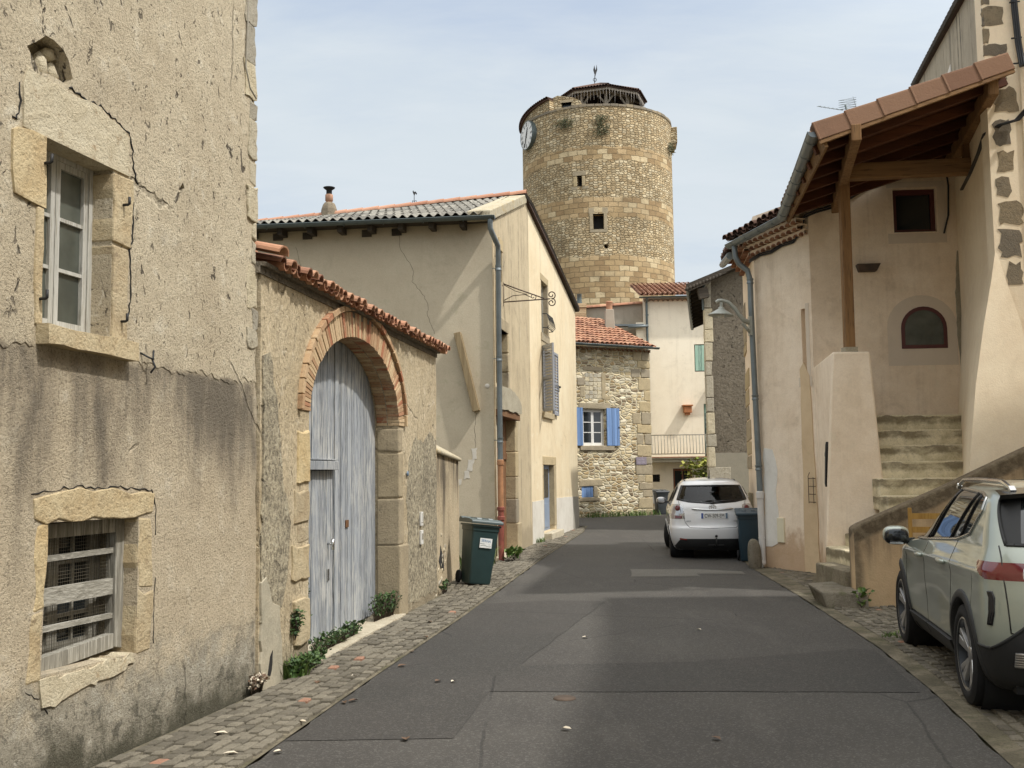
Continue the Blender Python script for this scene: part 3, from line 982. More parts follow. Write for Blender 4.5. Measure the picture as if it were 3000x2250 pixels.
def parapetmat():
    m, t, b = newmat('stained_parapet')
    U, V, _ = t.sep(t.coord('UV'))
    v = t.coord()
    n = t.noise(v, 2.2, 7, 0.65, 0.4)
    st = t.noise(t.mapv(v, (5, 5, 0.4)), 1.0, 6, 0.65)
    c = t.mix(t.ramp(n, 0.35, 0.65), C(204, 178, 142, 1.0), C(190, 164, 130, 1.0))
    d = t.math('SUBTRACT', t.math('SUBTRACT', V, t.math('MULTIPLY', U, 0.45)), 1.0)
    k = t.ramp(t.math('ADD', d, t.math('MULTIPLY', t.math('SUBTRACT', st, 0.5), 1.3)), -0.75, 0.0)
    e = t.ramp(t.math('ADD', d, t.math('MULTIPLY', t.math('SUBTRACT', n, 0.5), 0.12)), -0.30, -0.18)
    u0 = t.ramp(t.math('ADD', U, t.math('MULTIPLY', t.math('SUBTRACT', n, 0.5), 0.1)), 0.16, 0.04)
    k = t.math('MAXIMUM', t.math('MULTIPLY', k, 0.75), t.math('MAXIMUM', t.math('MULTIPLY', e, 0.85), t.math('MULTIPLY', u0, 0.7)))
    c = t.mix(k, c, t.mix(t.ramp(t.noise(v, 14, 5, 0.7), 0.4, 0.65), C(62, 58, 50), C(112, 104, 88)))
    fin(t, b, c, 0.93, t.bump(t.math('ADD', n, t.noise(v, 40, 4, 0.7)), 0.4, 0.02), 0, 0.2)
    return m


M['parapet'] = parapetmat()
# ------------------------------------------------------------------ shared builders
def half_tile(mb, a, b, n, r0, r1, seg=6, th=0.012, rnd=0.5, down=False):
    """one curved clay tile from its low end a to its high end b, n = roof normal"""
    a, b, n = Vector(a), Vector(b), Vector(n).normalized()
    d = (b - a).normalized()
    sd = d.cross(n).normalized()
    up = sd.cross(d).normalized()
    if up.dot(n) < 0:
        up = -up
    k = -1 if down else 1
    rings = []
    for p, r in ((a, r0), (b, r1)):
        for rr in (r, r - th):
            rings.append([mb.bm.verts.new(p + sd * (rr * math.cos(math.pi * i / seg)) + up * (k * rr * 0.85 * math.sin(math.pi * i / seg))) for i in range(seg + 1)])
    o0, i0, o1, i1 = rings
    for x, y in ((o0, o1), (i0, i1), (o0, i0), (o1, i1)):
        for i in range(seg):
            f = mb.bm.faces.new((x[i], x[i + 1], y[i + 1], y[i]))
            f[mb.rl] = rnd


def tiled_roof(mb, O, u, v, n, L, H, pitch=0.2, row=0.36, r=0.085, seg=5, wob=0.006, seed=3):
    """rows of canal tiles over a slope: O = low corner, u along the eave, v up the slope"""
    rr = random.Random(seed)
    O, u, v, n = Vector(O), Vector(u).normalized(), Vector(v).normalized(), Vector(n).normalized()
    nc, nr = int(L / pitch), max(1, int(round(H / row)))
    row = H / nr
    mb.face([O, O + u * L, O + u * L + v * H, O + v * H], None, 0.3)
    for j in range(nr):
        for i in range(nc):
            c = O + u * (pitch * (i + 0.5) + rr.uniform(-wob, wob)) + v * (row * j - 0.05 + rr.uniform(-wob, wob) * 2)
            lift = n * (0.045 + rr.uniform(-wob, wob))
            half_tile(mb, c + lift + n * 0.018, c + v * (row + 0.04) + lift * 0.55, n, r, r * 0.82, seg, 0.012, rr.random())
            if j == 0:
                c2 = c + u * (pitch * 0.5)
                half_tile(mb, c2 + n * 0.075, c2 + v * row + n * 0.06, n, r, r, seg, 0.012, rr.random(), True)


def wave_roof(mb, O, u, v, n, L, H, pitch=0.177, amp=0.028, rows=5, step=0.012, per=8, seed=1, sag=0.0):
    rr = random.Random(seed)
    O, u, v, n = Vector(O), Vector(u).normalized(), Vector(v).normalized(), Vector(n).normalized()
    nc = int(L / pitch * per)
    for j in range(rows):
        base = rr.random()
        lo, hi = H * j / rows - 0.03, H * (j + 1) / rows
        for i in range(nc):
            q = []
            for (ii, h, e) in ((i, lo, step), (i + 1, lo, step), (i + 1, hi, 0), (i, hi, 0)):
                s = L * ii / nc
                q.append(O + u * s + v * h - Vector((0, 0, sag * (s / L) * (h / H))) + n * (amp * math.cos(2 * math.pi * s / pitch) + e + amp))
            f = mb.face(q, None, (base + int(i / per / 5) * 0.37) % 1.0)
            f.smooth = True
            q2 = [p - n * 0.012 for p in q[:2]]
            mb.face([q[0], q[1], q2[1], q2[0]], None, 0.2)


def genoise(mb, mt, P, L, rows=3, pitch=0.165, seed=2, rowh=0.105):
    """tile-end cornice: courses of hollow half-round tile ends bedded in mortar, each stepping further out"""
    rr = random.Random(seed)
    hh_ = rowh
    r, sg = pitch * 0.43, 6
    for j in range(rows):
        o, z = 0.95 * hh_ * (j + 1), hh_ * j
        n = max(1, int(L / pitch))
        p = L / n
        for i in range(n):
            s = (i + 0.5) * p + (0.5 * p if j % 2 else 0)
            if s + p * 0.5 > L + 0.01:
                continue
            half_tile(mb, P(s, z, o + 0.012), P(s, z, o - 0.14), Vector((0, 0, 1)), r, r, sg, 0.012, rr.random())
            arc = [(s - r * math.cos(math.pi * k / sg), z + 0.85 * r * math.sin(math.pi * k / sg)) for k in range(sg + 1)]
            for (xa, za), (xb, zb) in zip(arc, arc[1:]):
                mt.face([P(xa, za, o), P(xb, zb, o), P(xb, z + hh_, o), P(xa, z + hh_, o)])
            for xa, xb in ((s - p / 2, s - r), (s + r, s + p / 2)):
                mt.face([P(xa, z, o), P(xb, z, o), P(xb, z + hh_, o), P(xa, z + hh_, o)])
                mt.face([P(xa, z, o), P(xb, z, o), P(xb, z, o - 0.12), P(xa, z, o - 0.12)])
        q = [P(0, z + hh_ - 0.012, o - 0.2), P(L, z + hh_ - 0.012, o - 0.2), P(L, z + hh_ - 0.012, o - 0.004), P(0, z + hh_ - 0.012, o - 0.004)]
        mt.hexa(q + [v + Vector((0, 0, 0.011)) for v in q])
        mt.face([P(0, z, o - 0.15), P(L, z, o - 0.15), P(L, z + hh_, o - 0.15), P(0, z + hh_, o - 0.15)])


def leaf(mb, p, d, up, L, wd, rnd):
    d = d.normalized()
    sd = d.cross(up).normalized()
    nn = sd.cross(d)
    mb.face([p, p + d * L * 0.45 + sd * wd * 0.5 + nn * L * 0.1, p + d * L - nn * L * 0.08, p + d * L * 0.45 - sd * wd * 0.5 + nn * L * 0.1], None, rnd)


def clump(name, label, cat, pts, n, size, spread, mat, group=None, seed=1, h=0.15, stems=True, upright=0.5):
    """a small plant: leaves and stems scattered round a line of base points"""
    rr = random.Random(seed)
    c = Vector(pts[0])
    root = thing(name, label, cat, c, group)
    lf, st = MB(), MB()
    for i in range(n):
        q = rr.random() * (len(pts) - 1)
        k = int(q) if len(pts) > 1 else 0
        base = Vector(pts[k]).lerp(Vector(pts[min(k + 1, len(pts) - 1)]), q - k)
        ang = rr.uniform(0, 6.28)
        hh = h * rr.uniform(0.15, 1.0) ** 0.8
        p = base + Vector((math.cos(ang), math.sin(ang), 0)) * (spread * rr.random() * (0.4 + hh / h)) + Vector((0, 0, hh))
        if stems and i % 3 == 0:
            st.tube([base, base.lerp(p, 0.6) + Vector((0, 0, 0.02)), p], [0.004, 0.003, 0.002], 4)
        d = Vector((rr.uniform(-1, 1), rr.uniform(-1, 1), rr.uniform(-0.4, 0.6) + upright))
        L = size * rr.uniform(0.6, 1.3)
        leaf(lf, p, d, Vector((rr.uniform(-1, 1), rr.uniform(-1, 1), 1.0)), L, L * rr.uniform(0.6, 0.95), rr.random())
    obj('foliage', lf, mat, root, weld=False)
    if stems:
        obj('stem', st, M['stem'], root)
    return root


def grass(name, label, pts, n, h, mat, seed=1, spread=0.12, group=None, cat='weeds'):
    rr = random.Random(seed)
    mb = MB()
    for i in range(n):
        q = rr.random() * (len(pts) - 1)
        k = int(q)
        b = Vector(pts[k]).lerp(Vector(pts[min(k + 1, len(pts) - 1)]), q - k) + Vector((rr.gauss(0, spread), rr.gauss(0, spread), 0))
        a = rr.uniform(0, 6.28)
        d = Vector((math.cos(a), math.sin(a), 0))
        hh = h * rr.uniform(0.4, 1.1)
        w_ = 0.006 * rr.uniform(0.7, 1.6) * (1 + h * 2)
        s = Vector((-d.y, d.x, 0)) * w_
        m1 = b + d * hh * 0.25 + Vector((0, 0, hh * 0.6))
        tip = b + d * hh * rr.uniform(0.4, 0.9) + Vector((0, 0, hh * rr.uniform(0.7, 1.0)))
        rn = rr.random()
        mb.face([b - s, b + s, m1 + s * 0.8, m1 - s * 0.8], None, rn)
        mb.face([m1 - s * 0.8, m1 + s * 0.8, tip], None, rn)
    o = obj(name, mb, mat, weld=False)
    return tag(o, label, cat, group)


# ------------------------------------------------------------------ ground, road, cobbled verges
mb = MB()
mb.face([(-300, -300, -0.03), (300, -300, -0.03), (300, 300, -0.03), (-300, 300, -0.03)])
struct('ground', mb, M['joint'])
LE = [(-4.2, -10), (-2.75, -1), (-1.6, 6.28), (-1.22, 8.84), (-0.62, 12.6), (-0.08, 16.33), (0.5, 20.4), (1.2, 24.8), (1.97, 29.65), (2.35, 33.2)]
RE = [(0.6, -10), (1.8, -1), (2.84, 6.09), (3.2, 8.1), (3.49, 10.11), (3.86, 14.2), (4.17, 18.53), (4.75, 23.0), (5.4, 29.2), (6.2, 36)]
mb = MB()
far = [(12, 37), (14, 43.4), (6.3, 43.4), (5.5, 40.7), (2.49, 39.0), (-8, 33.6), (-8, 33.4)]
re_ = random.Random(44)


def ragged(pts):
    out = []
    for (xa, ya), (xb, yb) in zip(pts, pts[1:]):
        m = max(1, int(abs(yb - ya) / .16))
        out += [(xa + (xb - xa) * k / m + re_.uniform(-.022, .022), ya + (yb - ya) * k / m) for k in range(m)]
    return out + [pts[-1]]


poly = ragged(LE) + far[::-1] + ragged(RE)[::-1]
for tr in tessellate_polygon([[Vector((x, y, 0)) for x, y in poly]]):
    mb.face([(poly[i][0], poly[i][1], 0.0) for i in tr])
struct('road', mb, M['road'])


def sheet(name, poly, z, mat):
    mb = MB()
    for tr in tessellate_polygon([[Vector((x, y, 0)) for x, y in poly]]):
        mb.face([(poly[i][0], poly[i][1], z) for i in tr])
    return struct(name, mb, mat)


sheet('road_resurfacing', rough([(-1.5, 6.9), (-0.42, 6.9), (-0.2, 8.33), (0.4, 8.28), (1.3, 8.25), (3.1, 8.12), (3.4, 10.0), (3.2, 10.05), (1.6, 9.5), (0.3, 9.45), (0.03, 9.4), (0.55, 11.4), (1.2, 13.9), (0.5, 14.1), (-0.45, 13.8), (-0.65, 12.4), (-1.18, 9.0)], 0.35, 0.012, 4), 0.004, M['road_new'])
sheet('road_patch', rough([(1.9, 17.09), (3.01, 16.96), (3.05, 17.45), (3.8, 17.3), (3.84, 17.75), (3.2, 18.23), (2.04, 18.39)], 0.4, 0.02, 5), 0.004, M['road_patch'])


def cobbles(name, inner, outer, ys, seed, z0=0.004, a=0.125, b=0.088, mat='cobble', gap=0.012, hgt=0.022):
    """rows of setts between two edges given as functions of y"""
    rr = random.Random(seed)
    mb = MB()
    y = ys[0]
    while y < ys[1]:
        x0, x1 = inner(y), outer(y)
        n = max(2, int(abs(x1 - x0) / b))
        for i in range(n):
            xa, xb = x0 + (x1 - x0) * i / n, x0 + (x1 - x0) * (i + 1) / n
            off = (a * 0.5 if i % 2 else 0.0) + rr.uniform(-0.012, 0.012)
            # follow the slant of the verge
            sl = (inner(y + 0.5) - inner(y - 0.5))
            L = a * rr.uniform(0.82, 1.05)
            ya, yb = y + off, y + off + L - gap
            g = gap * 0.5 * rr.uniform(0.6, 1.8)
            h = z0 + hgt + rr.uniform(-0.009, 0.008)
            r_ = rr.random()
            j = lambda: rr.uniform(-0.007, 0.007)
            base = [(xa + g + j(), ya + j()), (xb - g + j(), ya + j()), (xb - g + j(), yb + j()), (xa + g + j(), yb + j())]
            base = [(px + sl * (py - y), py) for px, py in base]
            cx, cy = sum(p[0] for p in base) / 4, sum(p[1] for p in base) / 4
            r0 = [mb.bm.verts.new((px, py, z0 - 0.02)) for px, py in base]
            r1 = [mb.bm.verts.new((cx + (px - cx) * 0.94, cy + (py - cy) * 0.94, h - 0.008)) for px, py in base]
            r2 = [mb.bm.verts.new((cx + (px - cx) * 0.74, cy + (py - cy) * 0.74, h + j() * 0.3)) for px, py in base]
            for q, w2 in ((r0, r1), (r1, r2)):
                for k in range(4):
                    f = mb.bm.faces.new((q[k], q[(k + 1) % 4], w2[(k + 1) % 4], w2[k]))
                    f[mb.rl] = r_
            f = mb.bm.faces.new(r2)
            f[mb.rl] = r_
        y += a
    return struct(name, mb, M[mat], weld=False)


def lerp_pts(pts):
    def f(y):
        for (xa, ya), (xb, yb) in zip(pts, pts[1:]):
            if y <= yb:
                return xa + (xb - xa) * (y - ya) / (yb - ya)
        return pts[-1][0]
    return f


WL = lerp_pts([(-4.5, -3), (-2.52, 6.32), (-2.03, 8.4), (-1.94, 8.98), (-1.08, 14.63), (-0.94, 17.9), (-0.36, 20.0), (-0.36, 20.3), (0.44, 24.83), (2.0, 32.1)])
sheet('verge_bed', [(-4.5, -3)] + [(-2.52, 6.32), (-2.03, 8.4), (-1.94, 8.98), (-1.08, 14.63), (-0.94, 17.9), (-0.36, 20.3), (0.44, 24.83), (2.0, 32.1)] + [(x, y) for x, y in LE[::-1] if y > -2], 0.008, M['joint'])
cobbles('cobbled_verge', lambda y: WL(y) + 0.05, lambda y: lerp_pts(LE)(y) - 0.03, (4.0, 32.0), 11, 0.01)
RW = lerp_pts([(7.0, -3), (7.0, 12.9), (5.0, 13.2), (5.03, 17.17), (4.41, 18.5), (5.2, 22.6)])
sheet('parking_bed', [(1.7, -1), (7.5, -1), (7.5, 13.4), (4.4, 13.4), (4.9, 15.5), (5.3, 17.3), (4.6, 18.6), (5.2, 22.6), (4.75, 23.0)] + [(x, y) for x, y in RE[::-1] if 0 < y < 22], 0.006, M['joint'])
cobbles('cobbled_parking', lambda y: lerp_pts(RE)(y) + 0.16, lambda y: min(RW(y), 5.6), (3.4, 13.0), 12, 0.004, 0.13, 0.095, hgt=0.014)
cobbles('cobbled_strip', lambda y: lerp_pts(RE)(y) + 0.3, lambda y: lerp_pts([(4.3, 13), (4.5, 15.6), (5.0, 17.2), (4.4, 18.5), (4.9, 21)])(y) - 0.05, (13.0, 18.4), 13, 0.002, 0.13, 0.095, hgt=0.01)

# ------------------------------------------------------------------ old house on the left
LH = Fr((-2.05, 8.4), (-2.05 - 0.2204 * 14, 8.4 - 0.9754 * 14), (1, 0))
lh = thing('old_house', 'old house with flaking beige render and two stone framed windows nearest on the left', 'house', (-2.05, 8.4, 0))
UW = [(2.05, 2.58), (2.70, 2.58), (2.70, 3.66), (2.05, 3.66)]
LW_ = [(1.70, 0.60), (2.62, 0.63), (2.60, 1.47), (1.70, 1.46)]
CAV = rough([(2.5, 4.02), (2.78, 4.02), (2.86, 4.12), (2.72, 4.26), (2.58, 4.24), (2.46, 4.1)], 0.07, 0.018, 5)
PIT = rough([(1.24, 3.70), (1.20, 3.77), (1.23, 3.80), (1.27, 3.74)], 0.05, 0.006, 6)
edge = [(0.0 + 0.032 * z + 0.012 * math.sin(z * 5.3) + 0.014 * math.sin(z * 13.1), z) for z in [0.1 * i for i in range(0, 91)]]
outer = edge + [(14, 9.0), (14, 0.0)]
mb = MB()
mb.wall(LH, outer, [UW, LW_, CAV, PIT], 0.5)
obj('wall', mb, M['lh'], lh)
# rear side of the house and its roof (out of frame, for other viewpoints)
mb = MB()
LR = Fr((-2.6, 8.25), (-9, 9.6), (0.2, 1))
mb.wall(LR, [(0, 0), (6.4, 0), (6.4, 9.0), (0, 9.0)], [], 0.4)
obj('end_wall', mb, M['lh'], lh)
mb = MB()
p0, p1 = LH.P(-0.1, 9.0, 0.35), LH.P(14, 9.0, 0.35)
q0, q1 = LH.P(-0.1, 10.6, -4.2), LH.P(14, 10.6, -4.2)
mb.hexa([p0, p1, q1, q0] + [p + Vector((0, 0, 0.15)) for p in (p0, p1, q1, q0)])
obj('roof', mb, M['tile_dark'], lh)
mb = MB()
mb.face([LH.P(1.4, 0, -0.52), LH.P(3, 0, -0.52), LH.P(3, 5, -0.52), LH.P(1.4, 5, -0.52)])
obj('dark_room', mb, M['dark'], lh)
# corner stones showing where the render has fallen off
rr = random.Random(21)
mb = MB()
z = 2.75
while z < 8.9:
    h = rr.uniform(0.12, 0.34)
    wd = rr.uniform(0.05, 0.19) + (0.06 if rr.random() < 0.3 else 0)
    e = 0.032 * z
    a_, b_ = e - rr.uniform(0.005, 0.05), e + wd
    pl_ = rough([(a_, z), (b_, z + rr.uniform(-.03, .03)), (b_ + rr.uniform(-.04, .04), z + h - 0.015), (a_ + rr.uniform(-.02, .03), z + h - 0.015)], 0.05, 0.014, int(z * 100))
    mb.prism(LH, pl_, -0.3, rr.uniform(0.004, 0.022), rr.random())
    z += h
pieces('corner_stone', mb, M['corner'], lh, bevel=0.012)
# thick upper coat of render ending in a torn lower edge
mb = MB()
low = [(s_, 2.455 + rr.uniform(-0.016, 0.016) + 0.02 * math.sin(k * .31) + 0.012 * math.sin(k * 1.3)) for k, s_ in enumerate([0.08 + 0.034 * i for i in range(51)])]
mb.prism(LH, low + [(1.8, 2.6), (0.1, 2.6)], -0.02, 0.005)
low = [(2.76 + 0.034 * i, 2.45 + rr.uniform(-0.018, 0.018) + .02 * math.sin(i * .7)) for i in range(28)]
mb.prism(LH, low + [(3.7, 2.62), (2.76, 2.62)], -0.02, 0.006)
pieces('torn_render_edge', mb, M['lh'], lh)
mb = MB()
for k, (s, z, a, b_) in enumerate([(2.83, 4.1, .05, .06), (2.74, 4.05, .05, .04), (2.5, 4.03, .06, .05), (2.43, 4.05, .05, .06), (2.6, 4.2, .06, .05), (2.66, 4.1, .05, .09), (2.56, 4.12, .04, .08)]):
    mb.blob(LH.P(s, z, -0.09), (0.05, a, b_), 40 + k, 1, 0.5, rnd=0.7)
mb.prism(LH, [(2.3, 3.95), (2.9, 3.95), (2.9, 4.3), (2.3, 4.3)], -0.45, -0.14, 0.5)
pieces('exposed_stone', mb, M['pale_stone'], lh)
# upper window: stone frame
mb = MB()
mb.prism(LH, rough([(1.88, 3.655), (2.90, 3.655), (2.90, 3.9), (2.88, 4.0), (2.45, 3.99), (2.2, 4.0), (1.9, 3.93)], 0.1, 0.012, 3, (0,)), -0.24, 0.012, 0.75)
obj('lintel', mb, M['pale_stone'], lh, bevel=0.012)
mb = MB()
mb.prism(LH, rough([(2.70, 3.25), (2.96, 3.27), (2.98, 3.62), (2.94, 3.65), (2.70, 3.65)], 0.1, 0.01, 4), -0.3, 0.016, 0.75)
mb.prism(LH, rough([(2.70, 2.58), (2.76, 2.58), (2.77, 3.24), (2.70, 3.24)], 0.1, 0.008, 4), -0.3, 0.014, 0.6)
mb.prism(LH, rough([(1.86, 3.18), (2.05, 3.19), (2.05, 3.64), (1.84, 3.64)], 0.1, 0.009, 5), -0.3, 0.016, 0.55)
mb.prism(LH, rough([(1.88, 2.58), (2.05, 2.58), (2.05, 3.175), (1.89, 3.17)], 0.1, 0.009, 6), -0.3, 0.018, 0.42)
pieces('jamb_stone', mb, M['sand'], lh, bevel=0.012)
mb = MB()
mb.prism(LH, rough([(1.86, 2.46), (2.74, 2.47), (2.74, 2.575), (1.86, 2.575)], 0.12, 0.007, 7), -0.2, 0.085, 0.6)
obj('sill', mb, M['sand'], lh, bevel=0.014)


def casement(fr, parent, s0, s1, z0, z1, o, nleaf, nrow, mat, gmat, fw=0.05, bar=0.025, ncol=1, name='window', panes=None):
    """framed window recessed at offset o; leaves with glazing bars; the panes are a sub-part"""
    mb, gl = MB(), MB()
    d = 0.05
    for a, b, c, e in ((s0, s0 + fw, z0, z1), (s1 - fw, s1, z0, z1)):
        mb.fbox(fr, a, b, c, e, o - d, o + 0.012)
    mb.fbox(fr, s0 + fw, s1 - fw, z0, z0 + fw, o - d, o + 0.01)
    mb.fbox(fr, s0 + fw, s1 - fw, z1 - fw, z1, o - d, o + 0.01)
    a0, a1 = s0 + fw, s1 - fw
    lw = (a1 - a0) / nleaf
    for i in range(nleaf):
        b0, b1 = a0 + lw * i + 0.003, a0 + lw * (i + 1) - 0.003
        st = fw * 0.9
        mb.fbox(fr, b0, b0 + st, z0 + fw, z1 - fw, o - d * 0.8, o + 0.004)
        mb.fbox(fr, b1 - st, b1, z0 + fw, z1 - fw, o - d * 0.8, o + 0.004)
        mb.fbox(fr, b0 + st, b1 - st, z0 + fw, z0 + fw + st, o - d * 0.8, o + 0.002)
        mb.fbox(fr, b0 + st, b1 - st, z1 - fw - st, z1 - fw, o - d * 0.8, o + 0.002)
        g0, g1, h0, h1 = b0 + st, b1 - st, z0 + fw + st, z1 - fw - st
        for k in range(1, nrow):
            zz = h0 + (h1 - h0) * k / nrow
            mb.fbox(fr, g0, g1, zz - bar / 2, zz + bar / 2, o - d * 0.7, o)
        for k in range(1, ncol):
            ss = g0 + (g1 - g0) * k / ncol
            mb.fbox(fr, ss - bar / 2, ss + bar / 2, h0, h1, o - d * 0.7, o - 0.001)
        gl.fbox(fr, g0 - 0.004, g1 + 0.004, h0 - 0.004, h1 + 0.004, o - d * 0.55, o - d * 0.4)
    wo = obj(name, mb, mat, parent)
    obj('panes', gl, gmat, wo)
    return wo


casement(LH, lh, 2.045, 2.76, 2.57, 3.67, -0.15, 2, 3, M['white_wood'], M['glass_dirty'], 0.045, 0.022)
mb = MB()
for s, z in ((1.96, 3.45), (1.96, 2.7), (2.72, 3.5), (2.73, 2.72)):
    mb.tube([LH.P(s, z, 0.0), LH.P(s, z, 0.05), LH.P(s, z + 0.005, 0.06), LH.P(s, z + 0.05, 0.06)], 0.009, 6)
mb.tube([LH.P(1.72, 2.53, 0.0), LH.P(1.7, 2.5, 0.05), LH.P(1.66, 2.49, 0.06), LH.P(1.64, 2.55, 0.05)], 0.007, 6)
mb.tube([LH.P(1.66, 2.5, 0.05), LH.P(1.65, 2.44, 0.07), LH.P(1.67, 2.4, 0.05)], 0.007, 6)
pieces('iron_hook', mb, M['iron'], lh)
mb = MB()
for path in ([(2.5, 4.03), (2.36, 4.0), (2.2, 4.02), (2.05, 3.98), (1.9, 3.95), (1.85, 3.86), (1.83, 3.72), (1.78, 3.6)], [(2.93, 3.9), (2.92, 3.72), (2.99, 3.66)], [(1.83, 3.5), (1.82, 3.3), (1.86, 3.18), (1.84, 2.9), (1.87, 2.7)]):
    pp = []
    for (s0, z0), (s1, z1) in zip(path, path[1:]):
        for k in range(5):
            q = k / 5
            pp.append(LH.P(s0 + (s1 - s0) * q + rr.uniform(-.012, .012), z0 + (z1 - z0) * q + rr.uniform(-.012, .012), 0.002))
    mb.tube(pp, [rr.uniform(.003, .009) for _ in pp], 5)
for path in ([(2.74, 1.63), (2.5, 1.66), (2.3, 1.67), (2.1, 1.65), (1.9, 1.66), (1.7, 1.64), (1.55, 1.63), (1.50, 1.5), (1.51, 1.3)], [(1.49, 1.05), (1.50, .8), (1.52, .6)], [(2.75, .56), (2.6, .5), (2.55, .38)]):
    pp = []
    for (s0, z0), (s1, z1) in zip(path, path[1:]):
        for k in range(5):
            q = k / 5
            pp.append(LH.P(s0 + (s1 - s0) * q + rr.uniform(-.012, .012), z0 + (z1 - z0) * q + rr.uniform(-.012, .012), 0.001))
    mb.tube(pp, [rr.uniform(.0015, .006) for _ in pp], 5)
pieces('crack', mb, M['dark'], lh)
# lower window: battered sandstone surround, grey timber frame, rails and wire
mb = MB()
mb.prism(LH, rough([(1.56, 1.47), (2.72, 1.475), (2.74, 1.6), (2.3, 1.66), (1.9, 1.63), (1.54, 1.6)], 0.1, 0.02, 8), -0.3, 0.010, 0.7)
mb.prism(LH, rough([(1.52, 1.0), (1.70, 1.0), (1.70, 1.46), (1.55, 1.46)], 0.09, 0.015, 9), -0.3, 0.005, 0.6)
mb.prism(LH, rough([(1.54, 0.6), (1.70, 0.6), (1.70, 0.99), (1.5, 0.98)], 0.09, 0.02, 10), -0.3, 0.006, 0.5)
mb.prism(LH, rough([(2.62, 0.6), (2.74, 0.6), (2.72, 0.98), (2.62, 0.98)], 0.08, 0.012, 11), -0.3, 0.006, 0.6)
mb.prism(LH, rough([(2.6, 0.99), (2.7, 0.99), (2.7, 1.46), (2.6, 1.46)], 0.08, 0.02, 12), -0.3, 0.005, 0.85)
pieces('window_stone', mb, M['sand'], lh, bevel=0.016)
mb = MB()
mb.prism(LH, rough([(1.74, 0.54), (2.1, 0.5), (2.5, 0.44), (2.62, 0.47), (2.62, 0.6), (1.74, 0.6)], 0.05, 0.022, 13), -0.3, 0.012, 0.85)
obj('broken_sill', mb, M['pale_stone'], lh, bevel=0.02)
o_ = -0.12
mb = MB()
mb.prism(LH, [(1.70, 0.63), (1.79, 0.65), (1.79, 1.455), (1.70, 1.455)], o_ - 0.05, o_ + 0.02, 0.6)
mb.prism(LH, [(1.79, 1.37), (2.6, 1.37), (2.6, 1.455), (1.79, 1.455)], o_ - 0.05, o_ + 0.016, 0.2)
mb.prism(LH, [(1.79, 0.645), (2.64, 0.60), (2.64, 0.69), (1.79, 0.735)], o_ - 0.05, o_ + 0.018, 0.9)
lwf = obj('window', mb, M['grey_wood'], lh, bevel=0.004)
mb = MB()
mb.prism(LH, [(1.79, 0.98), (2.62, 0.985), (2.62, 1.085), (1.79, 1.08)], o_ - 0.03, o_ + 0.004, 0.5)
mb.prism(LH, [(1.79, 0.83), (2.62, 0.84), (2.62, 0.872), (1.79, 0.862)], o_ - 0.02, o_ + 0.006, 0.4)
mb.prism(LH, [(1.79, 1.24), (2.62, 1.235), (2.62, 1.27), (1.79, 1.275)], o_ - 0.02, o_ + 0.002, 0.1)
obj('rail', mb, M['grey_wood_h'], lwf)
mb = MB()
for i in range(40):
    s = 1.79 + 0.83 * i / 39
    mb.tube([LH.P(s, 0.68, o_ - 0.035), LH.P(s, 1.38, o_ - 0.035)], 0.0011, 3, cap=False)
for i in range(34):
    z = 0.69 + 0.68 * i / 33
    mb.tube([LH.P(1.79, z, o_ - 0.035), LH.P(2.62, z, o_ - 0.035)], 0.0011, 3, cap=False)
obj('wire_mesh', mb, M['mesh_wire'], lwf, weld=False)
casement(LH, lh, 1.74, 2.64, 0.63, 1.46, -0.26, 2, 4, M['grey_wood'], M['glass'], 0.05, 0.02, 2, 'inner_window')
mb = MB()
mb.tube([LH.P(0.32 + 0.03 * (8 - z) * -0.3, z, 0.012) for z in (8.9, 7.0, 6.0, 5.4)] + [LH.P(0.33, 5.0, 0.014), LH.P(0.25, 4.85, 0.012), LH.P(0.14, 4.8, 0.01)], 0.008, 6)
obj('wall_cable', mb, M['grey_base'], lh)

# ------------------------------------------------------------------ gate wall
GW = Fr((-2.03, 8.4), (-1.08, 14.63), (1, 0))
gw = thing('gate_wall', 'rendered courtyard wall with brick arched gateway and sloping red tile coping', 'wall', (-2.03, 8.4, 0))
S0, S1, SC_, SPR, RISE = 1.1, 4.25, 2.675, 2.30, 0.88
hw = (S1 - S0) / 2
arch = ell(SC_, SPR, hw, RISE, 0, 180, 30)
hole = [(S0, -0.2), (S1, -0.2)] + arch
outer = [(-0.05, -0.2)] + hole[:2][:0] + [(S0, -0.2)] + arch[::-1] + [(S1, -0.2), (6.32, -0.2)] + [(6.32 + 0.014 * math.sin(k * 2.7) + 0.01 * math.sin(k * 5.1), 0.2 * k) for k in range(1, 17)] + [(6.3, 3.39), (-0.05, 3.39)]
mb = MB()
mb.wall(GW, outer, [], 0.42)
obj('wall', mb, M['gw'], gw)
mb = MB()
mb.prism(GW, rough([(-0.02, 0.55), (0.45, 0.6), (0.62, 1.3), (0.4, 1.75), (0.3, 2.3), (0.12, 2.75), (-0.02, 2.7)], 0.12, 0.03, 3), -0.02, 0.014)
mb.prism(GW, rough([(4.48, 0.1), (6.29, 0.1), (6.30, 1.1), (6.28, 2.2), (5.9, 2.3), (5.5, 2.1), (5.1, 2.2), (4.75, 1.9), (4.62, 1.4), (4.7, 0.9)], 0.12, 0.03, 4), -0.02, 0.004)
pieces('rough_render', mb, M['gw_rough'], gw)
mb = MB()
mb.prism(GW, rough([(-0.03, 0.0), (0.44, 0.0), (0.43, 0.35), (0.36, 0.62), (0.2, 0.7), (0.08, 0.9), (-0.03, 0.86)], 0.1, 0.02, 8), -0.02, 0.022)
obj('cement_patch', mb, M['smooth_patch'], gw, bevel=0.01)
mb = MB()
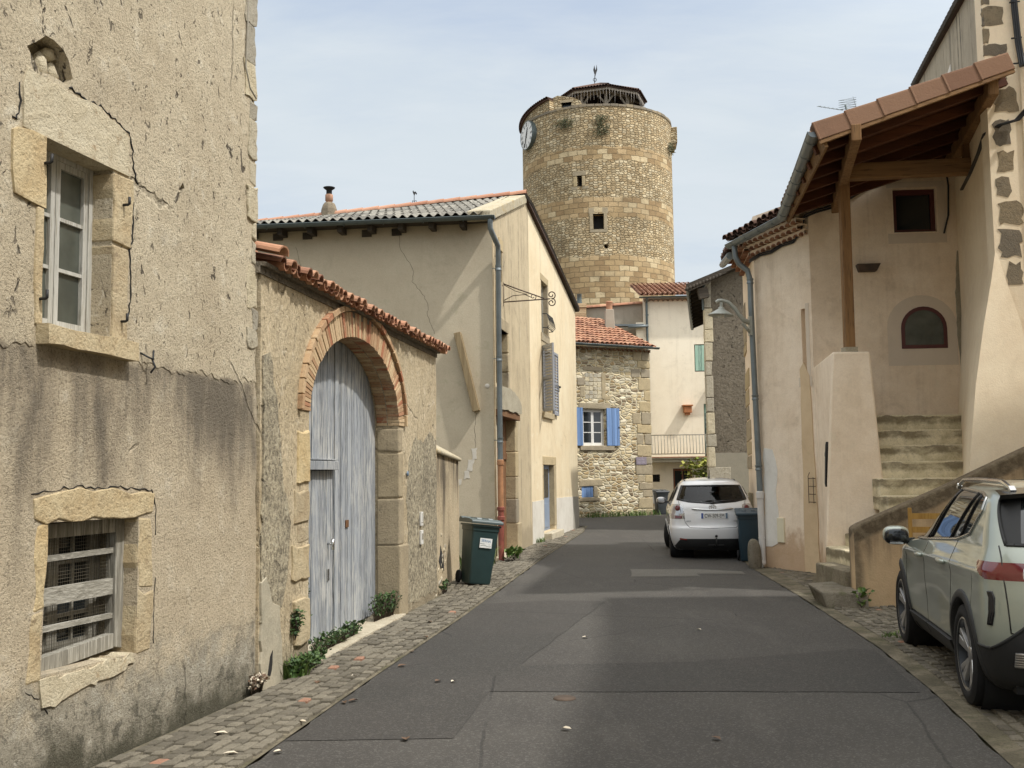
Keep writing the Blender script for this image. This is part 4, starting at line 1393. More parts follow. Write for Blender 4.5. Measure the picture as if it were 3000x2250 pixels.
for s0, s1, z0, z1, o1, rn in ((0.80, 1.09, 1.64, 2.12, .02, .95), (0.72, 1.09, 1.30, 1.58, .016, .4), (0.66, 1.08, 0.80, 1.10, .02, .55), (0.72, 1.08, 0.24, 0.62, .03, .5), (0.80, 1.09, 1.12, 1.27, .005, .3)):
    mb.prism(GW, rough([(s0, z0), (s1, z0), (s1, z1), (s0, z1)], 0.1, 0.02, int(z0 * 50)), -0.22, o1, rn)
pieces('gate_stone', mb, M['sand'], gw, bevel=0.02)
mb = MB()
for s1, z0, z1, o1, rn in ((4.62, 0.0, 0.86, .03, .45), (4.45, 0.87, 1.42, .018, .35), (4.43, 1.43, 1.98, .016, .5), (4.4, 1.99, 2.27, .014, .4)):
    mb.fbox(GW, S1 - 0.02, s1, z0, z1, -0.27, o1, rn, 0.008)
pieces('pier_stone', mb, M['quoin'], gw, bevel=0.02)
# brick arch
rr = random.Random(5)
mb = MB()
N = 74
for i in range(N):
    a0, a1 = math.pi * i / N, math.pi * (i + 1) / N
    g = 0.06 * (a1 - a0)
    pts = []
    for a in (a0 + g, a1 - g):
        ca, sa = math.cos(a), math.sin(a)
        pts += [(SC_ + (hw - 0.014) * ca, SPR + (RISE - 0.014) * sa), (SC_ + (hw + 0.235) * ca, SPR + (RISE + 0.25) * sa)]
    q = [pts[0], pts[1], pts[3], pts[2]]
    o1 = 0.014 + rr.uniform(-0.006, 0.006)
    rn = rr.random()
    mb.hexa([GW.P(*p, -0.13) for p in q] + [GW.P(*p, o1) for p in q], rn)
    rn = rr.random()
    mb.hexa([GW.P(*p, -0.27) for p in q] + [GW.P(*p, -0.14) for p in q], rn)
N = 26
for i in range(N):
    a0, a1 = math.pi * i / N, math.pi * (i + 1) / N
    g = 0.04 * (a1 - a0)
    pts = []
    for a in (a0 + g, a1 - g):
        ca, sa = math.cos(a), math.sin(a)
        pts += [(SC_ + (hw + 0.245) * ca, SPR + (RISE + 0.26) * sa), (SC_ + (hw + 0.305) * ca, SPR + (RISE + 0.32) * sa)]
    q = [pts[0], pts[1], pts[3], pts[2]]
    o1 = 0.05 + rr.uniform(-0.006, 0.006)
    mb.hexa([GW.P(*p, -0.1) for p in q] + [GW.P(*p, o1) for p in q], rr.random())
obj('brick_arch', mb, M['brick'], gw, bevel=0.004)
mb = MB()
for a0 in range(0, 180, 6):
    q = [(SC_ + (hw + e) * math.cos(R(a)), SPR + (RISE + e) * math.sin(R(a))) for a, e in ((a0, -.008), (a0, .27), (a0 + 6, .27), (a0 + 6, -.008))]
    mb.hexa([GW.P(*p, -0.26) for p in q] + [GW.P(*p, 0.002) for p in q])
obj('arch_mortar', mb, M['gw_rough'], gw)
# tile coping
mb, bed = MB(), MB()
bed.prism(GW, [(-0.12, 3.36), (6.34, 3.36), (6.34, 3.42), (-0.12, 3.42)], -0.4, 0.012)
bed.hexa([GW.P(s, z, o) for s, z, o in ((-0.1, 3.41, -0.4), (6.36, 3.41, -0.4), (6.36, 3.42, 0.05), (-0.1, 3.42, 0.05), (-0.1, 3.5, -0.4), (6.36, 3.5, -0.4), (6.36, 3.45, 0.06), (-0.1, 3.45, 0.06))])
obj('coping_bed', bed, M['fh'], gw)
s = 0.12
nn = Vector((0, 0, 1)) + GW.n * 0.4
while s < 6.5:
    j = lambda k=0.014: rr.uniform(-k, k)
    half_tile(mb, GW.P(s + j(), 3.47 + j(.01), 0.15 + j(.03)), GW.P(s + j(), 3.56 + j(.01), -0.24), nn, 0.074, 0.06, 7, 0.014, rr.random())
    half_tile(mb, GW.P(s + 0.083 + j(), 3.49 + j(.006), 0.13 + j(.02)), GW.P(s + 0.083, 3.54, -0.22), nn, 0.07, 0.07, 7, 0.014, rr.random(), True)
    half_tile(mb, GW.P(s + j(), 3.46 + j(.01), -0.5), GW.P(s, 3.57, -0.16), nn, 0.095, 0.08, 6, 0.014, rr.random())
    s += 0.166
half_tile(mb, GW.P(-0.02, 3.52, 0.18), GW.P(0.04, 3.62, -0.2), nn, 0.085, 0.075, 8, 0.016, 0.35)
obj('tile_coping', mb, M['tile_orange'], gw)
# gate leaves
OD = -0.285


def zarch(s):
    q = 1 - ((s - SC_) / hw) ** 2
    return SPR + RISE * math.sqrt(max(0, q)) if q > 0 else SPR


def gate_leaf(a, b, zlow, o, ztop=None, rail=None):
    mb = MB()
    n = int(round((b - a) / 0.115))
    w_ = (b - a) / n
    for i in range(n):
        s0, s1 = a + w_ * i + rr.uniform(.001, .004), a + w_ * (i + 1) - rr.uniform(.001, .004)
        zt0, zt1 = (ztop, ztop) if ztop else (zarch(s0) + 0.03, zarch(s1) + 0.03)
        zl = zlow + rr.uniform(-0.015, 0.015)
        e = o + rr.uniform(-0.007, 0.007)
        q = [(s0, zl), (s1, zl), (s1, zt1), (s0, zt0)]
        mb.hexa([GW.P(*p, e - 0.03) for p in q] + [GW.P(*p, e) for p in q], rr.random())
    return mb


mb = gate_leaf(SC_ + 0.012, S1 + 0.06, 0.06, OD)
rl = obj('gate_leaf', mb, M['gate'], gw, bevel=0.004)
mb = MB()
mb.fbox(GW, 3.05, 3.15, 1.14, 1.22, OD + 0.003, OD + 0.012)
obj('spyhole', mb, M['brown_wood'], rl)
mb = gate_leaf(S0 - 0.06, SC_ - 0.012, 1.84, OD)
mb.fbox(GW, S0 - 0.05, SC_ - 0.015, 1.77, 1.86, OD + 0.0, OD + 0.055, 0.3)
mb.fbox(GW, S0 - 0.05, S0 + 0.1, 0.05, 1.77, OD - 0.03, OD + 0.004, 0.4)
mb.fbox(GW, S0 - 0.05, SC_ - 0.015, 1.868, 1.885, OD + 0.0, OD + 0.045, 0.3)
ll = obj('gate_leaf', mb, M['gate'], gw, bevel=0.004)
mb = gate_leaf(S0 + 0.11, SC_ - 0.09, 0.05, OD - 0.016, 1.765)
wk = obj('wicket_door', mb, M['gate'], gw, bevel=0.004)
mb = MB()
mb.fbox(GW, SC_ - 0.085, SC_ - 0.014, 0.06, 1.765, OD - 0.05, OD - 0.012, 0.2)
obj('wicket_post', mb, M['gate'], gw)
mb = MB()
mb.tube([GW.P(2.5, 1.0, OD - 0.01), GW.P(2.5, 1.0, OD + 0.04)], 0.012, 8)
mb.tube([GW.P(2.5, 1.05, OD + 0.045), GW.P(2.5, 0.94, OD + 0.045)], 0.018, 8)
mb.fbox(GW, 2.475, 2.525, 0.62, 0.74, OD - 0.012, OD + 0.0)
obj('handle', mb, M['chrome'], wk)
mb = MB()
mb.face([GW.P(S0 - 0.1, -0.1, -0.41), GW.P(S1 + 0.1, -0.1, -0.41), GW.P(S1 + 0.1, 3.4, -0.41), GW.P(S0 - 0.1, 3.4, -0.41)])
obj('backing_boards', mb, M['dark'], gw)
mb = MB()
mb.prism(GW, rough([(S0 - 0.1, 0.0), (S1 + 0.02, 0.0), (S1 + 0.02, 0.045), (S0 - 0.1, 0.04)], 0.2, 0.006, 3), -0.4, 0.08)
obj('threshold', mb, M['pale_stone'], gw, bevel=0.01)
# intercom, letter slot and small enamel plate
for (z0, z1, wd) in ((1.04, 1.22, .1), (0.80, 0.98, .11)):
    mb = MB()
    mb.fbox(GW, 5.32 - wd / 2, 5.32 + wd / 2, z0, z1, 0.008, 0.035)
    io = obj('intercom', mb, M['white'], gw, bevel=0.004)
    mb = MB()
    if z0 > 1:
        mb.fbox(GW, 5.315, 5.325, 1.10, 1.2, 0.036, 0.038)
        mb.fbox(GW, 5.275, 5.365, 1.078, 1.09, 0.036, 0.04)
    else:
        mb.fbox(GW, 5.285, 5.355, 0.86, 0.94, 0.036, 0.039)
    obj('button_panel', mb, M['grey_base'], io)
mb = MB()
mb.lathe([(0, 0.012), (0.03, 0.012), (0.035, 0.0)], axes(GW.P(4.62, 1.72, 0.016), GW.u, (0, 0, 1), GW.n), 12)
obj('enamel_plate', mb, M['plate_grey'], gw)

# low wall beyond the gate
LW = Fr((-1.085, 14.66), (-0.94, 17.9), (1, 0))
lw = thing('low_wall', 'low weathered wall with slanting lichened cap between gate wall and dustbin', 'wall', (-1.08, 14.63, 0))
mb = MB()
mb.wall(LW, [(0, -0.2), (3.25, -0.2), (3.28, 1.0), (3.22, 1.95), (0, 2.03)], [], 0.4)
obj('wall', mb, M['lw'], lw)
mb = MB()
mb.hexa([LW.P(*q) for q in ((-0.02, 2.0, 0.05), (3.3, 1.92, 0.05), (3.3, 1.92, -0.45), (-0.02, 2.0, -0.45), (-0.02, 2.05, 0.05), (3.3, 1.97, 0.05), (3.3, 2.22, -0.4), (-0.02, 2.28, -0.4))])
obj('cap', mb, M['lichen_stone'], lw, bevel=0.02)
mb = MB()
for k in range(22):
    s = 0.6 + rr.gauss(0, 0.35) if k < 14 else rr.uniform(0.1, 1.6)
    mb.blob(LW.P(s, abs(rr.gauss(0.3, 0.28)), -0.02), (0.035, rr.uniform(0.04, 0.1), rr.uniform(0.03, 0.07)), 60 + k, 1, 0.3, flat=True, rnd=rr.random())
pieces('exposed_stone', mb, M['pale_stone'], lw)
mb = MB()
mb.prism(LW, rough([(0.25, 0.5), (0.5, 0.35), (0.9, 0.3), (0.8, 0.5), (0.45, 0.66)], 0.1, 0.03, 4), -0.02, 0.006)
obj('hole', mb, M['dark'], lw)
# ------------------------------------------------------------------ barn house with gable to the street
KX, BX, EX = (-0.36, 20.3), (0.44, 24.83), (2.0, 32.1)
HC = Fr(KX, (-8.5, 21.33), (0, -1))
HS1 = Fr(KX, BX, (1, 0))
HS2 = Fr(BX, EX, (1, 0))
ba = thing('barn_house', 'long rendered house with grey wavy roof, brown plank door and cream street gable', 'house', (-0.36, 20.3, 0))
mb = MB()
mb.wall(HC, [(0.002, -0.2), (8.2, -0.2), (8.2, 6.75), (0.002, 6.75)], [], 0.4)
obj('courtyard_wall', mb, M['hc'], ba)
L1, L2 = HS1.L, HS2.L
W11 = [(0.72, 5.66), (1.02, 5.66), (1.02, 6.3), (0.72, 6.3)]
W12 = [(0.66, 3.42), (1.60, 3.42), (1.60, 4.66), (0.66, 4.66)]
D1 = [(0.2, -0.1), (2.34, -0.1), (2.34, 2.86), (0.2, 2.86)]
mb = MB()
mb.wall(HS1, [(0, -0.2), (0.2, -0.2)] + [(0.2, 2.86), (2.34, 2.86), (2.34, -0.2)] + [(L1, -0.2), (L1, 8.2), (4.1, 8.2), (0, 6.7)], [W11, W12], 0.35)
obj('gable_wall', mb, M['hs1'], ba)
W21 = [(1.62, 5.3), (2.54, 5.3), (2.54, 6.66), (1.62, 6.66)]
W22 = [(1.6, 3.27), (2.92, 3.27), (2.92, 4.9), (1.6, 4.9)]
D2 = [(1.56, 0.2), (3.12, 0.2), (3.12, 1.9), (1.56, 1.9)]
mb = MB()
mb.wall(HS2, [(0, -0.2), (L2, -0.2), (L2, 6.72), (0, 8.2)], [W21, W22, D2], 0.35)
obj('street_wall', mb, M['hs2'], ba)
mb = MB()
mb.prism(HS2, rough([(0.02, -0.1), (1.5, -0.1), (1.5, 1.02), (0.02, 1.02)], 0.3, 0.006, 2), -0.02, 0.012)
mb.prism(HS2, rough([(3.42, -0.1), (6.3, -0.1), (6.3, 0.98), (3.42, 1.02)], 0.3, 0.006, 3), -0.02, 0.012)
pieces('white_plinth', mb, M['white_base'], ba)
mb = MB()
mb.prism(HS2, [(6.31, -0.1), (L2, -0.1), (L2, 0.96), (6.31, 0.98)], -0.02, 0.014)
obj('grey_plinth', mb, M['grey_base'], ba)
mb = MB()
far_end = Fr(EX, (-7, 34.2), (0, 1))
mb.wall(far_end, [(0, -0.2), (9, -0.2), (9, 6.7), (0, 6.7)], [], 0.35)
mb.fbox(HC, 8.2, 8.5, -0.2, 7.9, -13, 0)
obj('rear_wall', mb, M['hs1'], ba)
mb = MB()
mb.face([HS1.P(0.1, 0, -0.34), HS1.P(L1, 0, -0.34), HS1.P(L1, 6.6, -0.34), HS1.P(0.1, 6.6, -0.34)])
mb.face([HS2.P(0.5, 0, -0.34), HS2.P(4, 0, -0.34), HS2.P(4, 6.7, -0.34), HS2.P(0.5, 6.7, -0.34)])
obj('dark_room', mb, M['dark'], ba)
# roof: corrugated fibre cement on the courtyard side
RIDGE_Z = 8.24
vb = (-HC.n * 4.35 + Vector((0, 0, RIDGE_Z - 6.74)))
Hs = vb.length
nb = HC.u.cross(vb)
nb = nb if nb.z > 0 else -nb
mb = MB()
wave_roof(mb, HC.P(0.12, 6.74, 0.42), HC.u, vb, nb, 8.2, Hs, 0.177, 0.03, 6, 0.02, sag=0.52)
rf = obj('roof', mb, M['fibre'], ba, weld=False)
mb = MB()
rr = random.Random(8)
i = 0
rdg0 = HC.P(0, RIDGE_Z + 0.04, -3.93)
n_ = Vector((0, 0, 1))
s = -0.28
while s < 8.2:
    a, b = rdg0 + HC.u * s - Vector((0, 0, .52 * s / 8.2)), rdg0 + HC.u * (s + 0.44) - Vector((0, 0, .52 * (s + .44) / 8.2))
    half_tile(mb, a + Vector((0, 0, 0.012)), b, n_, 0.13, 0.12, 8, 0.014, rr.random())
    s += 0.40
obj('ridge_tiles', mb, M['ridge'], rf)
mb = MB()
a, b = HS1.P(3.9, RIDGE_Z + 0.02, 0.06), HS2.P(L2 + 0.15, 6.78, 0.12)
c, d = HC.P(8.3, 6.5, -13.2), HC.P(8.3, RIDGE_Z - 0.5, -4.0)
mb.hexa([a, b, c, d] + [p + Vector((0, 0, 0.1)) for p in (a, b, c, d)])
obj('rear_slope', mb, M['tile_dark'], rf)
mb = MB()
pts = [(0 - 0.75, 8.24), (0, 8.22), (2.0, 7.86), (4.5, 7.35), (L2 + 0.12, 6.74)]
for (s0, z0), (s1, z1) in zip(pts, pts[1:]):
    n = int((s1 - s0) / 0.35) + 1
    for k in range(n):
        a_, b_ = k / n, (k + 1) / n
        sa, sb = s0 + (s1 - s0) * a_, s0 + (s1 - s0) * b_
        za, zb = z0 + (z1 - z0) * a_, z0 + (z1 - z0) * b_
        mb.hexa([HS2.P(*q) for q in ((sa, za, -0.3), (sb + .03, zb - .02, -0.3), (sb + .03, zb - .02, 0.1), (sa, za, 0.1), (sa, za + .055, -0.3), (sb + .03, zb + .03, -0.3), (sb + .03, zb + .03, 0.13), (sa, za + .055, 0.13))], rr.random())
obj('verge_slates', mb, M['dark_wood'], rf)
mb = MB()
mb.prism(HS1, [(-0.42, 6.62), (4.05, 8.12), (4.05, 8.34), (-0.42, 6.84)], -0.42, 0.06)
obj('gable_coping', mb, M['lichen_stone'], ba, bevel=0.02)
mb = MB()
for k in range(13):
    s = 0.5 + k * 0.62
    mb.fbox(HC, s, s + 0.1, 6.55, 6.68, -0.1, 0.34, rr.random())
    if rr.random() < .6:
        mb.fbox(HC, s + .1, s + .3, 6.5, 6.64, -0.05, 0.02 + rr.random() * .05, rr.random())
mb.fbox(HC, 0.05, 8.2, 6.68, 6.72, 0.0, 0.40)
pieces('eave_rafter', mb, M['dark_wood'], ba)
# gutter and downpipe
mb = MB()
gz = 6.70
half_tile(mb, HC.P(-0.12, gz, 0.47), HC.P(8.2, gz + 0.02, 0.47), n_, 0.075, 0.075, 10, 0.006, 0.5, True)
mb.tube([HC.P(-0.12, gz, 0.545), HC.P(8.2, gz + 0.02, 0.545)], 0.010, 6)
for k in range(10):
    s = 0.5 + k * 0.8
    mb.tube([HC.P(s, gz + .003, 0.55), HC.P(s, gz - .05, 0.53), HC.P(s, gz - .08, 0.47), HC.P(s, gz - .05, 0.41)], 0.007, 5)
half_tile(mb, HC.P(-0.125, gz, 0.47), HC.P(-0.12, gz, 0.47), n_, 0.075, 0.07, 10, 0.07, 0.5, True)
gut = obj('gutter', mb, M['zinc_dark'], ba, smooth=40)
px, py = -0.245, 20.2
mb = MB()
mb.tube([HC.P(-0.03, 6.64, 0.46), HC.P(-0.03, 6.47, 0.46), HC.P(-0.06, 6.38, 0.40), (px, py - 0.06, 6.18), (px, py, 6.05), (px, py, 1.95)], 0.052, 12)
for z in (5.75, 3.95, 2.35):
    mb.lathe([(.052, -.05), (.062, -.05), (.062, -.03), (.056, -.02), (.056, .02), (.062, .03), (.062, .05), (.052, .05)], Matrix.Translation((px, py, z)), 14)
    mb.tube([(px, py, z), (px - 0.12, py + 0.05, z)], 0.008, 5)
dp = obj('downpipe', mb, M['zinc'], ba, smooth=40)
mb = MB()
mb.tube([(px, py, 1.97), (px, py, 0.98)], 0.056, 12)
mb.lathe([(.056, 0), (.068, .01), (.068, .1), (.056, .11)], Matrix.Translation((px, py, 1.86)), 14)
obj('clay_section', mb, M['orange_pipe'], dp, smooth=40)
mb = MB()
mb.tube([(px, py, 1.0), (px, py, -0.02)], 0.058, 12)
for z in (0.98, 0.8):
    mb.lathe([(.058, 0), (.075, .01), (.075, .07), (.058, .08)], Matrix.Translation((px, py, z)), 14)
obj('cast_iron_foot', mb, M['rust_pipe'], dp, smooth=40)
# hairline cracks, paint scraps on the courtyard wall
mb = MB()
for path in ([(1.9, 6.5), (1.88, 6.25), (1.72, 6.0), (1.6, 5.75), (1.62, 5.55), (1.42, 5.3), (1.3, 5.1), (1.32, 4.85), (1.22, 4.6), (1.17, 4.45)], [(4.05, 6.35), (3.95, 6.0), (3.82, 5.6), (3.78, 5.3)], [(0.34, 2.9), (0.4, 2.6), (0.36, 2.3), (0.4, 2.1)]):
    pp = []
    for (s0, z0), (s1, z1) in zip(path, path[1:]):
        for k in range(4):
            q = k / 4
            pp.append(HC.P(s0 + (s1 - s0) * q + rr.uniform(-.015, .015), z0 + (z1 - z0) * q, 0.0))
    mb.tube(pp, 0.003, 4)
pieces('crack', mb, M['dark'], ba)
mb = MB()
for q in ([(0.34, 2.22), (0.46, 2.2), (0.44, 1.98), (0.36, 2.0)], [(0.40, 2.0), (0.52, 1.98), (0.56, 1.78), (0.44, 1.74)], [(0.5, 1.8), (0.6, 1.76), (0.62, 1.6), (0.5, 1.62)], [(0.66, 1.62), (0.75, 1.6), (0.76, 1.46), (0.68, 1.5)]):
    mb.prism(HC, rough(q, 0.05, 0.016, 7), -0.01, 0.006)
mb.lathe([(0, .012), (.045, .01), (.05, 0)], axes(HC.P(0.13, 3.42, 0), HC.u, (0, 0, 1), HC.n), 10)
pieces('paint_scrap', mb, M['white_base'], ba)
# openings on the gable
mb = MB()
mb.fbox(HS1, 0.6, 1.66, 4.66, 4.9, -0.3, 0.016, .5)
mb.fbox(HS1, 0.56, 1.68, 3.26, 3.42, -0.3, 0.05, .4)
for k in range(3):
    mb.fbox(HS1, 1.56, 1.70, 3.44 + k * .41, 3.82 + k * .41, -0.3, 0.012, rr.random())
mb.fbox(HS1, 0.66, 1.1, 6.3, 6.55, -0.3, 0.02, .95)
mb.fbox(HS1, 1.0, 1.1, 5.6, 6.3, -0.3, 0.012, .6)
pieces('window_stone', mb, M['quoin'], ba, bevel=0.012)
casement(HS1, ba, 0.66, 1.58, 3.42, 4.66, -0.13, 2, 3, M['grey_wood'], M['glass'], 0.05, 0.02)
casement(HS1, ba, 0.72, 1.0, 5.66, 6.3, -0.1, 1, 2, M['grey_wood'], M['glass'], 0.04, 0.02)
mb = MB()
mb.prism(HS1, rough([(0.16, 2.98), (2.5, 2.98), (2.46, 3.2), (2.0, 3.36), (1.2, 3.44), (0.16, 3.44)], 0.2, 0.02, 4), -0.05, 0.14)
obj('cement_hood', mb, M['concrete'], ba, bevel=0.02)
mb = MB()
mb.fbox(HS1, 0.14, 2.42, 2.84, 2.975, -0.3, 0.11)
obj('wood_lintel', mb, M['brown_wood'], ba, bevel=0.01)
mb = MB()
for z0, z1, s1, o1 in ((0, .62, 2.84, .05), (.63, 1.14, 2.68, .02), (1.15, 1.62, 2.66, .016), (1.63, 2.16, 2.68, .02), (2.17, 2.83, 2.66, .015)):
    mb.fbox(HS1, 2.33, s1, z0, z1, -0.3, o1, rr.random(), 0.006)
pieces('pier_stone', mb, M['quoin'], ba, bevel=0.018)
mb = MB()
n = 9
for k in range(n):
    a_, b_ = 0.22 + 2.1 * k / n, 0.22 + 2.1 * (k + 1) / n
    mb.fbox(HS1, a_ + .003, b_ - .003, 0.1, 2.0, -0.25, -0.2 + rr.uniform(-.004, .004), rr.random())
mb.fbox(HS1, 0.22, 2.32, 2.0, 2.14, -0.25, -0.17, .4)
mb.fbox(HS1, 1.65, 2.32, 2.14, 2.84, -0.25, -0.19, .5)
mb.fbox(HS1, 0.22, 0.6, 2.14, 2.84, -0.25, -0.19, .5)
pd = obj('plank_door', mb, M['brown_wood'], ba, bevel=0.004)
casement(HS1, pd, 0.6, 1.65, 2.14, 2.84, -0.21, 2, 1, M['door_brown'], M['glass'], 0.05, 0.02, 2, 'fanlight')
mb = MB()
mb.prism(HS1, [(0.1, -0.1), (2.5, -0.1), (2.5, 0.08), (0.1, 0.07)], -0.32, 0.12)
obj('door_step', mb, M['pale_stone'], ba, bevel=0.015)
mb = MB()
mb.tube([HS1.P(0.06, z, 0.012) for z in (6.5, 4, 2, 0.1)], 0.012, 5)
mb.tube([HS1.P(0.25, z, 0.012) for z in (6.5, 4.9, 3.5)], 0.010, 5)
obj('wall_conduit', mb, M['hs1'], ba)
# street wall openings
mb = MB()
for (s0, s1, z0, z1, o1) in ((1.5, 2.64, 6.66, 6.84, .012), (2.52, 2.66, 5.3, 6.65, .01), (1.5, 2.64, 5.08, 5.29, .03), (1.52, 3.0, 4.9, 5.08, .012), (2.9, 3.02, 3.28, 4.89, .008), (1.5, 3.0, 3.1, 3.26, .07), (1.48, 3.42, 1.9, 2.12, .016), (3.1, 3.42, 0.3, 1.89, .014), (1.46, 1.57, 0.3, 1.89, .01)):
    mb.fbox(HS2, s0, s1, z0, z1, -0.32, o1, rr.random(), 0.004)
pieces('window_stone', mb, M['quoin'], ba, bevel=0.012)
casement(HS2, ba, 1.62, 2.53, 5.3, 6.66, -0.13, 2, 3, M['grey_wood'], M['glass'], 0.05, 0.02)
casement(HS2, ba, 1.6, 2.9, 3.27, 4.9, -0.14, 2, 3, M['grey_wood'], M['glass'], 0.05, 0.02)
mb = MB()
for z in (5.42, 5.78):
    mb.tube([HS2.P(1.6, z, .03), HS2.P(1.62, z, .14), HS2.P(2.5, z, .14), HS2.P(2.54, z, .03)], 0.012, 5)
for k in range(6):
    s = 1.66 + k * .16
    mb.tube([HS2.P(s, 5.42, .14), HS2.P(s + .05, 5.5, .2), HS2.P(s - .04, 5.6, .2), HS2.P(s + .02, 5.7, .16), HS2.P(s, 5.78, .14)], 0.010, 5)
obj('window_guard', mb, M['iron'], ba)


def shutter(parent, fr3, s0, s1, z0, z1, mat, o0, o1, slats=True):
    """louvred shutter lying in frame fr3"""
    mb = MB()
    st = 0.07
    for a, b, c, d in ((s0, s0 + st, z0, z1), (s1 - st, s1, z0, z1), (s0 + st, s1 - st, z0, z0 + st), (s0 + st, s1 - st, z1 - st, z1), (s0 + st, s1 - st, (z0 + z1) / 2 - st / 2, (z0 + z1) / 2 + st / 2)):
        mb.fbox(fr3, a, b, c, d, o0, o1)
    n = int((z1 - z0) / 0.085)
    for k in range(n):
        z = z0 + st + (z1 - z0 - 2 * st) * (k + .5) / n
        mb.hexa([fr3.P(*q) for q in ((s0 + st, z - .035, o1 - .004), (s1 - st, z - .035, o1 - .004), (s1 - st, z - .028, o1 - .004), (s0 + st, z - .028, o1 - .004), (s0 + st, z + .02, o0 + .004), (s1 - st, z + .02, o0 + .004), (s1 - st, z + .03, o0 + .004), (s0 + st, z + .03, o0 + .004))])
    return obj('shutter', mb, mat, parent)


s1 = shutter(ba, HS2, 3.02, 3.72, 3.25, 4.95, M['lav'], 0.03, 0.07)
mb = MB()
mb.tube([HS2.P(3.5, 3.9, 0.07), HS2.P(3.52, 3.9, 0.11), HS2.P(3.52, 4.05, 0.11), HS2.P(3.5, 4.1, 0.07)], .01, 5)
mb.fbox(HS2, 3.7, 3.78, 4.02, 4.07, 0.02, 0.12)
obj('shutter_catch', mb, M['iron'], s1)
pa = HS2.P(1.58, 0, 0.03)
FS = Fr((pa.x, pa.y), (pa.x - HS2.u.x * 0.55 + HS2.n.x * 0.36, pa.y - HS2.u.y * 0.55 + HS2.n.y * 0.36), (0, -1))
shutter(ba, FS, 0.0, 0.66, 3.25, 4.95, M['lav'], -0.02, 0.02)
mb = MB()
mb.fbox(HS2, 1.57, 3.1, 0.2, 1.9, -0.17, -0.13)
mb.fbox(HS2, 1.72, 2.02, 0.28, 0.9, -0.125, -0.11)
mb.fbox(HS2, 2.08, 2.92, 0.28, 0.9, -0.125, -0.11)
bd = obj('front_door', mb, M['door_blue'], ba, bevel=0.006)
mb = MB()
mb.fbox(HS2, 1.72, 2.02, 1.05, 1.8, -0.128, -0.12)
mb.fbox(HS2, 2.08, 2.92, 1.05, 1.8, -0.128, -0.12)
obj('panes', mb, M['glass'], bd)
mb = MB()
mb.fbox(HS2, 1.5, 3.3, -0.05, 0.19, -0.3, 0.22, .5, .01)
obj('door_step', mb, M['pale_stone'], ba, bevel=0.02)

# chimney behind the ridge
ch = thing('stone_chimney', 'squat stone chimney with terracotta pot and black cowl on grey wavy roof', 'chimney', (-4.4, 24.75, 8.0))
mb = MB()
mb.lathe([(.22, -.3), (.19, .1), (.15, .22), (.12, .26), (0, .26)], Matrix.Translation((-4.4, 24.75, 8.05)) @ Matrix.Rotation(R(45), 4, 'Z'), 8, 0.4, False)
obj('stone_stack', mb, M['basalt'], ch)
mb = MB()
mb.lathe([(.085, .24), (.075, .3), (.095, .31), (.095, .46), (.08, .47), (0, .47)], Matrix.Translation((-4.4, 24.75, 8.05)), 16)
obj('pot', mb, M['tile'], ch)
mb = MB()
mb.lathe([(.07, .47), (.07, .58), (.09, .59), (.14, .63), (.145, .645), (.05, .66), (0, .66)], Matrix.Translation((-4.4, 24.75, 8.05)), 16)
obj('cowl', mb, M['under'], ch)
wv = thing('weather_vane', 'small black iron weather vane with cockerel standing behind red ridge tiles', 'weather vane', (-2.36, 25.1, 8.0))
mb = MB()
X0 = Vector((-2.36, 25.1, 8.0))
mb.tube([X0, X0 + Vector((0, 0, .66))], .009, 6)
for k, (dx, dz, q) in enumerate(((-.07, .36, 1), (.07, .34, 1), (.08, .26, 1), (-.06, .26, 1), (0.05, .42, 1), (-.04, .42, 1))):
    mb.tube([X0 + Vector((0, 0, dz)), X0 + Vector((dx, 0, dz + .02)), X0 + Vector((dx * 1.1, 0, dz - .04)), X0 + Vector((dx * .6, 0, dz - .05))], .009, 5)
obj('rod', mb, M['iron'], wv)
mb = MB()
FV = Fr((-2.42, 25.1), (-2.3, 25.1), (0, -1))
mb.prism(FV, [(.05, .58 + 8), (.02, .66 + 8), (.035, .7 + 8), (.06, .65 + 8), (.09, .67 + 8), (.13, .62 + 8), (.12, .58 + 8), (.09, .62 + 8), (.07, .57 + 8)], -.006, .006)
obj('cockerel', mb, M['iron'], wv)
# loose beam hung on the courtyard wall
bm_ = MB()
bm_.beam(HC.P(0.70, 4.48, 0.085), HC.P(0.33, 2.92, 0.085), 0.13, 0.18, HC.n)
tag(obj('wooden_plank', bm_, M['plank'], None, bevel=0.008), 'bare timber plank leaning diagonally against the courtyard wall beside the drainpipe', 'plank')
# wrought iron sign bracket
sb = thing('sign_bracket', 'empty black wrought iron sign bracket with scrolled end on cream gable', 'bracket', tuple(HS1.P(1.15, 5.2)))
P_ = lambda o, z: HS1.P(1.15 + o * 0.12, z, o)
mb = MB()
mb.tube([P_(0, 5.27), P_(.98, 5.32)], .014, 6)
mb.tube([P_(0, 5.66), P_(.35, 5.52), P_(.85, 5.33)], .014, 6)
mb.tube([P_(0, 5.18), P_(0, 5.7)], .012, 6)
obj('bars', mb, M['rust_iron'], sb)
mb = MB()


def scroll(c, r, turns, a0, sg=1, rad=.012):
    pts = []
    for k in range(int(22 * turns)):
        a = a0 + sg * 2 * math.pi * k / 22
        q = r * (1 - 0.8 * k / (22 * turns))
        pts.append(P_(c[0] + q * math.cos(a), c[1] + q * math.sin(a)))
    mb.tube(pts, rad, 5)


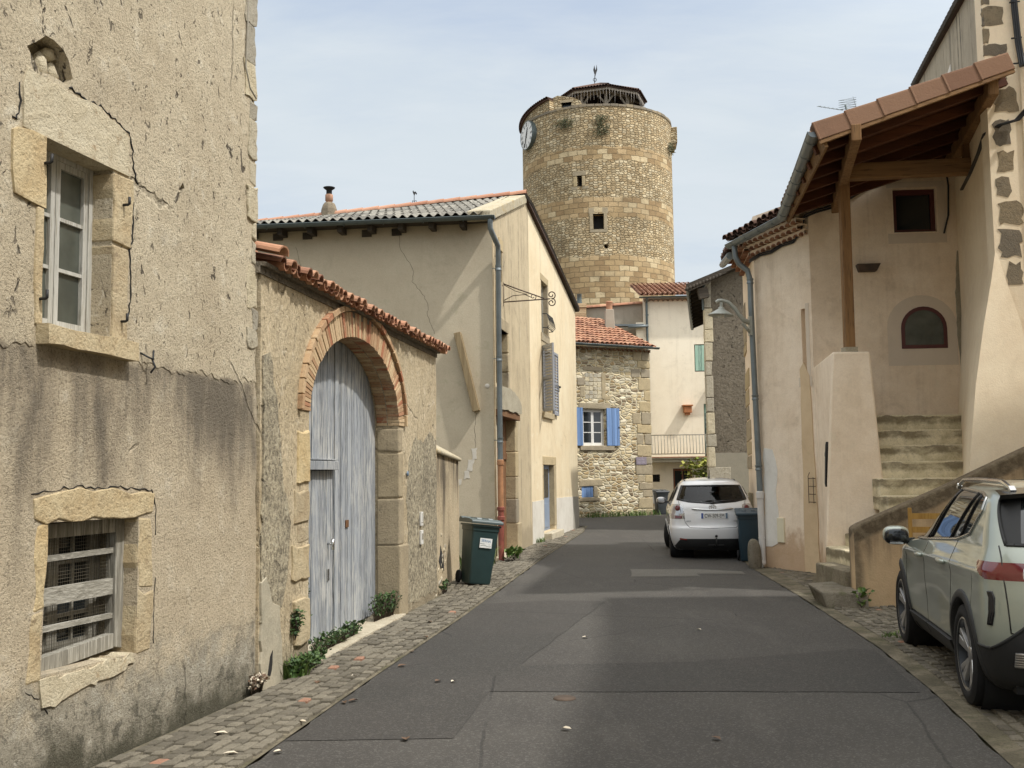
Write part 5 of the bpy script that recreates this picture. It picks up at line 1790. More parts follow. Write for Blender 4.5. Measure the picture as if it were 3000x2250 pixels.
scroll((1.0, 5.40), .09, 1.4, -math.pi / 2, 1)
scroll((1.0, 5.24), .09, 1.4, math.pi / 2, -1)
scroll((.62, 5.37), .07, 1.3, -math.pi / 2, 1, .009)
mb.tube([P_(0, 5.3), P_(.2, 5.40), P_(.45, 5.42), P_(.58, 5.36)], .009, 5)
mb.tube([P_(0.02, 5.63), P_(.25, 5.5), P_(.5, 5.42)], .008, 5)
obj('scrolls', mb, M['rust_iron'], sb)

# ------------------------------------------------------------------ stone house with blue shutters
DF = Fr((2.49, 39.18), (5.45, 40.85), (0, -1))
dh = thing('stone_house', 'small rubble stone house with red tiled roof and blue shuttered window', 'house', (2.49, 39.18, 0))
DL = DF.L
WD = [(0.2, 2.7), (1.24, 2.7), (1.24, 4.1), (0.2, 4.1)]
WS = [(0.1, 0.74), (0.64, 0.74), (0.64, 1.17), (0.1, 1.17)]
mb = MB()
mb.wall(DF, [(-3.4, -0.2), (DL, -0.2), (DL, 6.5), (-3.4, 6.5)], [WD, WS], 0.4)
obj('front_wall', mb, M['rubble'], dh)
mb = MB()
DS = Fr((5.45, 40.85), (4.0, 43.9), (1, 0))
mb.wall(DS, [(0, -0.2), (3.4, -0.2), (3.4, 7.6), (0, 6.5)], [], 0.3)
obj('side_wall', mb, M['rubble'], dh)
mb = MB()
rr = random.Random(31)
z = 0.0
k = 0
while z < 6.4:
    h = rr.uniform(0.26, 0.5)
    wd = (0.62 if k % 2 else 0.36) * rr.uniform(.8, 1.25)
    if 0.2 < z < 1.2:
        wd *= 1.25
    mb.fbox(DF, DL - wd, DL + .012, z, min(6.45, z + h - .03), -.3, rr.uniform(.012, .035), rr.random(), .018)
    if wd < .55 and rr.random() < .6:
        mb.fbox(DF, DL - wd - rr.uniform(.3, .5), DL - wd - .04, z, z + h - .04, -.2, .015, rr.random(), .02)
    z += h
    k += 1
pieces('corner_stone', mb, M['quoin'], dh, bevel=0.02)
mb = MB()
for (s0, s1, z0, z1, o1, rn) in ((.04, 1.5, 4.1, 4.34, .02, .3), (.05, 1.6, 2.52, 2.69, .06, .2), (0.0, 1.05, 1.17, 1.42, .02, .5), (0, .9, .6, .73, .03, .4), (.24, 1.14, 5.55, 5.72, .03, .35), (1.1, 1.28, 4.5, 5.5, .02, .6), (-.02, .3, 5.0, 5.28, .025, .1), (.1, .32, 4.55, 4.95, .02, .45), (.64, .82, .74, 1.16, .02, .3), (1.15, 1.5, 4.45, 4.6, .015, .7)):
    mb.fbox(DF, s0, s1, z0, z1, -.25, o1, rn, .015)
pieces('window_stone', mb, M['quoin'], dh, bevel=0.015)
mb = MB()
for i in range(4):
    for j in range(6):
        mb.fbox(DF, .34 + i * .19, .34 + i * .19 + .17, 4.5 + j * .165, 4.5 + j * .165 + .14, -.03, .006 + rr.random() * .01, rr.random(), .012)
obj('blocked_window', mb, M['pale_stone'], dh)
wo = casement(DF, dh, .2, 1.24, 2.7, 4.1, -.13, 2, 3, M['white'], M['glass'], .06, .03)
mb = MB()
for k in range(4):
    mb.fbox(DF, .34 + k * .2, .36 + k * .2, 2.82, 3.3, -.24, -.22)
obj('curtain', mb, M['white'], wo)


def plank_shutter(parent, fr, s0, s1, z0, z1, mat, o0, o1, n=4):
    mb = MB()
    w_ = (s1 - s0) / n
    for k in range(n):
        mb.fbox(fr, s0 + k * w_ + .004, s0 + (k + 1) * w_ - .004, z0, z1, o0, o1 - .008 * (k % 2), random.random())
    return obj('shutter', mb, mat, parent)


sh = plank_shutter(dh, DF, 1.27, 1.86, 2.7, 4.14, M['blue'], .03, .07, 5)
mb = MB()
mb.fbox(DF, 1.8, 1.88, 3.4, 3.43, .07, .1)
obj('shutter_catch', mb, M['iron'], sh)
plank_shutter(dh, DF, -.12, .17, 2.7, 4.14, M['blue'], .03, .07, 3)
plank_shutter(dh, DF, .11, .63, .75, 1.16, M['blue'], -.06, -.02, 5)
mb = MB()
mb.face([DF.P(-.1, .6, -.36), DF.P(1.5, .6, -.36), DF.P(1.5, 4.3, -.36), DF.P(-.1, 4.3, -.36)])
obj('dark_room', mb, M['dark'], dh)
vd = -DF.n * 3.3 + Vector((0, 0, 1.42))
nd = DF.u.cross(vd)
nd = nd if nd.z > 0 else -nd
mb = MB()
tiled_roof(mb, DF.P(-1.2, 6.55, .4), DF.u, vd, nd, DL + 1.3, vd.length + .4, .215, .38, .092, 5, .01, 17)
drf = obj('roof', mb, M['tile_orange'], dh, weld=False)
mb = MB()
tiled_roof(mb, DF.P(-1.2, 8.1, -3.6), DF.u, vd, nd, 2.4, 1.9, .215, .38, .092, 5, .01, 18)
obj('upper_roof', mb, M['tile_orange'], dh, weld=False)
mb, mt = MB(), MB()
genoise(mb, mt, lambda s, z, o: DF.P(-1.0 + s, 6.38 + z, o), DL + 1.0, 1, .2)
obj('tile_cornice', mb, M['tile'], dh)
obj('cornice_mortar', mt, M['gw_rough'], dh)
mb = MB()
half_tile(mb, DF.P(-1.2, 6.52, .5), DF.P(DL + .1, 6.53, .5), n_, .08, .08, 8, .006, .5, True)
mb.tube([DF.P(-1.2, 6.525, .58), DF.P(DL + .1, 6.53, .58)], .012, 5)
obj('gutter', mb, M['zinc_dark'], dh, smooth=40)
mb = MB()
mb.fbox(DF, 2.62, 3.12, 1.96, 2.26, .035, .055)
pq = obj('name_plaque', mb, M['plaque'], dh, bevel=.004)
for j, (tx, sz) in enumerate((("RUE DU", .075), ("CHATEAU", .075))):
    text_mesh(tx, sz, axes(DF.P(2.87, 2.155 - j * .1, .057), DF.u, (0, 0, 1), DF.n), 'plaque_lettering', M['plaque_text'], pq)
# chimneys on that roof
c1 = thing('rendered_chimney', 'slim grey rendered chimney with orange pot above blue shuttered stone house', 'chimney', (4.05, 42.3, 7.4))
mb = MB()
mb.box((4.05, 42.3, 7.85), (.42, .42, 1.0), None, .5, .8)
obj('stack', mb, M['wing'], c1, bevel=.02)
mb = MB()
mb.lathe([(.13, 0), (.13, .28), (.15, .3), (.15, .34), (.09, .36), (0, .36)], Matrix.Translation((4.05, 42.3, 8.35)), 14)
obj('pot', mb, M['tile_orange'], c1)
c2 = thing('brick_chimney', 'small red brick chimney with dark metal flue in front of round tower', 'chimney', (2.95, 44.2, 8.2))
mb = MB()
for k in range(7):
    e = .03 if k >= 5 else 0
    mb.box((2.95, 44.2, 8.35 + k * .085), (.5 + e * 2, .5 + e * 2, .075), None, rr.random())
mb.box((2.95, 44.2, 8.6), (.47, .47, .62))
obj('stack', mb, M['brick'], c2)
mb = MB()
mb.lathe([(.12, 0), (.1, .2), (.1, .42), (.12, .44), (0, .44)], Matrix.Translation((2.95, 44.2, 8.9)), 14)
obj('flue', mb, M['zinc_dark'], c2)

# ------------------------------------------------------------------ pale house with balcony
EF = Fr((5.3, 43.6), (13, 43.2), (0, -1))
eh = thing('balcony_house', 'pale cream house with wrought iron balcony in front of the tower', 'house', (5.6, 43.5, 0))
x2 = lambda X: X - 5.3
WE1 = [(x2(7.72), 5.86), (x2(8.62), 5.86), (x2(8.62), 7.02), (x2(7.72), 7.02)]
WE2 = [(x2(8.05), 2.2), (x2(8.95), 2.2), (x2(8.95), 4.5), (x2(8.05), 4.5)]
WE3 = [(x2(6.7), -0.1), (x2(7.5), -0.1), (x2(7.5), 1.8), (x2(6.7), 1.8)]
WE4 = [(x2(5.85), 1.25), (x2(6.15), 1.25), (x2(6.15), 1.56), (x2(5.85), 1.56)]
mb = MB()
mb.wall(EF, [(0, -.2), (7.5, -.2), (7.5, 9.05), (.32, 9.05), (.32, 8.0), (0, 8.0)], [WE1, WE2, WE3, WE4], .35)
obj('front_wall', mb, M['eh'], eh)
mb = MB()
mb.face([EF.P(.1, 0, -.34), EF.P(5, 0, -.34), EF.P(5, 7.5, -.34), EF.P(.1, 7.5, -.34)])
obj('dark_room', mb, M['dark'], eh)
mb = MB()
WG = Fr((2.9, 44.3), (5.62, 43.9), (0, -1))
mb.wall(WG, [(0, 6), (2.75, 6), (2.75, 8.85), (0.35, 8.72), (.35, 7.2)], [], 6)
obj('rear_wing', mb, M['wing'], eh)
mb = MB()
for k in range(8):
    half_tile(mb, WG.P(.34 + k * .3, 8.74 + k * .013, .0), WG.P(.34 + k * .3 + .32, 8.755 + k * .013, .0), n_, .14, .13, 6, .014, rr.random())
obj('wing_tiles', mb, M['tile_orange'], eh)
mb = MB()
mb.tube([EF.P(-.35, 7.78, .2), EF.P(.5, 7.82, .2)], .06, 8)
mb.fbox(EF, -2.2, .3, 7.83, 7.9, -.2, .25)
obj('side_gutter', mb, M['zinc'], eh)
ve = Vector((0, 4.0, 1.2))
mb = MB()
tiled_roof(mb, EF.P(.15, 9.08, .38), EF.u, ve, Vector((0, -.3, 1)), 7.6, 4.0, .21, .38, .09, 5, .008, 9)
obj('roof', mb, M['tile'], eh, weld=False)
mb, mt = MB(), MB()
genoise(mb, mt, lambda s, z, o: EF.P(.35 + s, 8.88 + z, o), 6.5, 1, .2)
obj('tile_cornice', mb, M['tile'], eh)
obj('cornice_mortar', mt, M['gw_rough'], eh)
mb = MB()
half_tile(mb, EF.P(.12, 9.03, .42), EF.P(7.5, 9.05, .42), n_, .07, .07, 8, .006, .5, True)
mb.tube([EF.P(.45, 9.0, .40), EF.P(.45, 8.8, .1), EF.P(.46, 2.25, .08)], .05, 8)
for z in (8.3, 6.9, 5.2, 3.4):
    mb.lathe([(.05, -.03), (.065, -.03), (.065, .03), (.05, .03)], Matrix.Translation(EF.P(.46, z, .08)), 10)
obj('drainpipe', mb, M['zinc_dark'], eh, smooth=40)
for k in range(2):
    plank_shutter(eh, EF, x2(7.75) + k * .43, x2(7.75) + k * .43 + .41, 5.9, 6.98, M['mint'], -.05, -.01, 3)
plank_shutter(eh, EF, x2(8.08), x2(8.95), 2.22, 4.48, M['mint'], -.2, -.15, 5)
mb = MB()
for k in range(9):
    for q in (0, 1):
        a0 = EF.P(x2(8.1) + .0, 2.9 + k * .17, -.02)
        mb.tube([EF.P(x2(8.1) + .2 * i, 2.3 + k * .19 + (.19 if (i + q) % 2 else 0), .0) for i in range(5)], .014, 4)
for i in (0, 4):
    mb.tube([EF.P(x2(8.1) + .2 * i, 2.25, .0), EF.P(x2(8.1) + .2 * i, 4.1, .0)], .02, 5)
obj('lattice_grille', mb, M['iron'], eh)
mb = MB()
mb.fbox(EF, x2(5.62), x2(12), 2.06, 2.18, -.1, .8, .5)
mb.fbox(EF, x2(5.6), x2(12), 2.18, 2.24, -.1, .85, .5)
bal = obj('balcony', mb, M['concrete'], eh, bevel=.012)
mb = MB()
for k in range(26):
    mb.fbox(EF, x2(5.62) + k * .22, x2(5.62) + k * .22 + .21, 2.242, 2.285, .55, .87, rr.random())
obj('brick_edge', mb, M['tile_orange'], bal)
mb = MB()
for z in (2.4, 3.18):
    mb.tube([EF.P(x2(5.75), z, 0), EF.P(x2(5.75), z, .75), EF.P(x2(11.5), z, .75)], .022, 6)
k = 0
s = x2(5.78)
while s < x2(9.6):
    mb.tube([EF.P(s, 3.18, .75), EF.P(s, 3.0, .76), EF.P(s, 2.7, .86), EF.P(s, 2.5, .86), EF.P(s, 2.4, .75)], .014, 5)
    s += .13
obj('railing', mb, M['grey_base'], bal)
mb = MB()
for q in ((x2(6.7), x2(6.78), 0, 1.8), (x2(7.42), x2(7.5), 0, 1.8), (x2(6.78), x2(7.42), 1.7, 1.8), (x2(6.78), x2(7.42), 0, .9), (x2(7.07), x2(7.13), .9, 1.7)):
    mb.fbox(EF, *q, -.2, -.1)
dd = obj('lower_door', mb, M['door_brown'], eh)
mb = MB()
mb.fbox(EF, x2(6.78), x2(7.42), .9, 1.7, -.19, -.17)
obj('panes', mb, M['glass'], dd)
mb = MB()
for k in range(3):
    mb.tube([EF.P(x2(5.85), 1.3 + k * .1, -.03), EF.P(x2(6.15), 1.35 + k * .08, -.03)], .012, 4)
    mb.tube([EF.P(x2(5.9) + k * .1, 1.25, -.03), EF.P(x2(5.93) + k * .08, 1.56, -.03)], .012, 4)
mb.lathe([(.06, -.01), (.08, -.01), (.08, .01), (.06, .01)], axes(EF.P(x2(6.0), 1.4, -.03), EF.u, (0, 0, 1), EF.n), 10)
obj('vent_grille', mb, M['iron'], eh)
mb = MB()
mb.fbox(EF, x2(5.75), x2(6.2), .35, .95, 0, .12)
obj('meter_box', mb, M['white'], eh, bevel=.01)
mb = MB()
mb.box(EF.P(x2(7.35), 4.25, .16), (.32, .3, .26), None)
mb.box(EF.P(x2(7.35), 4.42, .16), (.42, .38, .06), None)
mb.box(EF.P(x2(7.35), 4.08, .14), (.2, .22, .1), None)
tag(obj('nest_box', mb, M['nest'], None, bevel=.01), 'small brown nest box fixed high on the pale cream wall', 'nest box')
mb = MB()
mb.fbox(EF, x2(8.45), x2(8.75), 5.1, 5.16, 0, .3)
mb.hexa([EF.P(*q) for q in ((x2(8.4), 5.0, .1), (x2(8.7), 5.0, .1), (x2(8.7), 5.0, .3), (x2(8.4), 5.0, .3), (x2(8.2), 5.18, .05), (x2(8.8), 5.18, .05), (x2(8.8), 5.18, .35), (x2(8.2), 5.18, .35))])
obj('wall_lamp', mb, M['iron'], eh)

# ------------------------------------------------------------------ dark roughcast house
FF = Fr((5.56, 29.5), (10.5, 29.0), (0, -1))
fh = thing('roughcast_house', 'dark grey roughcast house with scalloped eave behind the white car', 'house', (5.56, 29.5, 0))
mb = MB()
mb.wall(FF, [(0, -.2), (5, -.2), (5, 9.2), (0, 7.25)], [], .4)
obj('front_wall', mb, M['fh'], fh)
mb = MB()
mb.fbox(FF, .12, 5, -.2, 2.2, -.02, .02)
obj('cement_base', mb, M['fh_base'], fh)
mb = MB()
z = 0
k = 0
rr = random.Random(77)
while z < 7.1:
    h = rr.uniform(.35, .7)
    mb.fbox(FF, -.012, .15 + rr.uniform(0, .09) + (.40 if 1.2 < z < 1.5 else 0), z, min(7.2, z + h - .02), -.4, .03, rr.random(), .012)
    z += h
    k += 1
pieces('corner_stone', mb, M['corner'], fh, bevel=.015)
mb = MB()
SW = Fr((5.56, 29.5), (7.2, 37.5), (-1, 0))
mb.wall(SW, [(0.02, -.2), (8, -.2), (8, 7.2), (0.02, 7.2)], [], .3)
obj('side_wall', mb, M['fh'], fh)
mb = MB()
a, b = Vector((5.0, 29.15, 6.88)), Vector((10.0, 28.7, 8.85))
c, d = Vector((11.6, 37.2, 8.85)), Vector((6.6, 37.6, 6.88))
up = Vector((0, 0, .13))
mb.hexa([a, b, c, d, a + up, b + up, c + up, d + up])
frf = obj('roof', mb, M['dark_wood'], fh)
mb = MB()
uu = (b - a).normalized()
for k in range(11):
    p = a + uu * (k * .1)
    mb.lathe([(0, 0), (.055, 0), (.055, .03), (0, .03)], axes(p + Vector((0, -.02, -.02)), uu, (0, 0, 1), (0, -1, 0)), 10)
mb.beam(a + Vector((0, -.02, .03)), a + uu * 1.2 + Vector((0, -.02, .03)), .03, .12)
mb.beam(a + Vector((.35, .1, -.16)), a + Vector((.62, .1, -.1)), .2, .3)
for k in range(12):
    q = a.lerp(d, k / 12)
    mb.beam(q + Vector((.05, 0, -.04)), q + uu * .7 + Vector((0, 0, -.06)), .08, .1)
pieces('fascia_board', mb, M['dark_wood'], frf)
mb = MB()
mb.tube([a + Vector((.05, .05, -.02)), d + Vector((.02, 0, 0))], .06, 8)
mb.tube([FF.P(.05, 7.1, .1), FF.P(-.05, 6.9, .15), FF.P(-.04, 6.3, .05)], .03, 6)
obj('gutter', mb, M['zinc_dark'], fh, smooth=40)
mb = MB()
mb.blob(FF.P(1.35, 1.35, .03), (.08, .05, .07), 3, 1, .3)
mb.tube([FF.P(1.2, 1.38, .03), FF.P(1.6, 1.36, .04)], .03, 6)
obj('pipe_stub', mb, M['dark'], fh)

# ------------------------------------------------------------------ round tower
TX, TY, TR = 6.05, 70.0, 5.12
TOP = 25.15
tw = thing('round_tower', 'tall round stone tower with clock and tiled timber lookout on top', 'tower', (TX, TY, 0))


def TP(phi, z, r=TR):
    return Vector((TX + r * math.sin(phi), TY - r * math.cos(phi), z))


holes = [(-4.6, .70, 17.1, 18.1), (-17.8, .34, 19.95, 20.65), (0.5, .24, 15.85, 16.1)]
phs = sorted(set([round(2 * math.pi * k / 96 - math.pi, 5) for k in range(97)] + [round(R(p) + s * w_ / 2 / TR, 5) for p, w_, _, _ in holes for s in (-1, 1)]))
zs = sorted(set([0, 4, 8, 12] + [round(12 + .55 * k, 3) for k in range(24)] + [TOP] + [z for h in holes for z in h[2:]]))
zs = [z for z in zs if z <= TOP]
mb = MB()
for i in range(len(phs) - 1):
    for j in range(len(zs) - 1):
        pm, zm = (phs[i] + phs[i + 1]) / 2, (zs[j] + zs[j + 1]) / 2
        if any(abs(pm - R(p)) < w_ / 2 / TR and a < zm < b for p, w_, a, b in holes):
            continue
        f = mb.face([TP(phs[i], zs[j]), TP(phs[i + 1], zs[j]), TP(phs[i + 1], zs[j + 1]), TP(phs[i], zs[j + 1])],
                    [(TR * phs[i], zs[j]), (TR * phs[i + 1], zs[j]), (TR * phs[i + 1], zs[j + 1]), (TR * phs[i], zs[j + 1])])
        f.smooth = True
for p, w_, a, b in holes:
    p = R(p)
    e = w_ / 2 / TR
    for q in (((p - e, a), (p + e, a)), ((p + e, a), (p + e, b)), ((p + e, b), (p - e, b)), ((p - e, b), (p - e, a))):
        mb.face([TP(*q[0]), TP(*q[1]), TP(*q[1], TR - .6), TP(*q[0], TR - .6)], [(TR * q[0][0], q[0][1]), (TR * q[1][0], q[1][1]), (TR * q[1][0] + .6, q[1][1]), (TR * q[0][0] + .6, q[0][1])])
obj('wall', mb, M['tower'], tw)
mb = MB()
for p, w_, a, b in holes:
    p = R(p)
    e = w_ / 2 / TR + .02
    mb.face([TP(p - e, a - .1, TR - .58), TP(p + e, a - .1, TR - .58), TP(p + e, b + .1, TR - .58), TP(p - e, b + .1, TR - .58)])
mb.lathe([(0, TOP - .3), (TR - .05, TOP - .3)], Matrix.Translation((TX, TY, 0)), 48)
obj('dark_room', mb, M['dark'], tw)
mb = MB()
for (p, s0, s1, z0, z1, rn) in ((-4.6, -.62, .62, 18.1, 18.5, .4), (-4.6, -.55, .55, 16.9, 17.1, .3), (-4.6, .35, .55, 17.1, 18.1, .45), (-4.6, -.55, -.35, 17.1, 18.1, .4), (-17.8, -.45, .45, 20.65, 20.95, .35), (-17.8, -.55, .6, 19.75, 19.95, .3), (-17.8, .17, .36, 19.96, 20.6, .8), (-17.8, -.4, -.17, 19.96, 20.6, .95)):
    p = R(p)
    a0, a1 = p + s0 / TR, p + s1 / TR
    mb.hexa([TP(a0, z0, TR - .3), TP(a1, z0, TR - .3), TP(a1, z0, TR + .03), TP(a0, z0, TR + .03), TP(a0, z1, TR - .3), TP(a1, z1, TR - .3), TP(a1, z1, TR + .03), TP(a0, z1, TR + .03)], rn)
pieces('window_stone', mb, M['quoin'], tw, bevel=.02)
mb = MB()
rr = random.Random(4)
for k in range(62):
    a0, a1 = 2 * math.pi * k / 62, 2 * math.pi * (k + .97) / 62
    h = TOP + .17 + rr.uniform(-.03, .03)
    mb.hexa([TP(a0, TOP - .02, TR - .6), TP(a1, TOP - .02, TR - .6), TP(a1, TOP - .02, TR + .05), TP(a0, TOP - .02, TR + .05), TP(a0, h, TR - .6), TP(a1, h, TR - .6), TP(a1, h, TR + .03), TP(a0, h, TR + .03)], rr.random())
obj('rim_coping', mb, M['basalt'], tw, bevel=.02)
# raised clock wall with lean-to roof
mb, tm = MB(), MB()
A0, A1 = R(-100), R(-41)
NS = 14
for k in range(NS):
    a0, a1 = A0 + (A1 - A0) * k / NS, A0 + (A1 - A0) * (k + 1) / NS
    zt = lambda a: 25.30 + 0.75 * max(0, (a - R(-95)) / R(54)) ** 1.0
    q = [TP(a0, TOP - .05, TR - .5), TP(a1, TOP - .05, TR - .5), TP(a1, TOP - .05, TR + .01), TP(a0, TOP - .05, TR + .01), TP(a0, zt(a0), TR - .5), TP(a1, zt(a1), TR - .5), TP(a1, zt(a1), TR + .01), TP(a0, zt(a0), TR + .01)]
    mb.hexa(q, .5, [(TR * a0, 25), (TR * a1, 25), (TR * a1, 25), (TR * a0, 25), (TR * a0, zt(a0)), (TR * a1, zt(a1)), (TR * a1, zt(a1)), (TR * a0, zt(a0))])
    up = Vector((0, 0, 1))
    q = [TP(a0, zt(a0), TR - 2.4), TP(a1, zt(a1), TR - 2.4), TP(a1, zt(a1), TR + .14), TP(a0, zt(a0), TR + .14)]
    tm.hexa(q + [p + Vector((0, 0, .1)) for p in q], .2)
    for e in (0.25, .75):
        a = a0 + (a1 - a0) * e
        half_tile(tm, TP(a, zt(a) + .10, TR + .24), TP(a, zt(a) + .16, TR - .5), up, .12, .1, 5, .015, rr.random())
obj('clock_wall', mb, M['tower'], tw)
obj('clock_wall_roof', tm, M['tile_dark'], tw)
TH = Fr((2.55, 66.55), (4.7, 66.0), (0, -1))
mb = MB()
mb.wall(TH, [(0, TOP - .2), (2.2, TOP - .2), (2.2, 25.95), (1.75, 26.18), (.7, 26.42), (0, 26.15)], [[(.95, 25.4), (1.62, 25.4), (1.62, 25.9), (.95, 25.9)]], 1.6)
obj('stair_turret', mb, M['tower'], tw)
mb = MB()
mb.fbox(TH, .85, 1.75, 25.9, 26.05, -.3, .02, .4)
obj('turret_lintel', mb, M['quoin'], tw)
mb = MB()
mb.fbox(TH, .9, 1.65, 25.35, 25.92, -.35, -.3)
obj('turret_window', mb, M['glass'], tw)
# bretèche on the right flank
mb = MB()
for (z0, z1, r0, r1) in ((23.9, 25.0, TR - .3, TR + .42), (23.65, 23.9, TR - .3, TR + .3), (23.45, 23.65, TR - .3, TR + .14)):
    a0, a1 = R(76), R(93)
    mb.hexa([TP(a0, z0, r0), TP(a1, z0, r0), TP(a1, z0, r1), TP(a0, z0, r1), TP(a0, z1, r0), TP(a1, z1, r0), TP(a1, z1, r1), TP(a0, z1, r1)], .4, [(TR * a0, z0), (TR * a1, z0), (TR * a1 + .4, z0), (TR * a0 + .4, z0), (TR * a0, z1), (TR * a1, z1), (TR * a1 + .4, z1), (TR * a0 + .4, z1)])
obj('corbelled_box', mb, M['tower'], tw, bevel=.03)
# clock
cp = R(-66)
cn = Vector((math.sin(cp), -math.cos(cp), 0))
cx_ = Vector((math.cos(cp), math.sin(cp), 0))
cc_ = TP(cp, 24.25, TR + .2)
cm = axes(cc_, cx_, (0, 0, 1), cn)
mb = MB()
mb.lathe([(0, -.3), (.97, -.3), (.97, .02), (.93, .045), (.93, .0), (0, .0)], cm, 40)
ck = obj('clock', mb, M['zinc_dark'], tw, smooth=40)
mb = MB()
mb.lathe([(0, .012), (.93, .012)], cm, 40)
obj('dial', mb, M['clock_face'], ck)
for k, nm in enumerate(('XII', 'I', 'II', 'III', 'IIII', 'V', 'VI', 'VII', 'VIII', 'IX', 'X', 'XI')):
    a = -2 * math.pi * k / 12
    mm = cm @ Matrix.Rotation(a, 4, 'Z') @ Matrix.Translation((0, .70, .016)) @ Matrix.Scale(.72, 4, (1, 0, 0)) @ Matrix.Scale(1.5, 4, (0, 1, 0))
    text_mesh(nm, .27, mm, 'numeral', M['black_ink'], ck, extrude=.004)
mb = MB()
for a, L, wd in ((-2 * math.pi * 13.0 / 24 - .12, .82, .05), (-2 * math.pi * .055, .52, .07)):
    rm = cm @ Matrix.Rotation(a, 4, 'Z')
    mb.hexa([rm @ Vector(q) for q in ((-wd, -.15, .03), (wd, -.15, .03), (wd * .4, L, .03), (-wd * .4, L, .03), (-wd, -.15, .05), (wd, -.15, .05), (wd * .4, L, .05), (-wd * .4, L, .05))])
obj('hands', mb, M['black_ink'], ck)
# octagonal lookout
OC, ER, PR = Vector((6.4, 70.0, 0)), 3.14, 2.2
EZ, AZ_ = 27.28, 28.5
ang = [R(4 + 45 * k) for k in range(8)]
OP = lambda a, r, z: OC + Vector((r * math.sin(a), -r * math.cos(a), z))
mb = MB()
apex = OC + Vector((0, 0, AZ_))
for k in range(8):
    a, b = OP(ang[k], ER, EZ), OP(ang[(k + 1) % 8], ER, EZ)
    mb.face([a, b, apex])
    mb.face([a - Vector((0, 0, .1)), b - Vector((0, 0, .1)), apex - Vector((0, 0, .14))])
    mb.face([a, b, b - Vector((0, 0, .1)), a - Vector((0, 0, .1))])
    e = b - a
    n = 12
    nn2 = e.cross(apex - a)
    nn2 = nn2 if nn2.z > 0 else -nn2
    nn2.normalize()
    mid = (a + b) / 2
    vs = (apex - mid)
    for i in range(n):
        p = a + e * ((i + .5) / n)
        t_ = 1 - abs((i + .5) / n - .5) * 2
        half_tile(mb, p + nn2 * .03 - vs.normalized() * .12, p + vs * max(.06, t_ * .95) + nn2 * .02, nn2, .1, .09, 5, .014, rr.random())
    half_tile(mb, a + Vector((0, 0, .05)), apex + Vector((0, 0, .06)), n_, .13, .12, 6, .015, rr.random())
lk = obj('lookout_roof', mb, M['tile_dark'], tw, weld=False)
mb = MB()
for k in range(8):
    a, b = OP(ang[k], ER - .12, EZ - .16), OP(ang[(k + 1) % 8], ER - .12, EZ - .16)
    mb.beam(a, b, .07, .16)
    mb.beam(OP(ang[k], PR, EZ - .12), OP(ang[(k + 1) % 8], PR, EZ - .12), .14, .18)
    mb.beam(OP(ang[k], 2.9, EZ - .1), apex - Vector((0, 0, .3)), .1, .14)
    mb.beam(OP(ang[k], PR, TOP), OP(ang[k], PR, EZ - .1), .2, .2, (1, 0, 0))
    d_ = (OP(ang[(k + 1) % 8], PR, 0) - OP(ang[k], PR, 0)).normalized()
    for sg in (1, -1):
        nd_ = (OP(ang[(k + sg) % 8], PR, 0) - OP(ang[k], PR, 0)).normalized()
        p = OP(ang[k], PR, EZ - .95)
        mb.beam(p, p + nd_ * .62 + Vector((0, 0, .78)), .1, .12)
pieces('lookout_timber', mb, M['silver_wood'], tw)
mb = MB()
for k in range(8):
    a, b = OP(ang[k], ER - .03, EZ - .1), OP(ang[(k + 1) % 8], ER - .03, EZ - .1)
    for i in range(11):
        p = a.lerp(b, (i + .5) / 11) + Vector((0, 0, -.02))
        L = rr.choice((.45, .75, .6, 1.0, .35))
        mb.tube([p, p + Vector((rr.uniform(-.02, .02), 0, -L * .5)), p + Vector((rr.uniform(-.03, .03), 0, -L))], .010, 4)
pieces('icicle_light', mb, M['icicle'], tw)
wk2 = thing('weather_vane', 'tiny dark cockerel weather vane on peak of round tower roof', 'weather vane', (6.1, 70, 28.6))
mb = MB()
T0 = Vector((6.0, 69.95, 28.55))
mb.tube([T0, T0 + Vector((.05, 0, 1.0))], .03, 5)
mb.tube([T0 + Vector((.02, 0, .3)) + Vector((.12 * math.cos(q * .7), 0, .12 * math.sin(q * .7))) for q in range(10)], .02, 4)
obj('rod', mb, M['iron'], wk2)
mb = MB()
FV = Fr((5.8, 69.95), (6.4, 69.95), (0, -1))
mb.prism(FV, [(.18, 29.3), (.12, 29.55), (.2, 29.9), (.25, 29.6), (.3, 29.55), (.36, 29.95), (.4, 29.55), (.3, 29.25), (.26, 29.1)], -.02, .02)
obj('cockerel', mb, M['iron'], wk2)


def tuft(label, phi, z0, z1, wd, n, seed):
    rq = random.Random(seed)
    root = thing('wall_plant', label, 'plant', TP(R(phi), z0, TR), 'plants rooted in the tower top')
    mb = MB()
    for i in range(n):
        z = rq.uniform(z0, z1)
        p = TP(R(phi) + rq.gauss(0, wd) / TR, z, TR + rq.uniform(.0, .25))
        leaf(mb, p, Vector((rq.uniform(-1, 1), -rq.random(), rq.uniform(-1, .3))), Vector((0, -1, .4)), rq.uniform(.1, .22), .07, rq.random())
    obj('foliage', mb, M['dry'], root, weld=False)


tuft('long hanging green tuft below the middle of the tower rim', -1.0, 23.2, 24.5, .22, 260, 1)
tuft('rounded green tuft on tower rim right of the clock', -28, 23.9, 24.5, .3, 170, 2)
tuft('faint green tuft at far right edge of the tower rim', 66, 22.9, 23.6, .2, 120, 3)
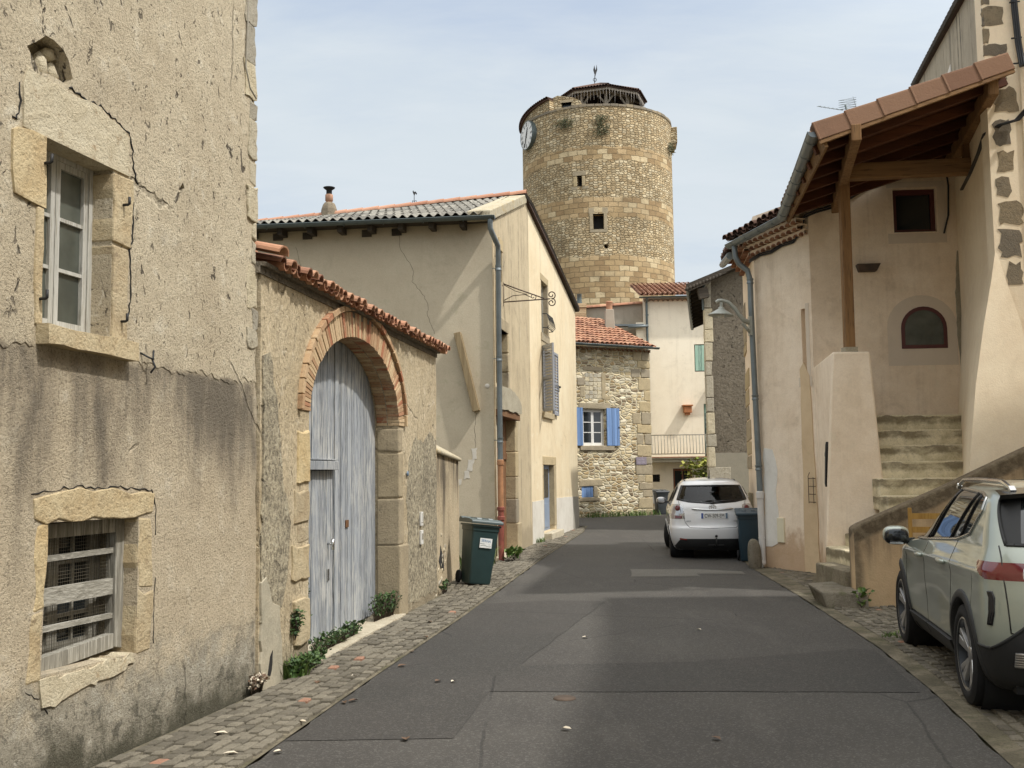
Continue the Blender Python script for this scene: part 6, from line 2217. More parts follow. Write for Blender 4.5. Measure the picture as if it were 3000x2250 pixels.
# ------------------------------------------------------------------ peach house with porch and steps on the right
GA, GB = (4.41, 18.5), (5.03, 17.17)
GF = Fr(GA, GB, (-1, -0.4))
LG = Fr((5.03, 17.17), (7.7, 16.95), (0, -1))
ph = thing('porch_house', 'peach rendered house with tiled porch roof on oak post over stone steps', 'house', (4.6, 18.3, 0))
SL = [(1.20, 3.27), (1.30, 3.27), (1.30, 4.42), (1.20, 4.42)]
mb = MB()
mb.wall(GF, [(0, -.2), (GF.L, -.2), (GF.L, 6.3), (0, 6.3)], [SL], .4)
obj('street_wall', mb, M['gh'], ph)
G2 = Fr(GA, (5.12, 22.6), (-1, 0))
mb = MB()
mb.wall(G2, [(0.003, -.2), (G2.L, -.2), (G2.L, 6.6), (0.003, 6.3)], [], .4)
obj('far_wall', mb, M['gh'], ph)
mb = MB()
G3 = Fr((5.12, 22.6), (9, 22.2), (0, 1))
mb.wall(G3, [(0, -.2), (4, -.2), (4, 6.6), (0, 6.6)], [], .3)
obj('rear_wall', mb, M['gh'], ph)
mb = MB()
rr = random.Random(15)
z = .3
while z < 5.4:
    h = rr.uniform(.22, .5)
    if rr.random() < .75:
        mb.fbox(G2, G2.L - rr.uniform(.7, 1.7), G2.L + .01, z, z + h - .03, -.2, .02, rr.random(), .02)
    z += h
pieces('corner_stone', mb, M['quoin'], ph, bevel=.015)
AW = [(1.44, 3.68), (2.18, 3.68), (2.18, 4.02)] + ell(1.81, 4.02, .37, .36, 0, 180, 12)[1:-1] + [(1.44, 4.02)]
SQ = [(1.40, 5.64), (2.10, 5.64), (2.10, 6.38), (1.40, 6.38)]
mb = MB()
mb.wall(LG, [(0.003, 2.4), (2.68, 2.4), (2.68, 7.1), (1.2, 6.72), (0.003, 6.25)], [AW, SQ], .35)
obj('porch_wall', mb, M['gh'], ph)
mb = MB()
mb.prism(LG, [(1.22, 3.4), (2.34, 3.4), (2.34, 4.05)] + ell(1.78, 4.05, .56, .52, 0, 180, 14)[1:] + [(1.22, 3.4)][:0], -.02, .004)
obj('window_surround', mb, M['sur'], ph)
# cut look: dark glazing and frame stand just proud of the surround's back plane
mb = MB()
ar_o = [(1.44, 3.68), (2.18, 3.68), (2.18, 4.02)] + ell(1.81, 4.02, .37, .36, 0, 180, 14)[1:-1] + [(1.44, 4.02)]
ar_i = [(1.50, 3.74), (2.12, 3.74), (2.12, 4.02)] + ell(1.81, 4.02, .31, .30, 0, 180, 14)[1:-1] + [(1.50, 4.02)]
for i in range(len(ar_o)):
    a, b = ar_o[i], ar_o[(i + 1) % len(ar_o)]
    c, d = ar_i[(i + 1) % len(ar_i)], ar_i[i]
    mb.hexa([LG.P(*q, -.06) for q in (a, b, c, d)] + [LG.P(*q, .012) for q in (a, b, c, d)])
aw = obj('arched_window', mb, M['red_frame'], ph)
mb = MB()
mb.prism(LG, ar_i, -.04, .006)
obj('panes', mb, M['glass_dirty'], aw)
mb = MB()
for q in ((1.40, 1.47, 5.64, 6.38), (2.03, 2.10, 5.64, 6.38), (1.47, 2.03, 5.64, 5.70), (1.47, 2.03, 6.29, 6.38)):
    mb.fbox(LG, *q, -.14, -.08)
sw = obj('square_window', mb, M['red_frame'], ph)
mb = MB()
mb.fbox(LG, 1.46, 2.04, 5.69, 6.3, -.13, -.12)
obj('panes', mb, M['glass'], sw)
mb = MB()
mb.prism(LG, [(1.3, 5.45), (2.25, 5.45), (2.25, 6.5), (1.3, 6.5), (1.3, 6.40), (2.12, 6.40), (2.12, 5.62), (1.3, 5.62)], -.01, .004)
obj('square_surround', mb, M['sur'], ph)
mb = MB()
mb.hexa([LG.P(*q) for q in ((.78, 4.98, 0), (1.06, 4.98, 0), (1.06, 4.98, .13), (.78, 4.98, .13), (.74, 5.1, 0), (1.12, 5.1, 0), (1.12, 5.1, .16), (.74, 5.1, .16))])
obj('wall_lamp', mb, M['rust_iron'], ph, bevel=.006)
mb = MB()
mb.prism(LG, rough([(2.37, 3.0), (2.5, 3.0), (2.5, 5.3), (2.40, 5.3), (2.36, 4.9), (2.33, 4.3), (2.35, 3.7)], .1, .015, 2), -.02, .012)
obj('bare_masonry', mb, M['concrete'], ph)
mb = MB()
mb.fbox(GF, 1.10, 1.42, 3.1, 3.26, -.02, .008)
mb.fbox(GF, 1.31, 1.40, 3.27, 4.5, -.02, .006)
obj('slit_surround', mb, M['sur'], ph)
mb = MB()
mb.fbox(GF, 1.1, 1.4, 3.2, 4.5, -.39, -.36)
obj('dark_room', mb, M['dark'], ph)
mb = MB()
mb.prism(GF, rough([(1.10, -.1), (1.455, -.1), (1.42, 2.0), (1.36, 3.28), (1.24, 3.5), (1.14, 3.4)], .3, .012, 5), -.02, .016)
obj('render_strip', mb, M['strip'], ph)
mb = MB()
mb.prism(GF, rough([(.07, .35), (.42, .42), (.46, .9), (.40, 1.2), (.44, 1.7), (.36, 2.05), (.10, 2.1)], .14, .025, 6), -.02, .008)
obj('white_patch', mb, M['patch_white'], ph)
mb = MB()
mb.fbox(GF, .42, .60, .46, .88, -.02, .03)
obj('meter_box', mb, M['cream_panel'], ph, bevel=.006)
# tile-end cornice
mb, mt = MB(), MB()
genoise(mb, mt, lambda s, z, o: GF.P(s, 5.56 + .07 * s + z, o), GF.L - .02, 4, .135, 3, .088)
genoise(mb, mt, lambda s, z, o: G2.P(s, 5.56 + .09 * s + z, o), 3.6, 4, .14, 4, .088)
obj('tile_cornice', mb, M['tile'], ph)
obj('cornice_mortar', mt, M['gh'], ph)
# roof of the house, tiles seen edge-on above the gutter
ga, gb = Vector((4.0, 18.75, 5.9)), Vector((4.56, 16.85, 5.95))
ud = (gb - ga).normalized()
vr = Vector((0.93, .3, .36))
vr = (vr - ud * vr.dot(ud))
nr_ = ud.cross(vr)
nr_ = nr_ if nr_.z > 0 else -nr_
mb = MB()
tiled_roof(mb, ga - ud * .1, ud, vr, nr_, (gb - ga).length + .25, 4.4, .205, .38, .09, 6, .008, 5)
grf = obj('roof', mb, M['tile_dark'], ph, weld=False)
gc_ = Vector((4.75, 22.9, 6.35))
ud2 = (gc_ - Vector((4.05, 19.1, 5.75))).normalized()
vr2 = Vector((.95, -.2, .36))
vr2 = vr2 - ud2 * vr2.dot(ud2)
nr2 = ud2.cross(vr2)
nr2 = nr2 if nr2.z > 0 else -nr2
mb = MB()
tiled_roof(mb, Vector((4.1, 19.1, 5.78)), ud2, vr2, nr2, 3.9, 4.4, .205, .38, .09, 5, .008, 6)
obj('rear_roof', mb, M['tile_dark'], ph, weld=False)
# gutter bending round to the porch, downpipe
mb = MB()
gp = [Vector((3.99, 18.62, 5.80)), Vector((4.50, 16.82, 5.87)), Vector((3.95, 13.07, 6.06))]
for a, b in zip(gp, gp[1:]):
    half_tile(mb, a, b, n_, .085, .085, 10, .006, .5, True)
    o2 = (b - a).cross(Vector((0, 0, 1))).normalized() * .083
    if o2.x > 0:
        o2 = -o2
    mb.tube([a + o2, b + o2], .011, 5)
for a, b in ((gp[0], gp[0] + (gp[1] - gp[0]) * .003), (gp[2] - (gp[2] - gp[1]) * .003, gp[2])):
    half_tile(mb, a, b, n_, .085, .08, 10, .08, .5, True)
for a, b, n in ((gp[0], gp[1], 4), (gp[1], gp[2], 7)):
    for k in range(n):
        p = a.lerp(b, (k + .5) / n)
        dd_ = (b - a).normalized()
        sd = dd_.cross(Vector((0, 0, 1))).normalized() * .088
        mb.tube([p + sd, p + sd * .72 + Vector((0, 0, -.055)), p + Vector((0, 0, -.078)), p - sd * .72 + Vector((0, 0, -.055)), p - sd], .007, 5)
mb.tube([Vector((4.12, 19.15, 5.72)), Vector((4.75, 22.9, 6.3))], .075, 8)
obj('gutter', mb, M['zinc'], ph, smooth=40)
qx, qy = 4.365, 18.43
mb = MB()
mb.tube([(4.05, 18.45, 5.74), (4.06, 18.44, 5.55), (4.12, 18.44, 5.42), (4.27, 18.44, 5.30), (4.31, 18.43, 5.12), (4.31, 18.43, 4.6), (qx, qy, 1.3)], .052, 12)
for z, x_ in ((5.1, 4.31), (3.0, 4.335), (1.75, 4.355)):
    mb.lathe([(.052, -.05), (.062, -.045), (.062, -.02), (.055, -.01), (.055, .01), (.062, .02), (.062, .045), (.052, .05)], Matrix.Translation((x_, qy, z)), 14)
dp2 = obj('downpipe', mb, M['zinc'], ph, smooth=40)
mb = MB()
mb.tube([(qx, qy, 1.34), (qx + .012, qy, .14), (qx + .01, qy - .03, .08), (qx - .06, qy - .12, .05)], .058, 12)
mb.lathe([(.058, 0), (.068, .01), (.068, .12), (.058, .13)], Matrix.Translation((qx, qy, 1.2)), 14)
mb.lathe([(.058, 0), (.064, .0), (.064, .03), (.058, .03)], Matrix.Translation((qx + .01, qy, .5)), 14)
obj('white_foot', mb, M['pvc'], dp2, smooth=40)
# black cables under the cornice and porch
mb = MB()
pp = [GF.P(s, 5.50 + .09 * s + .02 * math.sin(s * 9), .03) for s in (-.1, .2, .5, .8, 1.1)] + [GF.P(1.3, 5.72, .04), GF.P(1.44, 5.95, .05), LG.P(.12, 6.02, .03), LG.P(.5, 6.12, .03), LG.P(1.0, 6.42, .02), LG.P(1.5, 6.62, .02), LG.P(2.3, 6.85, .02)]
mb.tube(pp, .018, 6)
mb.tube([p + Vector((.0, -.02, .035)) for p in pp], .014, 6)
mb.tube([LG.P(2.25, 6.8, .05), LG.P(2.3, 6.4, .04), LG.P(2.28, 5.9, .03), LG.P(2.2, 5.6, .02)], .016, 5)
obj('wall_cable', mb, M['cable'], ph)

# porch roof -------------------------------------------------------
VA, VB = Vector((3.97, 13.07, 6.01)), Vector((6.50, 13.02, 6.91))
VC, VD = Vector((7.5, 17.1, 6.93)), Vector((4.52, 16.86, 5.93))
nrm = (VB - VA).cross(VD - VA)
nrm = nrm if nrm.z > 0 else -nrm
nrm.normalize()
mb = MB()
mb.hexa([VA, VB, VC, VD] + [p + nrm * .03 for p in (VA, VB, VC, VD)])
pr = obj('porch_roof', mb, M['soffit'], ph)
ur = (VB - VA).normalized()
mb = MB()
back = (VD - VA).normalized()
for k in range(16):
    p = VA + back * (.3 + .22 * k) + nrm * .05
    for j in range(6):
        half_tile(mb, p + ur * (j * .45) + nrm * .03, p + ur * (j * .45 + .48), nrm, .1, .085, 5, .014, rr.random())
obj('porch_tiles', mb, M['tile_new'], pr, weld=False)
mb = MB()
n = 6
Lr = (VB - VA).length / n
fw = -back
for k in range(n):
    a = VA + ur * (Lr * k) + fw * .05
    b = VA + ur * (Lr * (k + 1) + .02) + fw * .05
    st = nrm * .012
    h0, h1 = nrm * -.09, nrm * .135
    q = [a + h0 + st, b + h0, b + h0 + back * .02, a + h0 + st + back * .02, a + h1 + st * 2, b + h1, b + h1 + back * .26, a + h1 + st * 2 + back * .26]
    mb.hexa(q, rr.random())
    # rolled upper edge and lap collar
    mb.tube([a + h1 + st * 2 + back * .02, b + h1 + back * .02], .018, 6, rr.random())
    mb.hexa([a + h0 + fw * .012 + st, a + h0 + fw * .012 + ur * .03, a + h0 + back * .02 + ur * .03, a + h0 + back * .02, a + h1 + fw * .012 + st * 2.6, a + h1 + fw * .012 + ur * .03 + st * 2, a + h1 + back * .2 + ur * .03 + st * 2, a + h1 + back * .2 + st * 2.6], rr.random())
obj('rake_tiles', mb, M['tile_new'], pr, bevel=.008)
mb = MB()
mb.beam(VA + nrm * -.11 + fw * .015, VB + nrm * -.11 + fw * .015, .05, .045, nrm)
mb.beam(VA + Vector((.10, 0, -.06)), VD + Vector((.06, 0, -.06)), .04, .2, nrm)
pieces('fascia_board', mb, M['oak'], pr)
mb = MB()
for k in range(6):
    p0 = VA.lerp(VD, .10 + k * .165) + nrm * -.075
    p1 = VB.lerp(VC, .10 + k * .165) + nrm * -.075
    mb.beam(p0, p1, .075, .13, nrm, rr.random())
pieces('rafter', mb, M['soffit'], pr)
mb = MB()
mb.beam((4.46, 12.98, 6.02), (5.45, 17.05, 6.09), .125, .22, (0, 0, 1), .4)
mb.beam((6.30, 13.08, 6.64), (7.3, 16.9, 6.70), .13, .22, (0, 0, 1), .2)
pieces('purlin', mb, M['oak_v'], pr, bevel=.012)
mb = MB()
mb.beam((4.98, 15.3, 6.16), (7.0, 15.25, 6.22), .19, .235, (0, 0, 1), .5)
obj('tie_beam', mb, M['oak'], pr, bevel=.012)
mb = MB()
mb.beam((6.92, 15.3, 6.2), (6.92, 15.3, 6.95), .12, .12, (1, 0, 0), .4)
obj('king_post', mb, M['oak_v'], pr)
mb = MB()
mb.beam((5.03, 15.32, 3.5), (5.04, 15.32, 6.05), .145, .145, (1, 0, 0), .5)
obj('oak_post', mb, M['oak_v'], ph, bevel=.015)
mb = MB()
mb.box((5.03, 15.32, 3.46), (.19, .19, .10))
obj('post_pad', mb, M['concrete'], ph)
# parapet pillar
mb = MB()
mb.hexa([Vector(q) for q in ((4.44, 15.06, -.1), (5.44, 14.98, -.1), (5.60, 17.1, -.1), (5.02, 17.15, -.1), (4.72, 15.16, 3.43), (5.27, 15.14, 3.43), (5.45, 17.1, 3.43), (5.015, 17.15, 3.40))])
obj('stair_pillar', mb, M['gh'], ph, bevel=.03)
PS = Fr((5.02, 17.15), (4.44, 15.06), (-1, 0.2))
mb = MB()
for z in (1.17, 1.3, 1.43, 1.56):
    mb.tube([GF.P(1.30, z, .0), GF.P(1.30, z, .06), GF.P(1.42, z, .06), GF.P(1.42, z, .0)], .006, 5)
mb.tube([GF.P(1.30, 1.15, .06), GF.P(1.30, 1.6, .06), GF.P(1.34, 1.66, .06)], .006, 5)
mb.tube([GF.P(1.42, 1.15, .06), GF.P(1.42, 1.58, .06)], .006, 5)
obj('iron_grille', mb, M['rust_iron'], ph)
mb = MB()
def lean(f, z, e):
    b_, t_ = Vector((5.02, 17.15, 0)).lerp(Vector((4.44, 15.06, 0)), f), Vector((5.015, 17.15, 3.4)).lerp(Vector((4.72, 15.16, 3.4)), f)
    return b_.lerp(t_, z / 3.4) + PS.n * e


lp = [(.75, 1.5), (.83, 1.45), (.83, 2.04), (.79, 2.12), (.74, 2.08), (.735, 1.98), (.705, 1.95), (.705, 1.91), (.735, 1.90)]
mb.face([lean(f, z, .004) for f, z in lp])
for (f0, z0), (f1, z1) in zip(lp, lp[1:] + lp[:1]):
    mb.face([lean(f0, z0, .004), lean(f1, z1, .004), lean(f1, z1, -.1), lean(f0, z0, -.1)])
obj('loophole', mb, M['dark'], ph)
lamp_z = 4.5

# steps ---------------------------------------------------------------
st = thing('stone_steps', 'worn concrete steps climbing between pillar and stained parapet to the porch', 'steps', (4.6, 14.2, 0))


def step(x0, x1, y0, y1, z0, z1, mat, jit=.012, seed=0):
    mb = MB()
    j = lambda: rr.uniform(-jit, jit)
    q = [Vector((x + j(), y + j(), z + j() * .6)) for z in (z0, z1) for x, y in ((x0, y0), (x1, y0), (x1, y1), (x0, y1))]
    mb.hexa(q, rr.random())
    return obj('step', mb, mat, st, bevel=.018)


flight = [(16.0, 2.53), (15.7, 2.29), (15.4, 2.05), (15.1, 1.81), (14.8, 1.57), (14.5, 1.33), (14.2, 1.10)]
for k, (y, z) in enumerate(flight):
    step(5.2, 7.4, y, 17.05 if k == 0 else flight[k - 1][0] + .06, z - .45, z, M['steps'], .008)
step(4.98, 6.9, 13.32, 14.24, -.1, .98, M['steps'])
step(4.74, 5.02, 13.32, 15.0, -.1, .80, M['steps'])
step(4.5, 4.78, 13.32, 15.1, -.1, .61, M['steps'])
step(4.22, 4.54, 13.34, 14.7, -.1, .41, M['rock'])
mb = MB()
q = [(3.86, 12.92, -.05), (4.3, 12.72, -.05), (4.42, 13.9, -.05), (4.0, 13.95, -.05), (3.8, 13.02, .20), (4.3, 12.78, .21), (4.42, 13.98, .235), (3.86, 13.85, .22)]
mb.hexa([Vector(p) for p in q], .4)
obj('bottom_step', mb, M['rock'], st, bevel=.03)
# parapet of the steps
PF = Fr((4.24, 13.06), (7.2, 12.72), (0, -1))
pw = thing('stair_parapet', 'sloping parapet wall stained black along its top, behind the green car', 'wall', (4.24, 13.06, 0))
mb = MB()
mb.prism(PF, [(0, -.1), (3.0, -.1), (3.0, 2.32), (2.1, 1.93), (1.1, 1.46), (.08, 1.02), (0, .97)], -.3, 0)
obj('wall', mb, M['parapet'], pw, bevel=.03)

# ------------------------------------------------------------------ tall house at the right edge
HF = Fr((6.45, 13.6), (9.0, 13.25), (0, -1))
HL = Fr((6.45, 13.6), (9.0, 22.27), (-1, 0))
hh = thing('tall_house', 'tall cream house with dark stone corner blocks and black cables at right edge', 'house', (6.45, 13.6, 0))
mb = MB()
mb.wall(HF, [(0, -.2), (2.6, -.2), (2.6, 9.6), (0, 8.45)], [], .3)
obj('front_wall', mb, M['hh'], hh)
mb = MB()
mb.wall(HL, [(0.02, -.2), (HL.L, -.2), (HL.L, 7.02), (0.02, 7.02)], [], .04)
obj('side_wall', mb, M['hh'], hh)
mb = MB()
mb.wall(HL, [(0.02, 7.02), (HL.L, 7.02), (HL.L, 10.1), (0.02, 8.47)], [], .04)
obj('upper_side_wall', mb, M['hh_side'], hh)
mb = MB()
mb.fbox(HL, 3.25, 3.7, 7.9, 8.4, -.02, .012)
obj('pale_patch', mb, M['patch_white'], hh)
mb = MB()
for k in range(30):
    s0 = -.2 + k * .3
    z0 = 8.44 + .18 * s0
    mb.hexa([HL.P(*q) for q in ((s0, z0, -.6), (s0 + .31, z0 + .055, -.6), (s0 + .31, z0 + .055, .1), (s0, z0, .1), (s0, z0 + .06, -.6), (s0 + .31, z0 + .13, -.6), (s0 + .31, z0 + .13, .12), (s0, z0 + .06, .12))], rr.random())
obj('roof_edge', mb, M['dark_wood'], hh)
mb = MB()
mb.hexa([HL.P(*q) for q in ((-.2, 8.40, -3), (9, 10.05, -3), (9, 10.05, .05), (-.2, 8.40, .05), (-.2, 8.9, -3), (9, 10.5, -3), (9, 10.1, .05), (-.2, 8.45, .05))])
obj('roof', mb, M['tile_dark'], hh)
prof_f = [(0.0, 5.80, 13.45), (1.0, 5.86, 13.47), (1.8, 5.94, 13.5), (2.8, 6.08, 13.53), (3.6, 6.24, 13.56), (4.2, 6.38, 13.58), (4.6, 6.46, 13.6)]
prof_b = [(0.0, 7.2, 17.0), (1.0, 7.22, 17.0), (1.8, 7.26, 17.0), (2.8, 7.34, 17.0), (3.6, 7.42, 17.0), (4.2, 7.45, 17.0), (4.6, 7.46, 17.0)]
prof_r = [(0.0, 6.95, 13.3), (1.0, 6.9, 13.34), (1.8, 6.86, 13.38), (2.8, 6.8, 13.44), (3.6, 6.7, 13.5), (4.2, 6.56, 13.57), (4.6, 6.47, 13.6)]
mb = MB()
for i in range(len(prof_f) - 1):
    for pa_, pb_ in ((prof_f, prof_b), (prof_f, prof_r)):
        q = [Vector((pa_[i][1], pa_[i][2], pa_[i][0])), Vector((pb_[i][1], pb_[i][2], pb_[i][0])), Vector((pb_[i + 1][1], pb_[i + 1][2], pb_[i + 1][0])), Vector((pa_[i + 1][1], pa_[i + 1][2], pa_[i + 1][0]))]
        f = mb.face(q)
obj('buttress', mb, M['hh'], hh, smooth=40)
mb = MB()
QS = [(-.07, 7.98, .1, 8.05), (-.09, 7.68, .26, 7.94), (-.07, 7.44, .07, 7.64), (-.06, 7.26, .28, 7.41), (-.05, 6.9, .25, 7.05), (.08, 6.46, .38, 6.8), (.07, 6.01, .28, 6.36), (.09, 5.67, .32, 5.92), (.08, 5.31, .23, 5.57), (.09, 4.94, .38, 5.23), (.07, 4.5, .33, 4.86), (.15, 4.12, .34, 4.41)]
for k, (s0, z0, s1, z1) in enumerate(QS):
    mb.prism(HF, rough([(max(s0, -.004), z0), (s1, z0), (s1, z1), (max(s0, -.004), z1)], .07, .016 if z0 > 6.9 else .028, k), -.02, .006, rr.random())
    if s0 < 0:
        mb.prism(HL, rough([(-.004, z0), (.14 * rr.random() + .03, z0), (.1, z1), (-.004, z1)], .07, .016, k + 30), -.02, .006, rr.random())
pieces('corner_stone', mb, M['basalt'], hh)
mb = MB()
mb.fbox(HF, .43, 2.6, 4.4, 9.2, -.02, .03)
obj('cream_strip', mb, M['hh'], hh, bevel=.01)
mb = MB()
c_ = [HF.P(.36, 8.6, .06), HF.P(.37, 7.9, .06), HF.P(.39, 7.4, .07), HF.P(.42, 7.05, .09)]
low = [HF.P(.44, 6.95, .62), HF.P(.46, 6.8, .60), HF.P(.47, 6.6, .35), HF.P(.44, 6.45, .1), HF.P(.33, 6.33, .05), HF.P(.12, 6.28, .04), HL.P(.15, 6.22, .04), HL.P(.8, 6.15, .03), HL.P(1.6, 6.1, .03), HL.P(2.6, 6.1, .03)]
for k in range(3):
    o = Vector((.022 * k, -.012 * k, 0))
    mb.tube([p + o for p in c_] + [p + o for p in low], .017, 6)
for z in (7.95, 7.45, 7.1):
    mb.tube([HF.P(.33, z, .07), HF.P(.46, z, .09)], .012, 5)
mb.tube([HF.P(.62, 8.6, .06), HF.P(.70, 7.9, .06), HF.P(.72, 7.6, .06)], .014, 5)
obj('wall_cable', mb, M['cable'], hh)
# neighbour along the right side of the street (outside the frame, it shades the parking strip)
nb_ = thing('neighbour_house', 'plain cream house front continuing the right side of the street', 'house', (7.0, 2, 0))
NF = Fr((6.75, 11.6), (6.2, -14), (-1, 0))
mb = MB()
WN = [[(3 + 4.2 * k, z0), (4 + 4.2 * k, z0), (4 + 4.2 * k, z0 + 1.6), (3 + 4.2 * k, z0 + 1.6)] for k in range(5) for z0 in (1.2, 4.6)]
mb.wall(NF, [(0, -.2), (25.6, -.2), (25.6, 10.8), (9, 10.3), (0, 8.3)], WN, .4)
mb.fbox(NF, -.02, .3, -.2, 8.2, -5, -.42)
obj('wall', mb, M['hh'], nb_)
mb = MB()
mb.hexa([NF.P(*q) for q in ((-.1, 8.3, -5), (25.6, 10.8, -5), (25.6, 10.8, .3), (-.1, 8.3, .3), (-.1, 8.45, -5), (25.6, 11.0, -5), (25.6, 10.95, .3), (-.1, 8.45, .3))])
obj('roof', mb, M['tile'], nb_)
for w_ in WN:
    casement(NF, nb_, w_[0][0], w_[1][0], w_[0][1], w_[2][1], -.2, 2, 3, M['white_wood'], M['glass'], .05, .03)

# television aerial behind the porch roof
an = thing('tv_aerial', 'grey television aerial poking up behind the terracotta porch tiles', 'aerial', (6.55, 19.6, 6.6))
mb = MB()
A_, B_ = Vector((5.98, 19.5, 8.70)), Vector((6.50, 19.62, 8.66))
mb.tube([A_, B_], .008, 5)
for k in range(6):
    p = A_.lerp(B_, k / 6 + .04)
    mb.tube([p + Vector((-.07, -.1, -.04)), p + Vector((.07, .1, .05))], .004, 4)
for sgn in (1, -1):
    for k in range(5):
        z = .03 + .045 * k
        mb.tube([B_ + Vector((-.08, 0, sgn * .0 + z - .02)), B_ + Vector((.30, .1, z + .06 + .02 * sgn))], .004, 4)
mb.tube([B_ + Vector((.3, .1, .05)), B_ + Vector((.24, .1, .31))], .004, 4)
obj('elements', mb, M['zinc'], an)
mb = MB()
mb.tube([(6.62, 19.65, 6.5), (6.62, 19.65, 8.5), (6.56, 19.65, 8.78)], .018, 6)
obj('mast', mb, M['zinc_dark'], an)

# street lamp on the house corner
sl_ = thing('street_lamp', 'grey street lamp with conical shade on curved wall arm', 'street lamp', (4.25, 18.45, 4.3))
LY = 18.3
mb = MB()
mb.tube([(4.27, LY + .1, 4.34), (4.15, LY, 4.37), (4.06, LY, 4.47), (3.99, LY, 4.59), (3.88, LY, 4.70), (3.76, LY, 4.735), (3.70, LY, 4.73), (3.66, LY, 4.70)], [.045, .042, .036, .034, .032, .030, .03, .03], 10)
mb.tube([(4.28, LY + .1, 4.16), (4.2, LY, 4.22), (4.12, LY, 4.32)], .03, 8)
mb.box((4.28, LY + .1, 4.28), (.05, .12, .34))
obj('arm', mb, M['lamp'], sl_, smooth=40)
mb = MB()
tl = Matrix.Translation((3.74, LY, 4.46)) @ Matrix.Rotation(R(4), 4, 'Y')
mb.lathe([(0, .24), (.03, .24), (.03, .16), (.055, .14), (.06, .115), (.225, .012), (.228, 0), (.215, .0), (.05, .10), (0, .105)], tl, 28)
obj('lamp_shade', mb, M['lamp'], sl_, smooth=40)
mb = MB()
mb.lathe([(0, -.045), (.045, -.04), (.062, -.01), (.06, .05), (0, .06)], tl, 16)
obj('bulb', mb, M['bulb'], sl_)

# guard stone at the downpipe
mb = MB()
mb.blob((4.21, 18.28, .22), (.12, .14, .30), 9, 3, .16, flat=True, rnd=.35)
tag(obj('guard_stone', mb, M['rock'], None), 'rough grey guard stone standing at the foot of the white downpipe', 'stone')


